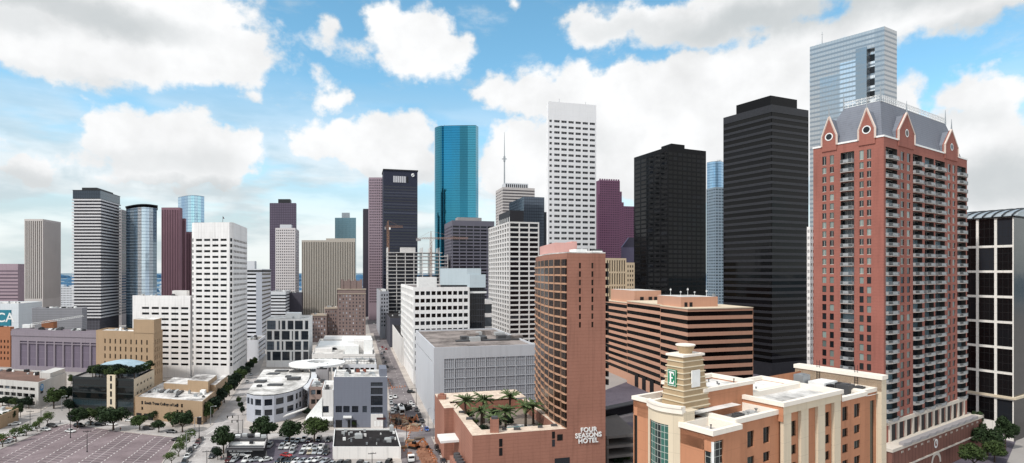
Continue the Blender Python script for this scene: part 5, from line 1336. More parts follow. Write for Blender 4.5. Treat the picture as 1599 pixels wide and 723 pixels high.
# window lintels in pale stone under the top row, and the podium with terrace
stone = wall('podium_stone', '#cfc6ba', .07, .2)
def PR(q, z, d=0): a = b.pt(-d, q); return (a[0], a[1], z)
k = MB(); dpt = 4.2
P = [b.pt(Lw, -dpt), b.pt(-dpt, -dpt), b.pt(-dpt, Rw+3), b.pt(Lw, Rw+3)]
k.prism(P, 0, 13.2); pod = k.build('podium_wall', wall('podium_brick', '#80594e', .1, .2, (2.6, .5, 50, .2), .7), b.root)
k = MB(); P2 = [b.pt(Lw, -dpt-.3), b.pt(-dpt-.3, -dpt-.3), b.pt(-dpt-.3, Rw+3.3), b.pt(Lw, Rw+3.3)]; k.prism(P2, 12.4, 13.4, 0, None, True); k.prism(P2, 6.2, 6.7, 0, None, True); k.build('podium_band', stone, b.root)
k = MB(); w_ = []
for i in range(60):
    q = 3+(Rw-8)*i/59; w_.append((q, dpt+.5+.7*abs(sin(i*.52))))
pl = [PR(q, 0, d)[:2] for q, d in w_]+[PR(Rw-5, 0, dpt-1)[:2], PR(3, 0, dpt-1)[:2]]
k.prism(pl, 13.4, 14.3, 0, None, True); k.build('wavy_terrace', M['grey'], b.root)
for q in range(12):
    qq = 4+q*(Rw-8)/11; k = MB(); k.prism([PR(qq-.65, 0, .45)[:2], PR(qq+.65, 0, .45)[:2], PR(qq+.65, 0, -.2)[:2], PR(qq-.65, 0, -.2)[:2]], 13.3, 20.2); k.build('stone_pier', stone, b.root)
k = MB(); k.prism([b.pt(0.4, 2), b.pt(-.6, 2), b.pt(-.6, Rw-2), b.pt(.4, Rw-2)], 19.2, 20.4, 0, None, True); k.build('stone_beam', stone, b.root)
for q in range(11):
    qq = 6.6+q*(Rw-8)/11; k = MB(); k.face([PR(qq-1.9, 13.4, .06), PR(qq+1.9, 13.4, .06), PR(qq+1.9, 19.6, .06), PR(qq-1.9, 19.6, .06)]); k.build('terrace_window', M['black'], b.root)
q0 = U('r', 1440)
k = MB(); cz = 9.6
k.face([PR(q0+1.6*cos(t), cz+1.6*sin(t), dpt+.08) for t in [2*pi*i/24 for i in range(24)]]); ck = k.build('clock', M['whitepaint'], b.root)
k = MB(); k.face([PR(q0+1.0*cos(t), cz+1.0*sin(t), dpt+.11) for t in [2*pi*i/24 for i in range(24)]]); k.build('clock_face', plain('clock_red', '#8e6258'), ck)
k = MB(); k.bar(PR(q0, cz, dpt+.16), PR(q0, cz+.8, dpt+.16), .16); k.bar(PR(q0, cz, dpt+.16), PR(q0+.5, cz-.2, dpt+.16), .16); k.build('clock_hand', M['whitepaint'], ck)
k = MB()
for i in range(20):
    t0, t1 = pi*i/20, pi*(i+1)/20; k.face([PR(q0+3*cos(t0), 2.5+3*sin(t0), dpt+.1), PR(q0+4.3*cos(t0), 2.5+4.3*sin(t0), dpt+.1), PR(q0+4.3*cos(t1), 2.5+4.3*sin(t1), dpt+.1), PR(q0+3*cos(t1), 2.5+3*sin(t1), dpt+.1)])
k.build('arch', stone, b.root)
for q in range(14):
    qq = 3+q*(Rw-6)/13
    for dq in (-.5, .5): k = MB(); k.face([PR(qq+dq-.3, 11.0, dpt+.06), PR(qq+dq+.3, 11.0, dpt+.06), PR(qq+dq+.3, 11.7, dpt+.06), PR(qq+dq-.3, 11.7, dpt+.06)]); k.build('stone_inset', stone, b.root)

# ------------------------------------------------------------------ black glass building in white frames with vaulted roof
b = Bld('glass_office', 'black glass office held in a white square frame under a ribbed silver vault', 'office building', 1478, 1583, 1655, 238, 337, vl=300, vr=2250)
mb = MB(); bgm = glass('frame_black_glass', '#0a0b0d', '#2c3036', .25, .08, .4, 0, (1.85, .1, 3.55, .12), '#2b2c2d')
b.blank(mb, 'r', 0, b.zt); b.blank(mb, 'bl', 0, b.zt); b.blank(mb, 'br', 0, b.zt)
zr = []; z = b.zt-.6; hh = (b.zt-.6-ZW(384, 238)); 
levels = [b.zt, ZW(384, 238)]
while levels[-1]-10.6 > -3: levels.append(max(.3, levels[-1]-10.6))
levels = levels[::-1]
us = [b.U('l', x) for x in (1497.5, 1526, 1554.5)]+[b.la]
us = [us[0]-(us[1]-us[0])]+us
rs_ = [(levels[i]+.5, levels[i+1]-.5) for i in range(len(levels)-1)]
cs = [(us[i]+.45, us[i+1]-.45) for i in range(len(us)-1)]
b.fac(mb, 'l', 0, b.zt, cs, rs_, .35, 'glass_panel', 1)
mb.build('wall', [glass('side_black', '#0c0c0f', '#26282d', .2, .1, .4, 0, (2, .12, 3.55, .2), '#2a2b2e'), wall('white_frame', '#ece8e1', .06, .15, (3.7, .25, 3.5, .15), .8)], b.root)
b.put_windows(bgm)
k = MB(); k.prism([b.pt(b.la, -.9), b.pt(-.9, -.9), b.pt(-.9, b.lb), b.pt(b.la, b.lb)], 17.4, 18.3, 0, None, True); k.build('ledge', M['cream'], b.root)
k = MB(); n_ = 16; pr = [(b.lb*.55*i/n_*2 if False else b.lb*i/n_, b.zt+4.6*math.sin(pi*i/n_)**.7) for i in range(n_+1)]
for (qa, za), (qb, zb_) in zip(pr, pr[1:]):
    k.face([(*b.pt(b.la+1, qa-1), za), (*b.pt(-1.2, qa-1), za), (*b.pt(-1.2, qb-1), zb_), (*b.pt(b.la+1, qb-1), zb_)])
k.face([(*b.pt(-1.0, q-1), zz) for q, zz in pr]); k.build('vault_roof', plain('vault_silver', '#aab3b8', .35, .4), b.root)
for i in range(int(b.la/3.4)):
    p = .2+i*3.4; k = MB()
    for (qa, za), (qb, zb_) in zip(pr[:12], pr[1:13]): k.bar((*b.pt(p, qa-1.05), za+.2), (*b.pt(p, qb-1.05), zb_+.2), .55, .5)
    k.build('roof_rib', M['darkmetal'], b.root)
k = MB(); k.prism([b.pt(b.la, -.5), b.pt(-.5, -.5), b.pt(-.5, b.lb), b.pt(b.la, b.lb)], b.zt-.5, b.zt+.25); k.build('eave', M['darkmetal'], b.root)

# ------------------------------------------------------------------ stucco hotel in front
b = Bld('suite_hotel', 'terracotta and cream hotel with white parapets and a green lettered sign tower on its roof', 'hotel', 989, 1111, 1379, 85, 669, vl=189, vr=2138)
U = b.U; Rw, Lw = b.lb, b.la
st_ = M['stucco']; cr = M['cream']; wp = wall('parapet_white', '#efe6da', .05, .12)
sg = glass('suite_glass', '#0c1212', '#3c4a47', .35, .08, .5, 0, None); ga = glass('green_bay_glass', '#0e1a1c', '#3b6a60', .5, .08, .5, 0, (.92, .07, 1.05, .07), '#c2c4bd')
def vol(name, p0, q0, p1, q1, z0, z1_, mat, cop=None, par=.0):
    k = MB(); k.prism(b.rect(p0, q0, p1, q1), z0, z1_, 0, 1); return k.build(name, [mat, M['roof_white']], b.root)
def coping(p0, q0, p1, q1, z, w=.55, h=.75, drop=1.55):
    k = MB(); B_ = b.rect(p0, q0, p1, q1); kb = MB()
    for i in (0, 2, 3):
        j = (i+1) % 4; kb.face([(*B_[i], z-3.2), (*B_[j], z-3.2), (*B_[j], z-h+.05), (*B_[i], z-h+.05)])
    kb.build('parapet_wall', st_, b.root)
    k = MB(); O = b.rect(p0-.22, q0-.22, p1+.22, q1+.22); I = b.rect(p0+w, q0+w, p1-w, q1-w)
    for i in range(4):
        j = (i+1) % 4
        k.face([(*O[i], z-h), (*O[j], z-h), (*O[j], z), (*O[i], z)]); k.face([(*O[i], z), (*O[j], z), (*I[j], z), (*I[i], z)])
        k.face([(*I[j], z-drop), (*I[i], z-drop), (*I[i], z), (*I[j], z)]); k.face([(*O[j], z-h), (*O[i], z-h), (*I[i], z-h), (*I[j], z-h)])
    return k.build('parapet', wp, b.root)
# right face
zz = ZW(669, 85)
def wallseg(q0, q1, p, z1_, mat, colspx=(), rws=(), dep=.3, kind='window'):
    mbx = MB(); A, B = b.pt(p, q0), b.pt(p, q1)
    cs_ = [(U('r', a)-q0, U('r', c)-q0) for a, c in colspx]
    b.fac(mbx, (A, B), 0, z1_, cs_, rws, dep, kind)
    return mbx.build('wall', mat, b.root)
wr_ = [(42.5, 45.1)]+[(39.5-2.95*i, 41.1-2.95*i) for i in range(9)]
qA, qB, qC, qD = U('r', 1148), U('r', 1218), U('r', 1305.5), U('r', 1352)
qE = U('r', 1371.5)
wallseg(qA, qB, 0, 46.7, st_, ((1167, 1177.6), (1191.8, 1202.2)), wr_)
# corner block with wrapping glass
z0c = zz
k = MB(); k.prism(b.rect(0, 0, 5, qA), 0, 46.2, 0, 1); 
mbx = MB()
A0 = (b.pt(5, -.0), b.pt(0, 0)); l_ = 5.0
gA = l_-b.along(b.dl, 1100.5)
b.fac(mbx, (b.pt(5, -.9), b.pt(-.9, -.9)), 0, 46.2, [(gA+.6, 5.9)], [(4, 45.3)], .25, 'corner_window')
b.fac(mbx, (b.pt(-.9, -.9), b.pt(-.9, qA)), 0, 46.2, [(0, U('r', 1126)+.2)], [(4, 45.3)], .25, 'corner_window')
mbx.face([(*b.pt(-.9, qA), 0), (*b.pt(0, qA), 0), (*b.pt(0, qA), 46.2), (*b.pt(-.9, qA), 46.2)])
mbx.face([(*p_, 45.6) for p_ in (b.pt(5, -.9), b.pt(-.9, -.9), b.pt(-.9, qA), b.pt(5, qA))], 1)
mbx.build('wall', [st_, M['roof_white']], b.root)
k = MB(); a = b.pt(-.85, -.85); k.box(a[0]-.16, a[1]-.16, 4, a[0]+.16, a[1]+.16, 45.3); k.build('corner_post', M['whitepaint'], b.root)
coping(-.9, -.9, 5, qA, zz)
# main block top and beige section
k = MB(); k.face([(*p_, 46.0) for p_ in (b.pt(18, qA), b.pt(0, qA), b.pt(0, qE), b.pt(18, qE))]); k.build('roof', M['roof_white'], b.root)
k = MB(); k.prism(b.rect(0, qA, .7, qA+.02), 0, 46); 
coping(0, qA, 7, qB-.3, 47.5)
pil = [(1216, 1228), (1243.5, 1255), (1270, 1281), (1295.5, 1305.5)]
wallseg(qB-.3, qC, -.3, 46.8, st_, ((1230.3, 1240.3), (1283.6, 1292.6)), wr_)
for a, c in pil:
    k = MB(); k.prism(b.rect(-.85, U('r', a), -.28, U('r', c)), 0, 46.8, 0, None, True); k.build('pilaster', cr, b.root)
k = MB(); k.prism(b.rect(-.95, qB-.6, .3, qC), 46.8, 48.2, 0, None, True); k.prism(b.rect(.3, qB-.6, 7, qB-.1), 46.0, 48.2, 0, None, True); k.build('frieze', cr, b.root)
coping(-1.0, qB-.7, 7, qC+.1, 48.8, h=.7)
k = MB(); k.face([(*p_, 47.9) for p_ in b.rect(0, qB-.2, 6.8, qC-.2)]); k.build('roof', M['roof_white'], b.root)
wallseg(qC, qD, 0, 46.6, st_, ((1315.3, 1323.8), (1333.7, 1343)), wr_); coping(0, qC+.3, 6, qD, 47.0)
mbx = MB(); b.fac(mbx, (b.pt(.4, qD), b.pt(.4, qE)), 0, 46.6, [(U('r', 1362)-qD, U('r', 1369)-qD)], [(2, 44.8)], .25, 'strip_window'); mbx.build('wall', st_, b.root); coping(.4, qD+.2, 5, qE, 47.2)
# far cross block
k = MB(); k.prism(b.rect(-.6, qE, 17, Rw), 0, 49.0, 0, 1); k.build('end_block', [cr, M['roof_white']], b.root)
coping(-.6, qE, 17, Rw, 49.6, .5, .8)
for p_, q_ in ((3.8, qE-.12), (11.5, qE-.12)):
    k = MB(); A = b.pt(p_, q_); B = b.pt(p_+.6, q_)
    for t in (A, B): k.bar((*t, 45.9), (*t, 51.2), .07)
    for i in range(11): k.bar((*A, 46.2+.45*i), (*B, 46.2+.45*i), .05)
    k.build('ladder', M['darkmetal'], b.root)
# left side: bowed bay, side wing
pB0, pB1 = 4.6, b.along(b.dl, 1016)
mbx = MB()
n_ = 10; bow = [(pB1-(pB1-pB0)*i/n_, -.6-1.2*sin(pi*i/n_)) for i in range(n_+1)]
zc1, zc2 = 46.0, 47.2
ptsb = [b.pt(p_, q_) for p_, q_ in bow]
g0, g1 = 1, 7
for i in range(n_):
    A, B = ptsb[i], ptsb[i+1]; l_ = hypot(B[0]-A[0], B[1]-A[1])
    b.fac(mbx, (A, B), 0, 48.4, [(0, l_)] if g0 <= i < g1 else [], [(5+1.0, 46.2)] if g0 <= i < g1 else [], .15, 'bay_window')
mbx.face([(*b.pt(pB0, -.6), 0), (*b.pt(pB0, 2), 0), (*b.pt(pB0, 2), 48.4), (*b.pt(pB0, -.6), 48.4)])
mbx.face([(*q_, 48.4) for q_ in ptsb]+[(*b.pt(pB0, 3), 48.4), (*b.pt(pB1, 3), 48.4)])
mbx.build('bay_wall', cr, b.root)
k = MB(); oc_ = [b.pt(p_, q_-.35) for p_, q_ in bow]; ic_ = [b.pt(p_, q_+.45) for p_, q_ in bow]
for z0_, z1_ in ((48.2, 49.0), (49.0, 49.35)):
    e_ = 0 if z0_ < 49 else -.12
    oc2 = [b.pt(p_, q_-.35-e_*-1.2) for p_, q_ in bow]
    for i in range(n_):
        k.face([(*oc2[i], z0_), (*oc2[i+1], z0_), (*oc2[i+1], z1_), (*oc2[i], z1_)]); k.face([(*oc2[i], z1_), (*oc2[i+1], z1_), (*ic_[i+1], z1_), (*ic_[i], z1_)]); k.face([(*oc2[i+1], z0_), (*oc2[i], z0_), (*ptsb[i], z0_), (*ptsb[i+1], z0_)])
k.face([(*oc_[-1], 48.2), (*ic_[-1], 48.2), (*ic_[-1], 49.35), (*oc_[-1], 49.35)]); k.build('bow_cornice', wp, b.root)
mbx = MB(); b.fac(mbx, (b.pt(Lw, 0), b.pt(pB1, 0)), 0, 48.3, [(.15, .9)], [(3, 47.2)], .2, 'strip_window'); b.blank(mbx, 'bl', 0, 48.3)
mbx.face([(*b.pt(Lw, 0), 47.8), (*b.pt(pB0, 0), 47.8), (*b.pt(pB0, 14), 47.8), (*b.pt(Lw, 14), 47.8)], 1)
mbx.build('wall', [st_, M['roof_white']], b.root); coping(pB1-.2, 0, Lw, 9, 49.0, .5, .6)
mbx = MB(); b.blank(mbx, (b.pt(Lw, Rw), b.pt(Lw, 14)), 0, 46); b.blank(mbx, (b.pt(0, Rw), b.pt(18, Rw)), 0, 46); b.blank(mbx, (b.pt(18, Rw), b.pt(18, 14)), 0, 46); mbx.build('wall', st_, b.root)
b.put_windows({'window': sg, 'corner_window': ga, 'bay_window': ga, 'strip_window': sg}, 100, lambda kd, o, w, h: suite_frame(kd, o, w, h))if False else None
fm = plain('suite_frame', '#2f3431', .5); fc2 = {}
def suite_frame(kd, o, w, h):
    if kd != 'window': return
    key = (round(w, 2), round(h, 2))
    if key not in fc2:
        k = MB(); t = .05
        for x0_, z0_, x1_, z1_ in ((-w/2, -h/2, -w/2+t, h/2), (w/2-t, -h/2, w/2, h/2), (-w/2+t, -h/2, w/2-t, -h/2+t), (-w/2+t, h/2-t, w/2-t, h/2), (-t/2, -h/2+t, t/2, h/2-t)): k.box(x0_, -.06, z0_, x1_, -.004, z1_)
        if h > 2: k.box(-w/2+t, -.055, .1, -t/2, -.005, .1+t); k.box(t/2, -.055, .1, w/2-t, -.005, .1+t)
        fc2[key] = k.mesh('frame', [fm])
    link('frame', fc2[key], o)
b.put_windows({'window': sg, 'corner_window': ga, 'bay_window': ga, 'strip_window': sg}, 100, suite_frame)
# upper blocks
def upper(p0, q0, p1, q1, z1_, par=.9):
    k = MB(); k.prism(b.rect(p0, q0, p1, q1), 45.9, z1_-par, 0, 1)
    o = k.build('upper_block', [st_, M['roof_white']], b.root)
    k = MB(); O = b.rect(p0, q0, p1, q1); I = b.rect(p0+.4, q0+.4, p1-.4, q1-.4)
    for i in range(4):
        j = (i+1) % 4; k.face([(*O[i], z1_-par), (*O[j], z1_-par), (*O[j], z1_-.6), (*O[i], z1_-.6)]); k.face([(*I[j], z1_-par), (*I[i], z1_-par), (*I[i], z1_-.6), (*I[j], z1_-.6)])
    k.build('upper_wall', st_, b.root)
    coping(p0, q0, p1, q1, z1_, .45, .6, .7)
upper(6.4, 6.6, 15, 20, 51.0)
upper(7.3, 20.5, 15, 36, 48.9, .8)
# sunken plant wells and units
def unit(p, q, w, l, h, mat, z=46.0, name='roof_unit'):
    k = MB(); k.prism(b.rect(p, q, p+w, q+l), z, z+h); k.prism(b.rect(p+w*.2, q+l*.2, p+w*.8, q+l*.8), z+h, z+h+.15); return k.build(name, mat, b.root)
unit(3.0, 11, 1.4, 1.6, .8, M['unitdark']); unit(2.2, 14, 1.3, 1.3, .9, M['unit']); unit(3.6, 14.6, 1.2, 2, .6, M['unit'])
for p, q in ((2.6, 12.9), (3.2, 16)):
    x, y = b.pt(p, q); k = MB(); k.tube([(x, y, 46), (x, y, 46.9), (x, y, 47.2)], [.12, .12, .34], 8); k.build('vent_pipe', M['metal'], b.root)
unit(5.2, 41.5, 3.2, 5, 2.3, M['whitepaint'], name='air_handler'); unit(3, 38.5, 2.2, 2.4, 1.5, M['black']); unit(2.4, 45, 2.4, 2.6, 1.9, M['unitdark']); unit(1.8, 49, 1.6, 1.6, 1.2, M['unitdark'])
unit(8.8, 40.4, 2.0, 2.6, 3.4, M['metal'])
for q in (43, 46.4):
    x, y = b.pt(5, q); k = MB(); k.tube([(x, y, 46.4), (x-.01, y, 48.0)], [.9, .9], 12); k.build('fan', M['black'], b.root)
for i in range(26):
    reg = rnd.choice([(.8, qA+1.5, 6, 14), (7.5, 8, 14, 19), (7, 21.5, 13, 34), (1.5, qC+1, 8, qD), (1, .5, 4, qA-.5), (pB1, .8, Lw-.5, 6)])
    p, q = rnd.uniform(reg[0], reg[2]), rnd.uniform(reg[1], reg[3]); zr_ = {7.5: 50.1, 7: 47.6, 1: 45.6}.get(reg[0], 46.0 if reg[0] != pB1 else 47.8)
    x, y = b.pt(p, q); h = rnd.uniform(.25, .8); k = MB(); k.tube([(x, y, zr_-.05), (x, y, zr_+h)], [.09, .09], 6); k.box(x-.14, y-.14, zr_+h, x+.14, y+.14, zr_+h+.1); k.build('vent', M['unitdark'], b.root)
x, y = b.pt(8, 30); k = MB(); k.tube([(x, y, 47.6), (x, y, 47.75), (x, y, 48.2)], [1.5, 1.4, .2], 16); k.build('vent_hood', M['metal'], b.root)
# sign tower: tapered with projecting ribs, flared bowl on top
tb = plain('tower_panel', '#ad9677', .7); zb0, zb1 = 48.0, 56.4
def trect(t): # t 0 at the base, 1 at the top
    e = .8*(1-t); return b.rect(7.0-e, 2.2-e, 10.0+e, 6.9+e)
k = MB(); k.frustum(trect(0), zb0, trect(1), zb1); tw = k.build('sign_tower', tb, b.root)
for i in range(9):
    t = .04+i*.108; e = .8*(1-t)+.16; k = MB(); z = zb0+(zb1-zb0)*t; k.prism(b.rect(7.0-e, 2.2-e, 10.0+e, 6.9+e), z, z+.16, 0, None, True); k.build('tower_rib', wall('rib_cream', '#d8cbb2', .05, .1) if i == 0 else bpy.data.materials['rib_cream'], tw)
k = MB(); k.prism(b.rect(6.7, 1.9, 10.3, 7.2), zb1, zb1+.35, 0, None, True); k.build('tower_cap', wp, tw)
x, y = b.pt(8.5, 4.6); k = MB(); k.tube([(x, y, zb1+.3), (x, y, zb1+1.6)], [1.0, 1.5], 20); k.build('bowl', tb, tw)
k = MB(); k.tube([(x, y, zb1+1.6), (x, y, zb1+1.78)], [1.58, 1.58], 20); k.build('bowl_rim', wp, tw)
green = plain('sign_green', '#12805a', .4)
pm = 9.1; e2 = .8*.45+.3; nl = (-b.dr[0], -b.dr[1])
uL = (-b.dl[0], -b.dl[1])
A = b.pt(9.6, 2.2-e2); zs0, zs1 = 51.6, 54.3; w_ = 1.75
k = MB(); k.prism([A, (A[0]+uL[0]*w_, A[1]+uL[1]*w_), (A[0]+uL[0]*w_-nl[0]*.2, A[1]+uL[1]*w_-nl[1]*.2), (A[0]-nl[0]*.2, A[1]-nl[1]*.2)], zs0, zs1, 0, None, True); sgn = k.build('sign_panel', green, tw)
k = MB()
def EP(s_, z): return (A[0]+uL[0]*s_+nl[0]*.05, A[1]+uL[1]*s_+nl[1]*.05, z)
for x0_, z0_, x1_, z1_ in ((.50, .45, .80, 2.25), (.34, .35, 1.30, .62), (.80, 1.25, 1.12, 1.47), (.34, 2.08, 1.30, 2.35), (1.20, .62, 1.38, .95), (1.20, 1.78, 1.36, 2.08)):
    k.face([EP(x0_, zs0+z0_), EP(x1_, zs0+z0_), EP(x1_, zs0+z1_), EP(x0_, zs0+z1_)])
k.build('letter', M['whitepaint'], sgn)
k = MB()
for x0_, z0_, x1_, z1_ in ((.08, .08, 1.67, .16), (.08, 2.54, 1.67, 2.62), (.08, .16, .14, 2.54), (1.61, .16, 1.67, 2.54)): k.face([EP(x0_, zs0+z0_), EP(x1_, zs0+z0_), EP(x1_, zs0+z1_), EP(x0_, zs0+z1_)])
k.build('sign_border', M['whitepaint'], sgn)
e3 = .8*.42+.3; A = b.pt(7.0-e3, 3.6); k = MB(); nr = (b.dr[1], -b.dr[0]); w_ = 2.0
k.prism([A, (A[0]+b.dr[0]*w_, A[1]+b.dr[1]*w_), (A[0]+b.dr[0]*w_-nr[0]*.2, A[1]+b.dr[1]*w_-nr[1]*.2), (A[0]-nr[0]*.2, A[1]-nr[1]*.2)], 51.5, 54.2, 0, None, True); k.build('blank_panel', M['whitepaint'], tw)
# ------------------------------------------------------------------ ground, streets, parking
def groundm():
    m, nt, bs = new_mat('ground_surface')
    tc = N(nt, 'ShaderNodeTexCoord').outputs['Object']
    ln = N(nt, 'ShaderNodeVectorMath', operation='LENGTH'); nt.links.new(tc, ln.inputs[0])
    n1 = noise(nt, tc, .03, 6); n2 = noise(nt, tc, .9, 4); n3 = noise(nt, tc, .006, 6, .7)
    f = mth(nt, 'ADD', mth(nt, 'MULTIPLY', n1, .7), mth(nt, 'MULTIPLY', n2, .3))
    near = mixc(nt, f, lin('#8c8784'), lin('#b3aeaa'))
    far = mixc(nt, ramp(nt, n3, [(.42, 0.0), (.58, 1.0)]), lin('#4f6a72'), lin('#9aa7b2'))  # far ground tints have blue distance haze mixed in
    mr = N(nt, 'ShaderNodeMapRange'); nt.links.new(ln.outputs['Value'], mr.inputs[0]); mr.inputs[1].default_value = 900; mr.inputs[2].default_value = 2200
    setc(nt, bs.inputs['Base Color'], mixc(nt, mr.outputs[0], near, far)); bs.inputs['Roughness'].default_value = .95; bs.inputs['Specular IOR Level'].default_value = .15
    return m
k = MB()
# one sheet, denser towards the town
xs = [-30000, -3000, -600, 0, 600, 3000, 30000]; ys = [-3000, 0, 300, 700, 3000, 45000]
for a, c in zip(xs, xs[1:]):
    for d, e in zip(ys, ys[1:]): k.face([(a, d, 0), (c, d, 0), (c, e, 0), (a, e, 0)])
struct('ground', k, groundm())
GD1, GD2 = vpd(V1), (vpd(V1)[1], -vpd(V1)[0])
def G(s_, t_): return (s_*GD2[0]+t_*GD1[0], s_*GD2[1]+t_*GD1[1])
def sheet(name, pts, mat, z, kerb=0.0):
    k = MB(); k.prism(pts, z-.3 if kerb else z-.002, z)
    return struct(name, k, mat)
def tarmac(name, a, b_, sc=.25):
    m, nt, bs = new_mat(name); tc = N(nt, 'ShaderNodeTexCoord').outputs['Object']
    f = mth(nt, 'ADD', mth(nt, 'MULTIPLY', noise(nt, tc, sc*.15, 6, .65), .65), mth(nt, 'MULTIPLY', noise(nt, tc, sc*5, 4), .35))
    st_n = ramp(nt, noise(nt, tc, .42, 5, .62), [(.56, 0.0), (.70, 1.0)]); st_c = mixc(nt, mth(nt, 'MULTIPLY', st_n, .5), (1, 1, 1), (.45, .43, .44))
    setc(nt, bs.inputs['Base Color'], mixc(nt, 1.0, mixc(nt, ramp(nt, f, [(.38, 0.0), (.62, 1.0)]), lin(a), lin(b_)), st_c, 'MULTIPLY')); bs.inputs['Roughness'].default_value = .92; bs.inputs['Specular IOR Level'].default_value = .15
    return m
asp = tarmac('street_asphalt', '#645e61', '#938c8c', .5); pav = tarmac('pavement_concrete', '#a59d97', '#c6beb6', .5); lotm = tarmac('lot_asphalt', '#716466', '#938587', .5)
dark_lot = tarmac('dark_lot_asphalt', '#55505a', '#6c6670'); roadc = tarmac('concrete_road', '#98928f', '#c3bebb', .5)
sheet('street', [G(16.5, 120), G(31, 120), G(31, 900), G(16.5, 900)], asp, .008)
sheet('road', [G(-66, 150), G(-52, 150), G(-52, 620), G(-66, 620)], roadc, .008)
sheet('cross_street', [gp(-60, 719), gp(-60, 690), gp(60, 660), gp(110, 655), gp(205, 664), gp(330, 678), gp(640, 675), gp(640, 690), gp(330, 695), gp(205, 678), gp(85, 668)], roadc, .012)
sheet('road', [(40, 150), (150, 180), (300, 330), (220, 480), (110, 420), (20, 292)], dark_lot, .006)  # dark sheet laid in to deepen the shaded gap behind the hotels
sheet('cross_street', [G(31, 245), G(31, 258.5), G(220, 258.5), G(220, 245)], asp, .012)
for pts in ([gp(112, 648), gp(206, 660.5), gp(318, 673), gp(332, 664), gp(372, 606), gp(404, 560), gp(240, 556), gp(118, 600)],
            [gp(-60, 668), gp(62, 644), gp(108, 612), gp(112, 588), gp(-60, 580)],
            [gp(379, 668), gp(420, 676), gp(520, 672), gp(611, 671), gp(606, 600), gp(583, 520), gp(420, 540), gp(398, 600)],
            [G(31, 258.5), G(31, 640), G(34.9, 640), G(34.9, 264), G(80, 264), G(80, 258.5)],
            [G(31, 130), G(31, 245), G(58, 245), G(58, 240), G(36, 240), G(36, 130)],
            [G(12, 276), G(16.5, 276), G(16.5, 640), G(12, 640)], [G(13.2, 200), G(16.5, 200), G(16.5, 262), G(13.2, 262)]):
    pz = globals().get('pz', .126)+.004; sheet('pavement', pts, pav, pz, 1)
# ---- big parking lot
lot = [gp(84, 667), gp(107, 662), gp(190, 674), gp(277, 684), gp(252, 726), gp(245, 745), gp(-40, 745), gp(-30, 712), gp(0, 702)]
sheet('parking_lot', lot, lotm, .018)
mk = plain('marking_paint', '#e5e2dc', .8); tickm = plain('stall_tick_paint', '#574e51', .9)  # second paint is for the dark ticks across the stalls
def inlot(p):
    c = False; n = len(lot)
    for i in range(n):
        a, b_ = lot[i], lot[(i+1) % n]
        if (a[1] > p[1]) != (b_[1] > p[1]) and p[0] < (b_[0]-a[0])*(p[1]-a[1])/(b_[1]-a[1])+a[0]: c = not c
    return c
dA = vpd(576); e0 = gp(84, 667); e1 = gp(277, 684); dB = (e1[0]-e0[0], e1[1]-e0[1]); l_ = hypot(*dB); dB = (dB[0]/l_, dB[1]/l_)
k, kt = MB(), MB()
def strip(kk, p, d, L, w, z):
    n_ = (-d[1], d[0]); q = (p[0]+d[0]*L, p[1]+d[1]*L)
    if inlot(p) and inlot(q): kk.face([(p[0]-n_[0]*w, p[1]-n_[1]*w, z), (q[0]-n_[0]*w, q[1]-n_[1]*w, z), (q[0]+n_[0]*w, q[1]+n_[1]*w, z), (p[0]+n_[0]*w, p[1]+n_[1]*w, z)])
for r_ in range(-1, 5):
    for a_ in range(-45, 60):
        base = (e0[0]+dB[0]*(5+r_*17.5)+dA[0]*a_*2.7, e0[1]+dB[1]*(5+r_*17.5)+dA[1]*a_*2.7)
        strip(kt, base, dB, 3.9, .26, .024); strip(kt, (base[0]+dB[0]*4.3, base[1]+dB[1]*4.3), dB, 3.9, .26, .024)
        strip(k, (base[0]-dB[0]*.4, base[1]-dB[1]*.4), dA, 1.25, .13, .026); strip(k, (base[0]+dB[0]*8.6, base[1]+dB[1]*8.6), dA, 1.25, .13, .026)
        strip(k, (base[0]+dB[0]*4.1, base[1]+dB[1]*4.1), dA, 2.5, .05, .026)
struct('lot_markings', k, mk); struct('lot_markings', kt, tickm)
k = MB()
for p, q in zip(lot[:5], lot[1:5]): 
    k.bar((*p, .1), (*q, .1), .35, .25)
k.bar((*lot[-1], .1), (*lot[0], .1), .35, .25); struct('lot_kerb', k, pav)
# ---- small car park and forecourt
sheet('car_park', [gp(414, 686), gp(522, 688), gp(520, 745), gp(350, 745), gp(352, 716), gp(418, 716)], dark_lot, .018)
# ---- street works
dirt = tarmac('red_earth', '#6e4a3a', '#a67d66', .8)
def clods(pts, n, z):
    xs_ = [p[0] for p in pts]; ys_ = [p[1] for p in pts]; k = MB(); k.face([(*p, z) for p in pts])
    def ins(p):
        c = False
        for i in range(len(pts)):
            a, b_ = pts[i], pts[(i+1) % len(pts)]
            if (a[1] > p[1]) != (b_[1] > p[1]) and p[0] < (b_[0]-a[0])*(p[1]-a[1])/(b_[1]-a[1])+a[0]: c = not c
        return c
    for i in range(n):
        p = (rnd.uniform(min(xs_), max(xs_)), rnd.uniform(min(ys_), max(ys_)))
        if not ins(p): continue
        s_ = rnd.uniform(.25, .9); h = s_*rnd.uniform(.3, .7)
        b0 = [(p[0]+s_*cos(t)*rnd.uniform(.7, 1.2), p[1]+s_*sin(t)*rnd.uniform(.7, 1.2)) for t in [2*pi*j/6 for j in range(6)]]
        k.frustum(b0, z, [(p[0]+(q[0]-p[0])*.35, p[1]+(q[1]-p[1])*.35) for q in b0], z+h)
    tag(k.build('dirt', dirt), kind='stuff')
clods([gp(652, 692), gp(666, 689.5), gp(681, 715), gp(685, 730), gp(662, 730), gp(651, 708)], 260, .03)
clods([gp(611, 648), gp(626, 645), gp(657, 668), gp(654, 674), gp(638, 674), gp(614, 668)], 260, .03)
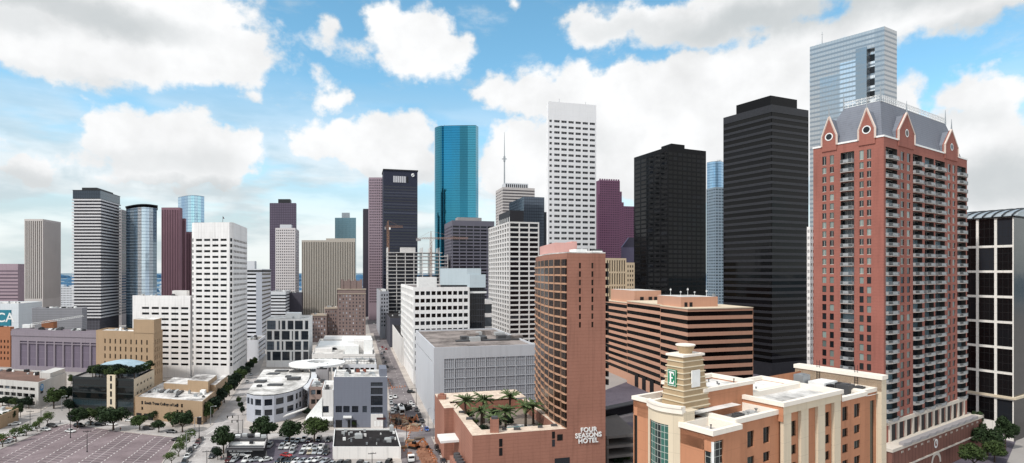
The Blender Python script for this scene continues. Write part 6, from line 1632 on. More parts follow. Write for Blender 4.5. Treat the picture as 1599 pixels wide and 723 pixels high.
sheet('road_plate', [gp(622, 654), gp(632, 650), gp(644, 668), gp(636, 671)], tarmac('sand_strip', '#a58a6c', '#b9a184'), .036)
# lane lines, crossings
k = MB()
for t in range(150, 620, 9):
    for s_ in (20.3, 27): 
        if t > 290: k.face([(*G(s_-.07, t), .02), (*G(s_+.07, t), .02), (*G(s_+.07, t+3), .02), (*G(s_-.07, t+3), .02)])
for t in range(170, 600, 8): k.face([(*G(-59.1, t), .02), (*G(-58.95, t), .02), (*G(-58.95, t+3), .02), (*G(-59.1, t+3), .02)])
for i in range(9):
    a, c = G(17+1.5*i, 243), G(17.6+1.5*i, 246); k.face([(*G(17+1.5*i, 262.5), .02), (*G(17.6+1.5*i, 262.5), .02), (*G(17.6+1.5*i, 265.5), .02), (*G(17+1.5*i, 265.5), .02)])
for p, q in (((318, 683), (352, 686)), ((344, 670), (376, 672)), ((322, 679), (346, 664))):
    a, c = gp(*p), gp(*q); d = (c[0]-a[0], c[1]-a[1]); l_ = hypot(*d); d = (d[0]/l_, d[1]/l_); n_ = (-d[1]*.15, d[0]*.15); k.face([(a[0]-n_[0], a[1]-n_[1], .022), (c[0]-n_[0], c[1]-n_[1], .022), (c[0]+n_[0], c[1]+n_[1], .022), (a[0]+n_[0], a[1]+n_[1], .022)])
struct('road_markings', k, mk)
# far country, its colours tinted blue for distance haze
k = MB(); rr = random.Random(3)
for Yd, hh_, n_ in ((1500, 11, 160), (2100, 14, 160), (3000, 18, 160), (4400, 26, 170), (7000, 46, 170)):
    px_ = None
    for i in range(n_):
        x0_, x1_ = -Yd*1.3+2.6*Yd*i/n_, -Yd*1.3+2.6*Yd*(i+1)/n_
        for j in range(3):
            cx2 = rr.uniform(x0_, x1_); w_ = (x1_-x0_)*rr.uniform(.4, .9); h_ = hh_*rr.uniform(.45, 1.1); y_ = Yd*rr.uniform(.93, 1.07)
            b0 = [(cx2+w_*cos(t), y_+w_*.6*sin(t)) for t in [2*pi*q/8 for q in range(8)]]
            k.frustum(b0, 0, [(cx2+(p[0]-cx2)*.8, y_+(p[1]-y_)*.8) for p in b0], h_*.7); k.frustum([(cx2+(p[0]-cx2)*.8, y_+(p[1]-y_)*.8) for p in b0], h_*.7, [(cx2+(p[0]-cx2)*.3, y_+(p[1]-y_)*.3) for p in b0], h_)
tag(k.build('distant_woods', plain('hazy_woods', '#4c6f8d', 1.0, 0, .25, spec=0)), kind='stuff')
k = MB()
for i in range(900):
    Yd = rr.uniform(1000, 3600); x_ = rr.uniform(-.95, .95)*Yd; w_, d_, h_ = rr.uniform(8, 30), rr.uniform(8, 30), rr.uniform(4, 13); k.box(x_, Yd, 0, x_+w_, Yd+d_, h_)
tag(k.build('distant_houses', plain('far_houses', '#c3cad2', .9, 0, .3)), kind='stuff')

# ------------------------------------------------------------------ trees
leaf_a = leafm('oak_leaves', '#0c150e', '#3f5233'); leaf_b = leafm('young_leaves', '#1d2b14', '#6a7d48'); leaf_d = leafm('dark_leaves', '#080f0b', '#2c3e2c'); leaf_c = leafm('mid_leaves', '#14200f', '#56683c')
bark = plain('bark', '#4a3d33', .9); palmleaf = leafm('palm_leaves', '#1b2813', '#6e8054')
def crown_mesh(seed, mat, n, rx, rz, zc, leaf, name='crown', flat=.35):
    r_ = random.Random(seed); k = MB(); lobes = []
    for i in range(11):
        t, u_ = r_.uniform(0, 2*pi), r_.uniform(-.5, .95); q = r_.uniform(.45, .72)*math.sqrt(1-min(.9, u_*u_))
        lobes.append((rx*q*cos(t), rx*q*sin(t), zc+rz*u_*.62, rx*r_.uniform(.30, .48)))
    lobes.append((0, 0, zc, rx*.55))
    for i in range(n):
        cx2, cy2, cz2, R_ = lobes[r_.randrange(len(lobes))]
        while True:
            v = [r_.gauss(0, 1) for _ in range(3)]; l = math.sqrt(sum(a*a for a in v))
            if l > .01: break
        v = [a/l for a in v]; rad = R_*r_.uniform(.62, 1.08)
        p = (cx2+v[0]*rad, cy2+v[1]*rad, cz2+v[2]*rad*.85)
        if p[2] < zc-rz: continue
        a_ = [r_.gauss(0, 1) for _ in range(3)]
        nrm = [v[j]*.8+a_[j]*.5 for j in range(3)]; l = math.sqrt(sum(q*q for q in nrm)); nrm = [q/l for q in nrm]
        up = (0, 0, 1) if abs(nrm[2]) < .9 else (1, 0, 0)
        u1 = (nrm[1]*up[2]-nrm[2]*up[1], nrm[2]*up[0]-nrm[0]*up[2], nrm[0]*up[1]-nrm[1]*up[0]); l = math.sqrt(sum(q*q for q in u1)); u1 = [q/l for q in u1]
        u2 = (nrm[1]*u1[2]-nrm[2]*u1[1], nrm[2]*u1[0]-nrm[0]*u1[2], nrm[0]*u1[1]-nrm[1]*u1[0]); s1, s2 = leaf*r_.uniform(.6, 1.3), leaf*r_.uniform(.5, 1.0)
        k.face([tuple(p[j]+u1[j]*s1*a+u2[j]*s2*c for j in range(3)) for a, c in ((-1, -.3), (-.2, -1), (1, -.2), (.4, 1), (-.6, .7))])
    return k.mesh(name, [mat])
def trunk_mesh(seed, h, r0, rx):
    r_ = random.Random(seed); k = MB(); k.tube([(0, 0, 0), (r_.uniform(-.1, .1), r_.uniform(-.1, .1), h*.5), (0, 0, h)], [r0, r0*.8, r0*.65], 8)
    for i in range(5):
        t = 2*pi*i/5+r_.uniform(-.4, .4); k.tube([(0, 0, h*.92), (cos(t)*rx*.3, sin(t)*rx*.3, h*1.35), (cos(t)*rx*.62, sin(t)*rx*.62, h*1.7)], [r0*.5, r0*.33, r0*.1], 6)
    return k.mesh('trunk', [bark])
KINDS = {}
for kd, mat, n, leaf in (('oak', leaf_a, 2300, .34), ('young', leaf_b, 700, .34), ('dark', leaf_d, 1900, .37)):
    KINDS[kd] = [(crown_mesh(31+i*7+len(kd), leaf_c if i == 1 and kd != 'young' else mat, n, 4.6, 3.4, 5.3, leaf), trunk_mesh(5+i, 2.6, .34, 4)) for i in range(3)]
ORD = ['first', 'second', 'third', 'fourth', 'fifth', 'sixth', 'seventh', 'eighth', 'ninth', 'tenth', 'eleventh', 'twelfth', 'thirteenth', 'fourteenth', 'fifteenth', 'sixteenth', 'seventeenth', 'eighteenth']
ti = 0
def tree(kd, x, y, w, h, label, group, z=0.0, name='tree'):
    global ti
    cm, tm = KINDS[kd][ti % 3]; ti += 1
    r = root(name, label, 'tree', (x, y, z), rnd.uniform(0, 6.28), group)
    r.scale = (w/9.4, w/9.4, h/8.9)
    link('trunk', tm, r); link('crown', cm, r)
    return r
def row(kd, pts, label, group, **kw):
    for i, (px, py, w, h) in enumerate(sorted(pts)):
        x, y = gp(px, py); s_ = y/F
        tree(kd, x, y, w*s_, h*s_, label.format(ORD[i]), group, **kw)
row('oak', [(121, 669, 30, 34), (141, 664, 28, 28), (177, 672, 46, 38), (158, 660, 26, 26)], '{} dark oak from the west in front of the black glass office', 'trees in front of the roof garden office')
row('oak', [(218, 671, 28, 24), (248, 675, 22, 20), (285, 675, 36, 34), (242, 657, 22, 17), (270, 667, 30, 25), (300, 660, 26, 24)], '{} rounded tree from the west along the front of the tan college', 'trees in front of the college')
row('dark', [(322, 660, 26, 34), (331, 652, 30, 36), (341, 640, 30, 34), (350, 629, 28, 34), (358, 619, 26, 30), (366, 610, 24, 28), (374, 600, 22, 26), (382, 591, 20, 22), (389, 582, 16, 18), (396, 573, 14, 16)], '{} tree up the dense dark row between college and side road', 'dense row of trees along the side road')
row('oak', [(412, 691, 44, 42), (452, 693, 40, 38), (491, 690, 44, 40)], '{} spreading oak from the west in front of the curved gallery', 'oaks in front of the curved gallery')
row('oak', [(349, 708, 38, 44)], 'large round tree beside the black walled restaurant', 'lone trees')
row('dark', [(340, 718, 18, 20)], 'small dark bush of a tree behind the restaurant corner', 'lone trees')
row('dark', [(84, 638, 32, 34), (104, 630, 26, 30), (108, 645, 18, 22), (112, 600, 14, 16)], '{} dark tree from the west between stained office and black glass office', 'trees beside the stained concrete office')
row('dark', [(4, 634, 18, 16), (14, 636, 18, 17), (24, 637, 18, 17), (35, 638, 18, 18), (45, 639, 18, 20)], '{} tree of the clipped dark row at the stained office wall', 'row of trees against the stained office')
row('oak', [(1, 667, 12, 22), (9, 664, 12, 22), (17, 661, 12, 22), (25, 657, 12, 24), (32, 652, 12, 24)], '{} slim tree beside the small tan shop building', 'slim trees beside the tan shop')
row('young', [(4, 698, 22, 22), (25, 690, 22, 24), (41, 681, 20, 20), (58, 674, 16, 18), (62, 668, 14, 18), (74, 664, 20, 22)], '{} pale young tree along the road edge of the big parking lot', 'young trees along the parking lot')
row('young', [(286, 702, 22, 24), (279, 713, 22, 24), (296, 690, 20, 20), (268, 726, 22, 22)], '{} small light green tree between parking lot and side road', 'small trees east of the parking lot')
row('oak', [(553, 668, 10, 11)], 'small round shrub at the door of the grey arts block', 'lone trees')
row('dark', [(505, 640, 14, 14), (480, 650, 14, 14)], '{} small tree in the gap beside the brick link', 'small trees by the link')
row('dark', [(376, 640, 9, 14), (379, 648, 9, 14), (373, 632, 9, 14)], '{} thin hedge tree along the gallery side wall', 'hedge trees beside the gallery')
row('dark', [(4, 560, 18, 18), (12, 566, 14, 14)], '{} dark tree below the orange brick apartment block', 'trees below the brick block')
row('dark', [(4, 540, 14, 22), (12, 540, 12, 20), (64, 541, 12, 18), (76, 541, 13, 20), (87, 541, 13, 19), (98, 541, 13, 20), (108, 541, 12, 18)], '{} far dark tree in the line behind the mauve block', 'far trees behind the mauve block')
row('dark', [(196, 534, 14, 24), (203, 536, 14, 28), (210, 538, 12, 22)], '{} far dark tree at the foot of the balcony tower', 'far trees by the balcony tower')
row('oak', [(1521, 735, 40, 44), (1542, 712, 44, 46), (1553, 722, 36, 36), (1570, 700, 34, 52), (1526, 700, 26, 60)], '{} dark tree from the brick tower below the white framed glass office', 'trees under the white framed office')
row('dark', [(965, 735, 24, 26), (978, 730, 22, 26)], '{} dark tree in the gap between brick hotel and suite hotel', 'trees between the hotels')
# roof garden
gz_ = garden.zt-.8
for i in range(13):
    t = i/12
    if i < 9: p, q = garden.la*(.72-.74*t)+.5, 3.2+rnd.uniform(-.5, 1.5)
    else: p, q = rnd.uniform(2.0, 3.4), 6+(i-9)*7.5
    a = garden.pt(max(2.2, p) if i < 9 else p, q); w_ = rnd.uniform(6.0, 8.0)
    tree('dark' if i % 2 else 'oak', garden.X+a[0], garden.Y+a[1], w_, rnd.uniform(5.0, 7.4), ('%s roof garden tree along the front of the black glass office roof' % ORD[i]) if i < 9 else '%s roof garden tree up the cream sided edge of the office roof' % ORD[i-9], 'trees of the roof garden', gz_, 'roof_tree')
# palms
def palm_meshes(seed):
    r_ = random.Random(seed); k = MB(); n = 26
    for i in range(n):
        t = 2*pi*i/n+r_.uniform(-.15, .15); e = r_.uniform(.1, 1.25); L = r_.uniform(2.7, 3.5); prev = None
        for j in range(9):
            f = j/8; rad = L*f*cos(e*(1-f*.5)); zz = L*f*sin(e)-1.75*f*f*(1.15-e*.35); w_ = .52*(1-(2*f-.9)**2*.75)
            c = (cos(t)*rad, sin(t)*rad, zz); s_ = (-sin(t)*w_, cos(t)*w_)
            cur = ((c[0]+s_[0], c[1]+s_[1], zz-.22), c, (c[0]-s_[0], c[1]-s_[1], zz-.22))
            if prev:
                for a, b_ in ((0, 1), (1, 2)):
                    m0 = [tuple(prev[q][z_]*.45+cur[q][z_]*.55 for z_ in range(3)) for q in (a, b_)]
                    k.face([prev[a], prev[b_], m0[1], tuple((m0[0][z_]+m0[1][z_])/2 for z_ in range(3))]); k.face([m0[0], m0[1], cur[b_], tuple((cur[a][z_]*.6+cur[b_][z_]*.4) for z_ in range(3))])
            prev = cur
    t_ = MB(); t_.tube([(0, 0, 0), (.05, 0, 2), (0, .05, 4.6), (0, 0, 5.6)], [.36, .3, .26, .42], 9)
    return k.mesh('fronds', [palmleaf]), t_.mesh('trunk', [bark])
PM = [palm_meshes(3), palm_meshes(11)]
for i, (u_, v_, h_) in enumerate(((28.3, 28, 1.15), (21.6, 28, 1.15), (11.2, 30, 1.15), (24.5, 18, .95), (17, 14, 1.0), (8.8, 17.5, 1.05), (21.5, 10.5, .8), (4.6, 22, .9))):
    a = podQ(u_, v_); f_, t_ = PM[i % 2]
    r = root('palm_tree', ('%s palm in the back row of the sunken hotel garden, counted from the street' % ORD[i]) if i < 3 else '%s palm around the hotel pool, counted in front of the back row' % ORD[i-3], 'palm tree', (podO[0]+a[0], podO[1]+a[1], podz), rnd.uniform(0, 6), 'palms in the hotel garden')
    r.scale = (1.45, 1.45, h_*1.3); link('trunk', t_, r); o = link('fronds', f_, r, (0, 0, 5.6))
def bushes(pts, label, group):
    for i, (x, y, z, w_) in enumerate(pts): tree('dark', x, y, w_*1.5, w_*1.15, label.format(ORD[i]), group, z, 'garden_shrub')['category'] = 'shrub'
bushes([(*[podO[j]+podQ(u_, v_)[j] for j in (0, 1)], podz-.3, w_) for u_, v_, w_ in ((25, 12, 3.4), (27, 22, 3.6), (19, 20, 3.2), (14, 22, 3.6), (5, 12, 2.6), (24, 8, 2.6), (16, 34, 3.4), (26, 34, 3.6))], '{} low shrub planted around the sunken hotel garden', 'shrubs in the hotel garden')

# ------------------------------------------------------------------ low buildings in front
b = Bld('shop', 'flat white walled shop with a black tar roof full of vents', 'shop', 519, 519.5, 626, 216, 697.5, vl=545, vr=None, la=26)
mb = MB()
for e in ('l', 'r', 'bl', 'br'): b.blank(mb, e, 0, b.zt)
mb.build('wall', wall('shop_white', '#e8e4e0', .12, .45), b.root); b.roof(M['roof_dark'], M['whitepaint'], .6, .3)
for i in range(22):
    p, q = b.la*rnd.uniform(.1, .9), b.lb*rnd.uniform(.03, .95); s_ = rnd.uniform(.3, .9); k = MB(); k.prism(b.rect(p, q, p+s_, q+s_*rnd.uniform(.8, 2)), b.zt-.6, b.zt-.6+rnd.uniform(.4, 1.2)); k.build('roof_unit', [M['unit'], M['whitepaint'], M['unitdark'], M['metal']][i % 4], b.root)
for p, q, w_, l_, h_ in ((.5, .33, 2.4, 3, 1.5), (.3, .78, 2, 2.6, 1.3), (.9, .9, 2.4, 1.6, 2.2)): k = MB(); k.prism(b.rect(b.la*p, b.lb*q, b.la*p+w_, b.lb*q+l_), b.zt-.6, b.zt-.6+h_); k.prism(b.rect(b.la*p+.4, b.lb*q+.4, b.la*p+w_-.4, b.lb*q+l_-.4), b.zt-.6+h_, b.zt-.3+h_); k.build('air_handler', M['unit'], b.root)
k = MB(); pts_ = [(*b.pt(b.la*(.45+.12*sin(i*.3)), b.lb*(.22+.02*i)), b.zt-.5) for i in range(9)]; k.tube(pts_, [.14]*9, 5); k.build('roof_hose', M['unit'], b.root)
b = Bld('restaurant', 'black walled restaurant with white lettering lines and a white railed roof beside the car park', 'restaurant', 353, 354, 413, 216, 699.5, vl=480, vr=None, la=19)
mb = MB()
for e in ('l', 'r', 'bl', 'br'): b.blank(mb, e, 0, b.zt)
mb.build('wall', M['black'], b.root); b.roof(M['roof_white'], M['grey'], .5, .4)
k = MB(); k.prism(b.rect(-1.0, -.6, 5, b.lb*.98), b.zt-.7, b.zt-.45, 0, None, True); k.build('awning', M['unitdark'], b.root)
k = MB(); k.prism(b.rect(7, b.lb*.55, 9.4, b.lb*.65), b.zt-.5, b.zt+.3); k.build('skylight', M['black'], b.root)
k = MB(); k.prism(b.rect(10.5, 1, 19, b.lb*.95), b.zt-.4, b.zt+.5); k.build('upper_roof', M['unitdark'], b.root)
for i in range(5): unit_ = MB(); q = b.lb*(.12+.18*i); unit_.prism(b.rect(12+i % 2*2, q, 14+i % 2*2, q+2), b.zt+.5, b.zt+1.4); unit_.build('roof_unit', [M['whitepaint'], M['unit'], M['black']][i % 3], b.root)
# rows of white letters, too small to read
for zz, q0_, q1_, ht in ((2.75, .06, .70, .52), (1.95, .09, .46, .34), (1.35, .14, .63, .46)):
    k = MB(); q = b.lb*q0_; r_ = random.Random(int(zz*100))
    while q < b.lb*q1_:
        w_ = r_.uniform(.22, .42); y_ = -.62 if zz > 2.5 else -.06
        A, B = b.pt(-.0, q), b.pt(0, q+w_); hh_ = ht*r_.uniform(.8, 1)
        k.face([(A[0], A[1]-.06, zz), (B[0], B[1]-.06, zz), (B[0], B[1]-.06, zz+hh_), (A[0], A[1]-.06, zz+hh_)]); q += w_+(.1 if r_.random() < .82 else .5)
    k.build('lettering', M['whitepaint'], b.root)

# ------------------------------------------------------------------ vehicles
paint = paintm('car_paint'); cgl = glass('car_glass', '#0a0c0f', '#1d2126', .2, .05, .5, wob=0); tyre = plain('tyre', '#141414', .8); lampm = plain('headlamp', '#e9e6da', .2); tail = plain('tail_lamp', '#8c1b18', .3)
def loft(secs, mats_idx=0):
    k = MB()
    for A, B in zip(secs, secs[1:]):
        n = len(A)
        for i in range(n): k.face([A[i], A[(i+1) % n], B[(i+1) % n], B[i]])
    k.face(secs[0][::-1]); k.face(secs[-1]); return k
def car_meshes(kind):
    L, Wd = {'sedan': (4.7, 1.82), 'suv': (4.8, 1.92), 'pickup': (5.5, 1.95)}[kind]; hb, ht = {'sedan': (.92, 1.45), 'suv': (1.05, 1.75), 'pickup': (1.05, 1.78)}[kind]
    hw = Wd/2; secs = []
    for y, zb_, z_, w_ in ((-L/2, .42, hb*.72, .82), (-L/2+.12, .3, hb*.82, .93), (-L*.3, .26, hb*.92, 1), (0, .26, hb, 1), (L*.3, .26, hb*.99, 1), (L/2-.15, .32, hb*.94, .95), (L/2, .42, hb*.8, .86)):
        secs.append([(-hw*w_, y, zb_+.12), (-hw*w_*.92, y, zb_), (hw*w_*.92, y, zb_), (hw*w_, y, zb_+.12), (hw*w_, y, z_-.1), (hw*w_*.9, y, z_), (-hw*w_*.9, y, z_), (-hw*w_, y, z_-.1)])
    body = loft(secs)
    c0, c1, c2, c3 = {'sedan': (-L*.2, -L*.05, L*.2, L*.38), 'suv': (-L*.2, -L*.07, L*.38, L*.47), 'pickup': (-L*.17, -L*.04, L*.12, L*.16)}[kind]
    def quad_(y, z, w_): return [(-hw*w_, y, z), (hw*w_, y, z)]
    gl_ = MB(); b0, t0 = hb*.97, ht-.03
    P = [(-hw*.88, c0, b0), (hw*.88, c0, b0), (hw*.88, c3, b0), (-hw*.88, c3, b0)]; T_ = [(-hw*.7, c1, t0), (hw*.7, c1, t0), (hw*.7, c2, t0), (-hw*.7, c2, t0)]
    for i in range(4): gl_.face([P[i], P[(i+1) % 4], T_[(i+1) % 4], T_[i]])
    body.face([(-hw*.71, c1-.03, t0+.03), (hw*.71, c1-.03, t0+.03), (hw*.71, c2+.03, t0+.03), (-hw*.71, c2+.03, t0+.03)])
    for i in range(4):
        a, b_ = T_[i], T_[(i+1) % 4]; body.face([a, b_, (b_[0], b_[1], t0+.03), (a[0], a[1], t0+.03)]); body.bar(P[i], T_[i], .09)
    if kind == 'pickup':
        body.box(-hw*.95, L*.17, hb*.98, -hw*.82, L*.49, hb*1.12); body.box(hw*.82, L*.17, hb*.98, hw*.95, L*.49, hb*1.12); body.box(-hw*.82, L*.46, hb*.98, hw*.82, L*.49, hb*1.12)
    wm = MB(); wm.tube([(-.11, 0, 0), (.11, 0, 0)], [.34, .34], 14)
    lm = MB(); lm.box(-.2, -.04, -.08, .2, .04, .08)
    return body.mesh('car_body', [paint]), gl_.mesh('cabin_glass', [cgl]), wm.mesh('wheel', [tyre]), lm.mesh('headlight', [lampm]), lm.mesh('tail_light', [tail]), L, hw, hb
CM = {kd: car_meshes(kd) for kd in ('sedan', 'suv', 'pickup')}
PAINT = {'white': '#e4e4e2', 'silver': '#a9adb0', 'black': '#17181b', 'dark grey': '#3a3d42', 'red': '#a8262a', 'maroon': '#4e1d22', 'blue': '#2b55a0', 'beige': '#b3a78f'}
def car(kind, colr, px, py, head, label, group):
    bm_, gm_, wm_, hm_, tm_, L, hw, hb = CM[kind]; x, y = gp(px, py)
    r = root('parked_car' if 'park' in group or 'kerb' in group else 'car', label, 'pickup truck' if kind == 'pickup' else 'car', (x, y, .02), R(head), group)
    o = link('body', bm_, r); o.color = (*lin(PAINT[colr]), 1); link('cabin_glass', gm_, r)
    for sx in (-1, 1):
        for yy in (-L*.31, L*.3): link('wheel', wm_, r, (sx*(hw-.1), yy, .34))
        link('headlight', hm_, r, (sx*hw*.6, -L/2-.01, hb*.68)); link('tail_light', tm_, r, (sx*hw*.62, L/2+.01, hb*.7))
def cars(group, where, head, lst):
    cnt = {}
    for kind, colr, px, py in lst:
        key = (kind, colr); cnt.setdefault(key, []).append((px, py))
    for kind, colr, px, py in lst:
        L = sorted(cnt[(kind, colr)]); nm = {'sedan': 'sedan', 'suv': 'off-road car', 'pickup': 'pickup truck'}[kind]
        o_ = '' if len(L) == 1 else ORD[L.index((px, py))]+' '
        car(kind, colr, px, py, head+rnd.uniform(-2, 2), ('%s%s %s %s' % (o_, colr, nm, where)) if not o_ else '%s%s %s from the west %s' % (o_, colr, nm, where), group)
H0 = 15.2
cars('cars parked in the small car park', 'in the back row of the small car park', 5, [('sedan', 'black', 449, 689), ('sedan', 'silver', 457, 689.5), ('sedan', 'silver', 465, 690), ('pickup', 'white', 475, 688), ('sedan', 'maroon', 483, 689.5), ('suv', 'black', 498, 688), ('suv', 'dark grey', 513, 689)])
cars('cars parked in the small car park', 'in the second row of the small car park', 5, [('suv', 'silver', 440, 700), ('suv', 'white', 449, 700), ('sedan', 'white', 458.5, 700), ('sedan', 'white', 475.5, 701), ('suv', 'white', 484, 701), ('sedan', 'silver', 492, 701), ('pickup', 'white', 501, 700), ('suv', 'dark grey', 509, 703)])
cars('cars parked in the small car park', 'in the third row of the small car park', 5, [('suv', 'silver', 456.5, 707), ('sedan', 'silver', 472, 708), ('sedan', 'beige', 484, 708), ('suv', 'silver', 492, 708), ('sedan', 'silver', 501, 708), ('sedan', 'black', 509.5, 709)])
cars('cars parked in the small car park', 'standing crosswise in the aisle of the small car park', 70, [('sedan', 'red', 447, 713)])
cars('cars parked in the small car park', 'in the nearest row of the small car park', -22, [('suv', 'black', 438, 722), ('sedan', 'black', 447, 722), ('suv', 'dark grey', 455, 722), ('sedan', 'white', 463, 722), ('sedan', 'silver', 473, 722), ('sedan', 'white', 485, 721), ('sedan', 'white', 496, 720), ('sedan', 'silver', 508, 722)])
cars('cars parked in front of the white shop', 'in front of the white walled shop', -10, [('sedan', 'silver', 518, 727), ('suv', 'dark grey', 530, 727), ('suv', 'black', 541, 727), ('suv', 'black', 561, 727), ('sedan', 'silver', 571, 728), ('sedan', 'silver', 591, 728), ('suv', 'black', 606, 725)])
cars('cars parked in front of the restaurant', 'in front of the black walled restaurant', 0, [('sedan', 'maroon', 357.5, 720), ('sedan', 'silver', 366.5, 720), ('suv', 'white', 384.5, 720.5)])
cars('cars parked in front of the restaurant', 'parked at a slant by the restaurant front', -50, [('sedan', 'silver', 399, 720), ('sedan', 'white', 415, 720)])
cars('cars parked beside the restaurant', 'beside the restaurant end wall', 5, [('pickup', 'white', 413.5, 694), ('suv', 'silver', 421, 698)])
cars('cars parked along the side road', 'along the side road by the lot', H0, [('suv', 'dark grey', 288, 724), ('sedan', 'white', 292.5, 714.5), ('suv', 'black', 297.5, 706), ('sedan', 'white', 304, 699.5), ('suv', 'maroon', 309, 693.5), ('sedan', 'dark grey', 313, 688)])
cars('cars parked along the side road', 'at the far kerb of the side road below the round tree', H0, [('sedan', 'dark grey', 331, 714), ('suv', 'black', 334, 706)])
cars('cars in the big parking lot', 'in the big parking lot near its east edge', 80, [('sedan', 'black', 277, 688.5)])
cars('cars in the big parking lot', 'at the top edge of the big parking lot', 75, [('sedan', 'white', 71, 672.5), ('sedan', 'white', 110, 675), ('suv', 'black', 81, 667)])
cars('cars parked along the west road', 'at the kerb west of the lot', -57, [('sedan', 'silver', 6, 693), ('sedan', 'white', 14, 690), ('sedan', 'red', 12, 688.5), ('suv', 'white', 30, 681), ('sedan', 'white', 44, 673.5), ('suv', 'white', 50, 670)])
cars('cars parked along the west road', 'driving on the road west of the lot', -57, [('sedan', 'white', 23, 663.5)])
cars('cars parked in front of the roof garden office', 'under the oaks before the black glass office', 84, [('sedan', 'silver', 141, 662.5), ('sedan', 'white', 175, 664), ('suv', 'black', 157, 664.5), ('suv', 'black', 124, 666.5), ('sedan', 'white', 203, 658), ('suv', 'dark grey', 232, 670.5), ('sedan', 'dark grey', 268, 676)])
cars('cars at the kerb of the works street', 'at the kerb beside the pale blank building', H0, [('sedan', 'white', 641.5, 630.5), ('sedan', 'white', 645.5, 635), ('suv', 'dark grey', 650.5, 641.5), ('suv', 'black', 655, 650.5), ('sedan', 'black', 659.5, 659)])
cars('cars driving on the works street', 'driving on the street beside the works', H0, [('sedan', 'blue', 666.5, 672), ('sedan', 'black', 688, 708), ('sedan', 'dark grey', 692, 722)])
car('suv', 'black', 683, 702, H0, 'black off-road car at the kerb below the brick hotel wing', 'cars at the kerb of the works street')
cars('cars turning at the crossing', 'crossing the junction before the white windowed office', 80, [('suv', 'black', 642, 613.5)])
cars('cars parked beside the arts block', 'in the yard beside the grey arts block', H0, [('suv', 'white', 610, 623), ('pickup', 'white', 617, 621), ('suv', 'silver', 611, 631), ('sedan', 'white', 612, 640), ('suv', 'white', 613, 645), ('suv', 'silver', 617, 642), ('sedan', 'dark grey', 618, 635)])
cars('cars parked far up the works street', 'at the kerb far up by the mall', H0, [('sedan', 'black', 605, 574), ('suv', 'black', 602, 567), ('sedan', 'dark grey', 599, 560), ('sedan', 'silver', 596, 553), ('suv', 'white', 594, 546)])
cars('cars driving far up the works street', 'driving far up the works street', H0, [('sedan', 'black', 600, 551), ('sedan', 'red', 597, 543), ('sedan', 'red', 603, 546), ('suv', 'silver', 591, 533), ('sedan', 'white', 584, 506)])
cars('cars parked on the side road beyond', 'far up the side road beside the white office tower', H0, [('sedan', 'dark grey', 372, 625), ('sedan', 'white', 386, 597), ('sedan', 'silver', 392, 586)])
# white tour bus
x, y = gp(627, 644); r = root('bus', 'long white bus with black windows parked beside the street works', 'bus', (x, y, .02), R(H0))
k = MB(); s_ = []
for yy, w_, zt_ in ((-6, .94, 2.9), (-5.8, 1, 3.1), (5.8, 1, 3.15), (6, .95, 2.95)): s_.append([(-1.27*w_, yy, .4), (1.27*w_, yy, .4), (1.27*w_, yy, zt_-.25), (1.1*w_, yy, zt_), (-1.1*w_, yy, zt_), (-1.27*w_, yy, zt_-.25)])
loft(s_).build('body', M['whitepaint'], r)
for sx in (-1, 1): k = MB(); k.box(sx*1.28-.02, -5.3, 1.5, sx*1.28+.02, 5.5, 2.5); k.build('window', cgl, r)
k = MB(); k.box(-1.1, -6.04, 1.1, 1.1, -5.98, 2.6); k.build('windscreen', cgl, r)
k = MB(); k.box(-.6, -1, 3.1, .6, 2.4, 3.4); k.build('roof_unit', M['unitdark'], r)
wm_ = MB(); wm_.tube([(-.15, 0, 0), (.15, 0, 0)], [.5, .5], 14); wme = wm_.mesh('wheel', [tyre])
for sx in (-1, 1):
    for yy in (-4, 3.6): link('wheel', wme, r, (sx*1.12, yy, .5))
# works lorry
x, y = gp(641, 718); r = root('lorry', 'flat bed works lorry with a rusty load parked at the nearest end of the works', 'truck', (x, y, .02), R(H0))
k = MB(); k.box(-1.2, -3.8, .7, 1.2, 3.8, 1.0); k.build('bed', M['unitdark'], r)
k = MB(); k.box(-1.15, -3.8, 1.0, 1.15, -1.8, 2.7); k.box(-1.1, -3.95, .6, 1.1, -3.7, 1.3); c_ = k.build('cab', M['whitepaint'], r)
k = MB(); k.box(-1.0, -3.86, 1.75, 1.0, -3.8, 2.5); k.build('windscreen', cgl, c_)
k = MB(); k.frustum([(-1.1, -1.5), (1.1, -1.5), (1.1, 3.7), (-1.1, 3.7)], 1.0, [(-.7, -1), (.7, -1), (.7, 3.2), (-.7, 3.2)], 2.0); k.build('load', dirt, r)
for sx in (-1, 1):
    for yy in (-2.8, 1.6, 2.9): link('wheel', wme, r, (sx*1.02, yy, .5))
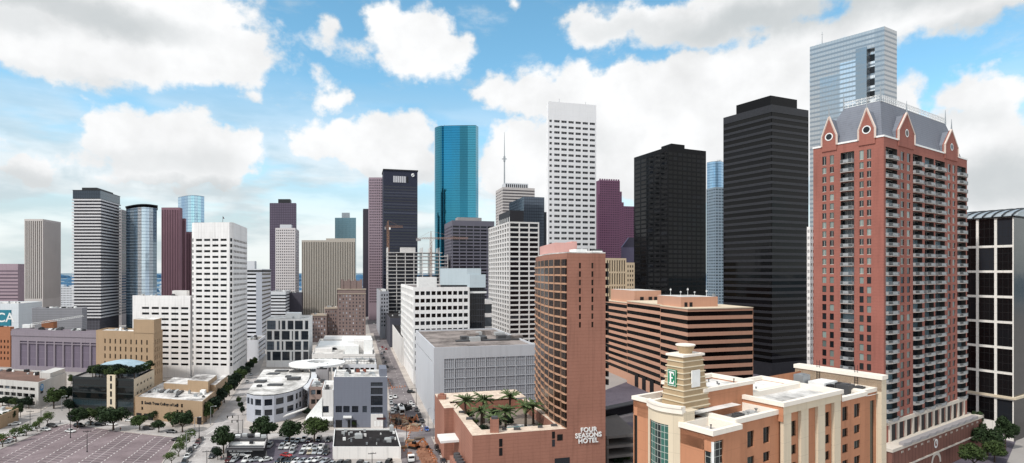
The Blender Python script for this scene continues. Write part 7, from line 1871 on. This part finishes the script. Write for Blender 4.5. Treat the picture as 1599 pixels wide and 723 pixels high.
# excavators
def excavator(px, py, head, label, mat):
    x, y = gp(px, py); r = root('excavator', label, 'excavator', (x, y, .05), R(head), 'excavators at the street works')
    for sx in (-1, 1): k = MB(); k.prism([(sx*1.2-.3, -1.9), (sx*1.2+.3, -1.9), (sx*1.2+.3, 1.9), (sx*1.2-.3, 1.9)], .05, .85); k.build('track', tyre, r)
    k = MB(); k.box(-1.3, -1.4, 1.0, 1.3, 2.1, 2.0); k.box(-.9, -.4, .8, .9, .9, 1.0); k.build('body', mat, r)
    k = MB(); k.frustum([(-1.3, -1.4), (-.3, -1.4), (-.3, .3), (-1.3, .3)], 2.0, [(-1.2, -1.2), (-.4, -1.2), (-.4, .2), (-1.2, .2)], 3.0); k.build('cab', cgl, r)
    k = MB(); k.bar((.3, -1.2, 1.7), (.3, -4.0, 4.2), .45, .55); k.bar((.3, -4.0, 4.2), (.3, -6.2, 2.0), .35, .4); k.build('arm', mat, r)
    k = MB(); k.frustum([(-.25, -6.7), (.85, -6.7), (.85, -6.0), (-.25, -6.0)], .9, [(-.3, -6.6), (.9, -6.6), (.9, -5.9), (-.3, -5.9)], 1.9); k.build('bucket', M['darkmetal'], r)
excavator(622, 662, 10, 'dark excavator standing in the west trench of the street works', plain('machine_dark', '#3a332c', .6))
excavator(645, 659, 30, 'rust coloured excavator standing on the middle plate of the works', plain('machine_rust', '#8d5a3a', .6))
excavator(636, 640, -40, 'black excavator with folded arm behind the white bus', plain('machine_black', '#1c1c1e', .6))
excavator(647, 700, 60, 'orange excavator on the nearest patch of red earth', plain('machine_orange', '#9a6240', .6))
# barrels and barriers
k = MB(); k.tube([(0, 0, 0), (0, 0, .1), (0, 0, .1), (0, 0, 1.0)], [.42, .42, .3, .24], 10); bb0 = k.mesh('traffic_barrel', [M['orange']])
k = MB(); k.tube([(0, 0, .45), (0, 0, .6)], [.285, .275], 10); bb1 = k.mesh('band', [M['whitepaint']])
bl = [(612+i*1.1, 672-i*.2) for i in range(4)]+[(628+i*3.4, 646+i*2.9) for i in range(10)]+[(608+.4*i, 648+3*i) for i in range(6)]+[(662+i*2.4, 688+i*4.6) for i in range(8)]+[(640-1.2*i, 676+4*i) for i in range(8)]+[(608+i*4, 607-i*.5) for i in range(7)]+[(604+i*1.5, 590+i*3) for i in range(7)]
for px, py in bl:
    x, y = gp(px+rnd.uniform(-.5, .5), py+rnd.uniform(-.5, .5)); r = tag(link('traffic_barrel', bb0, None, (x, y, .02)), 'orange traffic barrel with a white band along the street works', 'traffic barrel', 'barrels along the street works'); link('band', bb1, r)
# piles and pallets at the works
for i, (px, py, w_) in enumerate(((616, 656, 2.2), (633, 664, 2.0), (650, 665, 2.6), (640, 690, 2.2), (655, 686, 2.4), (612, 664, 1.8), (630, 700, 1.9))):
    x, y = gp(px, py); k = MB(); 
    for j in range(4): k.box(-w_/2+j*.05, -w_*.8, .0+j*.22, w_/2-j*.05, w_*.8, .16+j*.22)
    tag(k.build('plank_stack', plain('timber%d' % i, ['#8c7358', '#6d6259', '#9a8a76'][i % 3], .8), None, (x, y, .03), rnd.uniform(0, 3)), '%s stack of shoring boards from the far end of the street works' % ORD[sorted([656, 664, 665, 690, 686, 664.5, 700]).index(py if px != 612 else 664.5)], 'board stack', 'board stacks at the works')
# people
def person(px, py, head, shirt, trousers, label):
    x, y = gp(px, py); me = bpy.data.meshes.new('person')
    J = [(0, 0, .95), (0, 0, 1.2), (0, 0, 1.42), (0, 0, 1.52), (0, -.01, 1.66), (.1, 0, .9), (.11, -.06, .5), (.11, .02, .05), (-.1, 0, .9), (-.11, .1, .5), (-.11, .14, .06), (.2, 0, 1.4), (.25, .03, 1.12), (.24, -.1, .88), (-.2, 0, 1.4), (-.25, -.02, 1.12), (-.24, -.12, .9), (.11, -.12, .03), (-.11, .02, .03)]
    E_ = [(0, 1), (1, 2), (2, 3), (3, 4), (0, 5), (5, 6), (6, 7), (0, 8), (8, 9), (9, 10), (2, 11), (11, 12), (12, 13), (2, 14), (14, 15), (15, 16), (7, 17), (10, 18)]
    rad = [.15, .14, .15, .06, .11, .1, .07, .045, .1, .07, .045, .06, .045, .035, .06, .045, .035, .04, .04]
    me.from_pydata(J, E_, []); o = link('person', me, None, (x, y, .03), R(head)); sk = o.modifiers.new('skin', 'SKIN'); sub = o.modifiers.new('sub', 'SUBSURF'); sub.levels = 1; sub.render_levels = 1
    for i, v in enumerate(me.skin_vertices[0].data): v.radius = (rad[i], rad[i]*.8)
    me.skin_vertices[0].data[0].use_root = True
    m, nt, bs = new_mat('clothes'); tcz = N(nt, 'ShaderNodeSeparateXYZ'); nt.links.new(N(nt, 'ShaderNodeTexCoord').outputs['Object'], tcz.inputs[0])
    c1 = mixc(nt, mth(nt, 'GREATER_THAN', tcz.outputs[2], .93), lin(trousers), lin(shirt)); c2 = mixc(nt, mth(nt, 'GREATER_THAN', tcz.outputs[2], 1.49), c1, lin('#9a7158')); c3 = mixc(nt, mth(nt, 'GREATER_THAN', tcz.outputs[2], 1.70), c2, lin('#1d1714')); setc(nt, bs.inputs['Base Color'], c3); bs.inputs['Roughness'].default_value = .8
    me2 = bpy.data.meshes.new_from_object(o.evaluated_get(bpy.context.evaluated_depsgraph_get())); o.modifiers.clear(); o.data = me2; me2.materials.clear(); me2.materials.append(m)
    tag(o, label, 'person', 'people on the pavements')
person(349, 717, 20, '#23242a', '#26262b', 'person in dark clothes walking near the restaurant corner')
person(345.5, 719, 200, '#7a2a26', '#2b2b30', 'person in a red shirt walking near the restaurant corner')
person(94, 662, 90, '#2a2c33', '#1d1d22', 'person in dark clothes waiting at the top corner of the parking lot')
person(188, 673, 0, '#6b2a24', '#22232a', 'person in a red shirt under the oak by the black glass office')
# poles
def pole(px, pb, ptop, label, cat, kind, group):
    x, y = gp(px, pb); h = (pb-ptop)/F*y; nm = {'lamp': 'street_lamp', 'utility': 'utility_pole', 'signal': 'traffic_light'}[kind]; r = root(nm, label, cat, (x, y, 0), R(H0), group)
    k = MB(); k.tube([(0, 0, 0), (0, 0, h*.5), (0, 0, h)], [.16, .12, .09], 8); k.tube([(0, 0, 0), (0, 0, .5)], [.26, .22], 8); k.build('post', M['darkmetal'] if kind != 'lamp' else M['metal'], r)
    if kind == 'lamp':
        k = MB(); k.tube([(0, 0, h-.1), (1.0, 0, h+.15), (1.9, 0, h+.2)], [.07, .06, .05], 6); k.build('arm', M['metal'], r); k = MB(); k.frustum([(1.6, -.18), (2.5, -.18), (2.5, .18), (1.6, .18)], h+.08, [(1.7, -.1), (2.4, -.1), (2.4, .1), (1.7, .1)], h+.28); k.build('lamp_head', M['unit'], r)
    if kind == 'utility':
        k = MB(); k.bar((-1.4, 0, h-.5), (1.4, 0, h-.5), .18); 
        for s_ in (-1.2, -.5, .5, 1.2): k.tube([(s_, 0, h-.4), (s_, 0, h-.15)], [.07, .05], 6)
        k.build('crossarm', M['darkmetal'], r)
    if kind == 'signal':
        k = MB(); k.bar((0, 0, h-.3), (-4.5, 0, h-.1), .12); k.build('arm', M['darkmetal'], r)
        for s_ in (-2.2, -4.2): 
            k = MB(); k.box(s_-.18, -.2, h-1.1, s_+.18, .2, h-.05); hd = k.build('signal_head', M['black'], r)
            for j, c_ in enumerate(('#3d1512', '#3d3312', '#1d5a33')): k = MB(); k.tube([(s_, -.21, h-.25-.3*j), (s_, -.25, h-.25-.3*j)], [.11, .11], 8); k.build('lens', plain('lens_%s' % c_[1:], c_, .3), hd)
pole(110, 684, 648, 'tall dark pole at the top of the parking lot beside the white car', 'lamp post', 'utility', 'poles of the parking lot')
pole(136, 706, 672, 'dark pole with a crossarm standing in the middle of the parking lot', 'lamp post', 'utility', 'poles of the parking lot')
for a in ((96.5, 641, 619, 'street lamp at the corner between the stained office and the black office', 'street lamp', 'lamp', 'street lamps'),
          (329, 664, 635, 'street lamp at the corner of the tan college', 'street lamp', 'lamp', 'street lamps'), (304, 684, 652, 'street lamp before the corner tree of the college', 'street lamp', 'lamp', 'street lamps'),
          (291, 706, 676, 'street lamp among the small trees beside the parking lot', 'street lamp', 'lamp', 'street lamps'), (676.5, 686, 655, 'street lamp on the pavement corner before the pale blank building', 'street lamp', 'lamp', 'street lamps'),
          (668.5, 665, 638, 'street lamp at the kerb beside the pale blank building', 'street lamp', 'lamp', 'street lamps'), (697, 712, 672, 'street lamp at the kerb under the brick hotel wing', 'street lamp', 'lamp', 'street lamps'),
          (311, 682, 657, 'utility pole at the side road crossing', 'utility pole', 'utility', 'utility poles'), (47, 671, 641, 'first utility pole on the road west of the parking lot', 'utility pole', 'utility', 'utility poles'), (64, 660, 636, 'utility pole at the foot of the stained office', 'utility pole', 'utility', 'utility poles'),
          (581, 740, 706, 'utility pole in front of the white walled shop', 'utility pole', 'utility', 'utility poles'), (323, 740, 703, 'thin pole in the side road beside the parked cars', 'utility pole', 'utility', 'utility poles'),
          (372, 683, 648, 'traffic light at the gallery corner', 'traffic light', 'signal', 'traffic lights'), (379, 680, 655, 'second traffic light mast beside the gallery corner', 'traffic light', 'signal', 'traffic lights'), (635, 690, 665, 'traffic light mast beside the street works', 'traffic light', 'signal', 'traffic lights'), (650, 632, 606, 'traffic light at the corner of the pale blank building', 'traffic light', 'signal', 'traffic lights'), (1553, 718, 690, 'traffic light near the trees below the white framed office', 'traffic light', 'signal', 'traffic lights')): pole(*a)
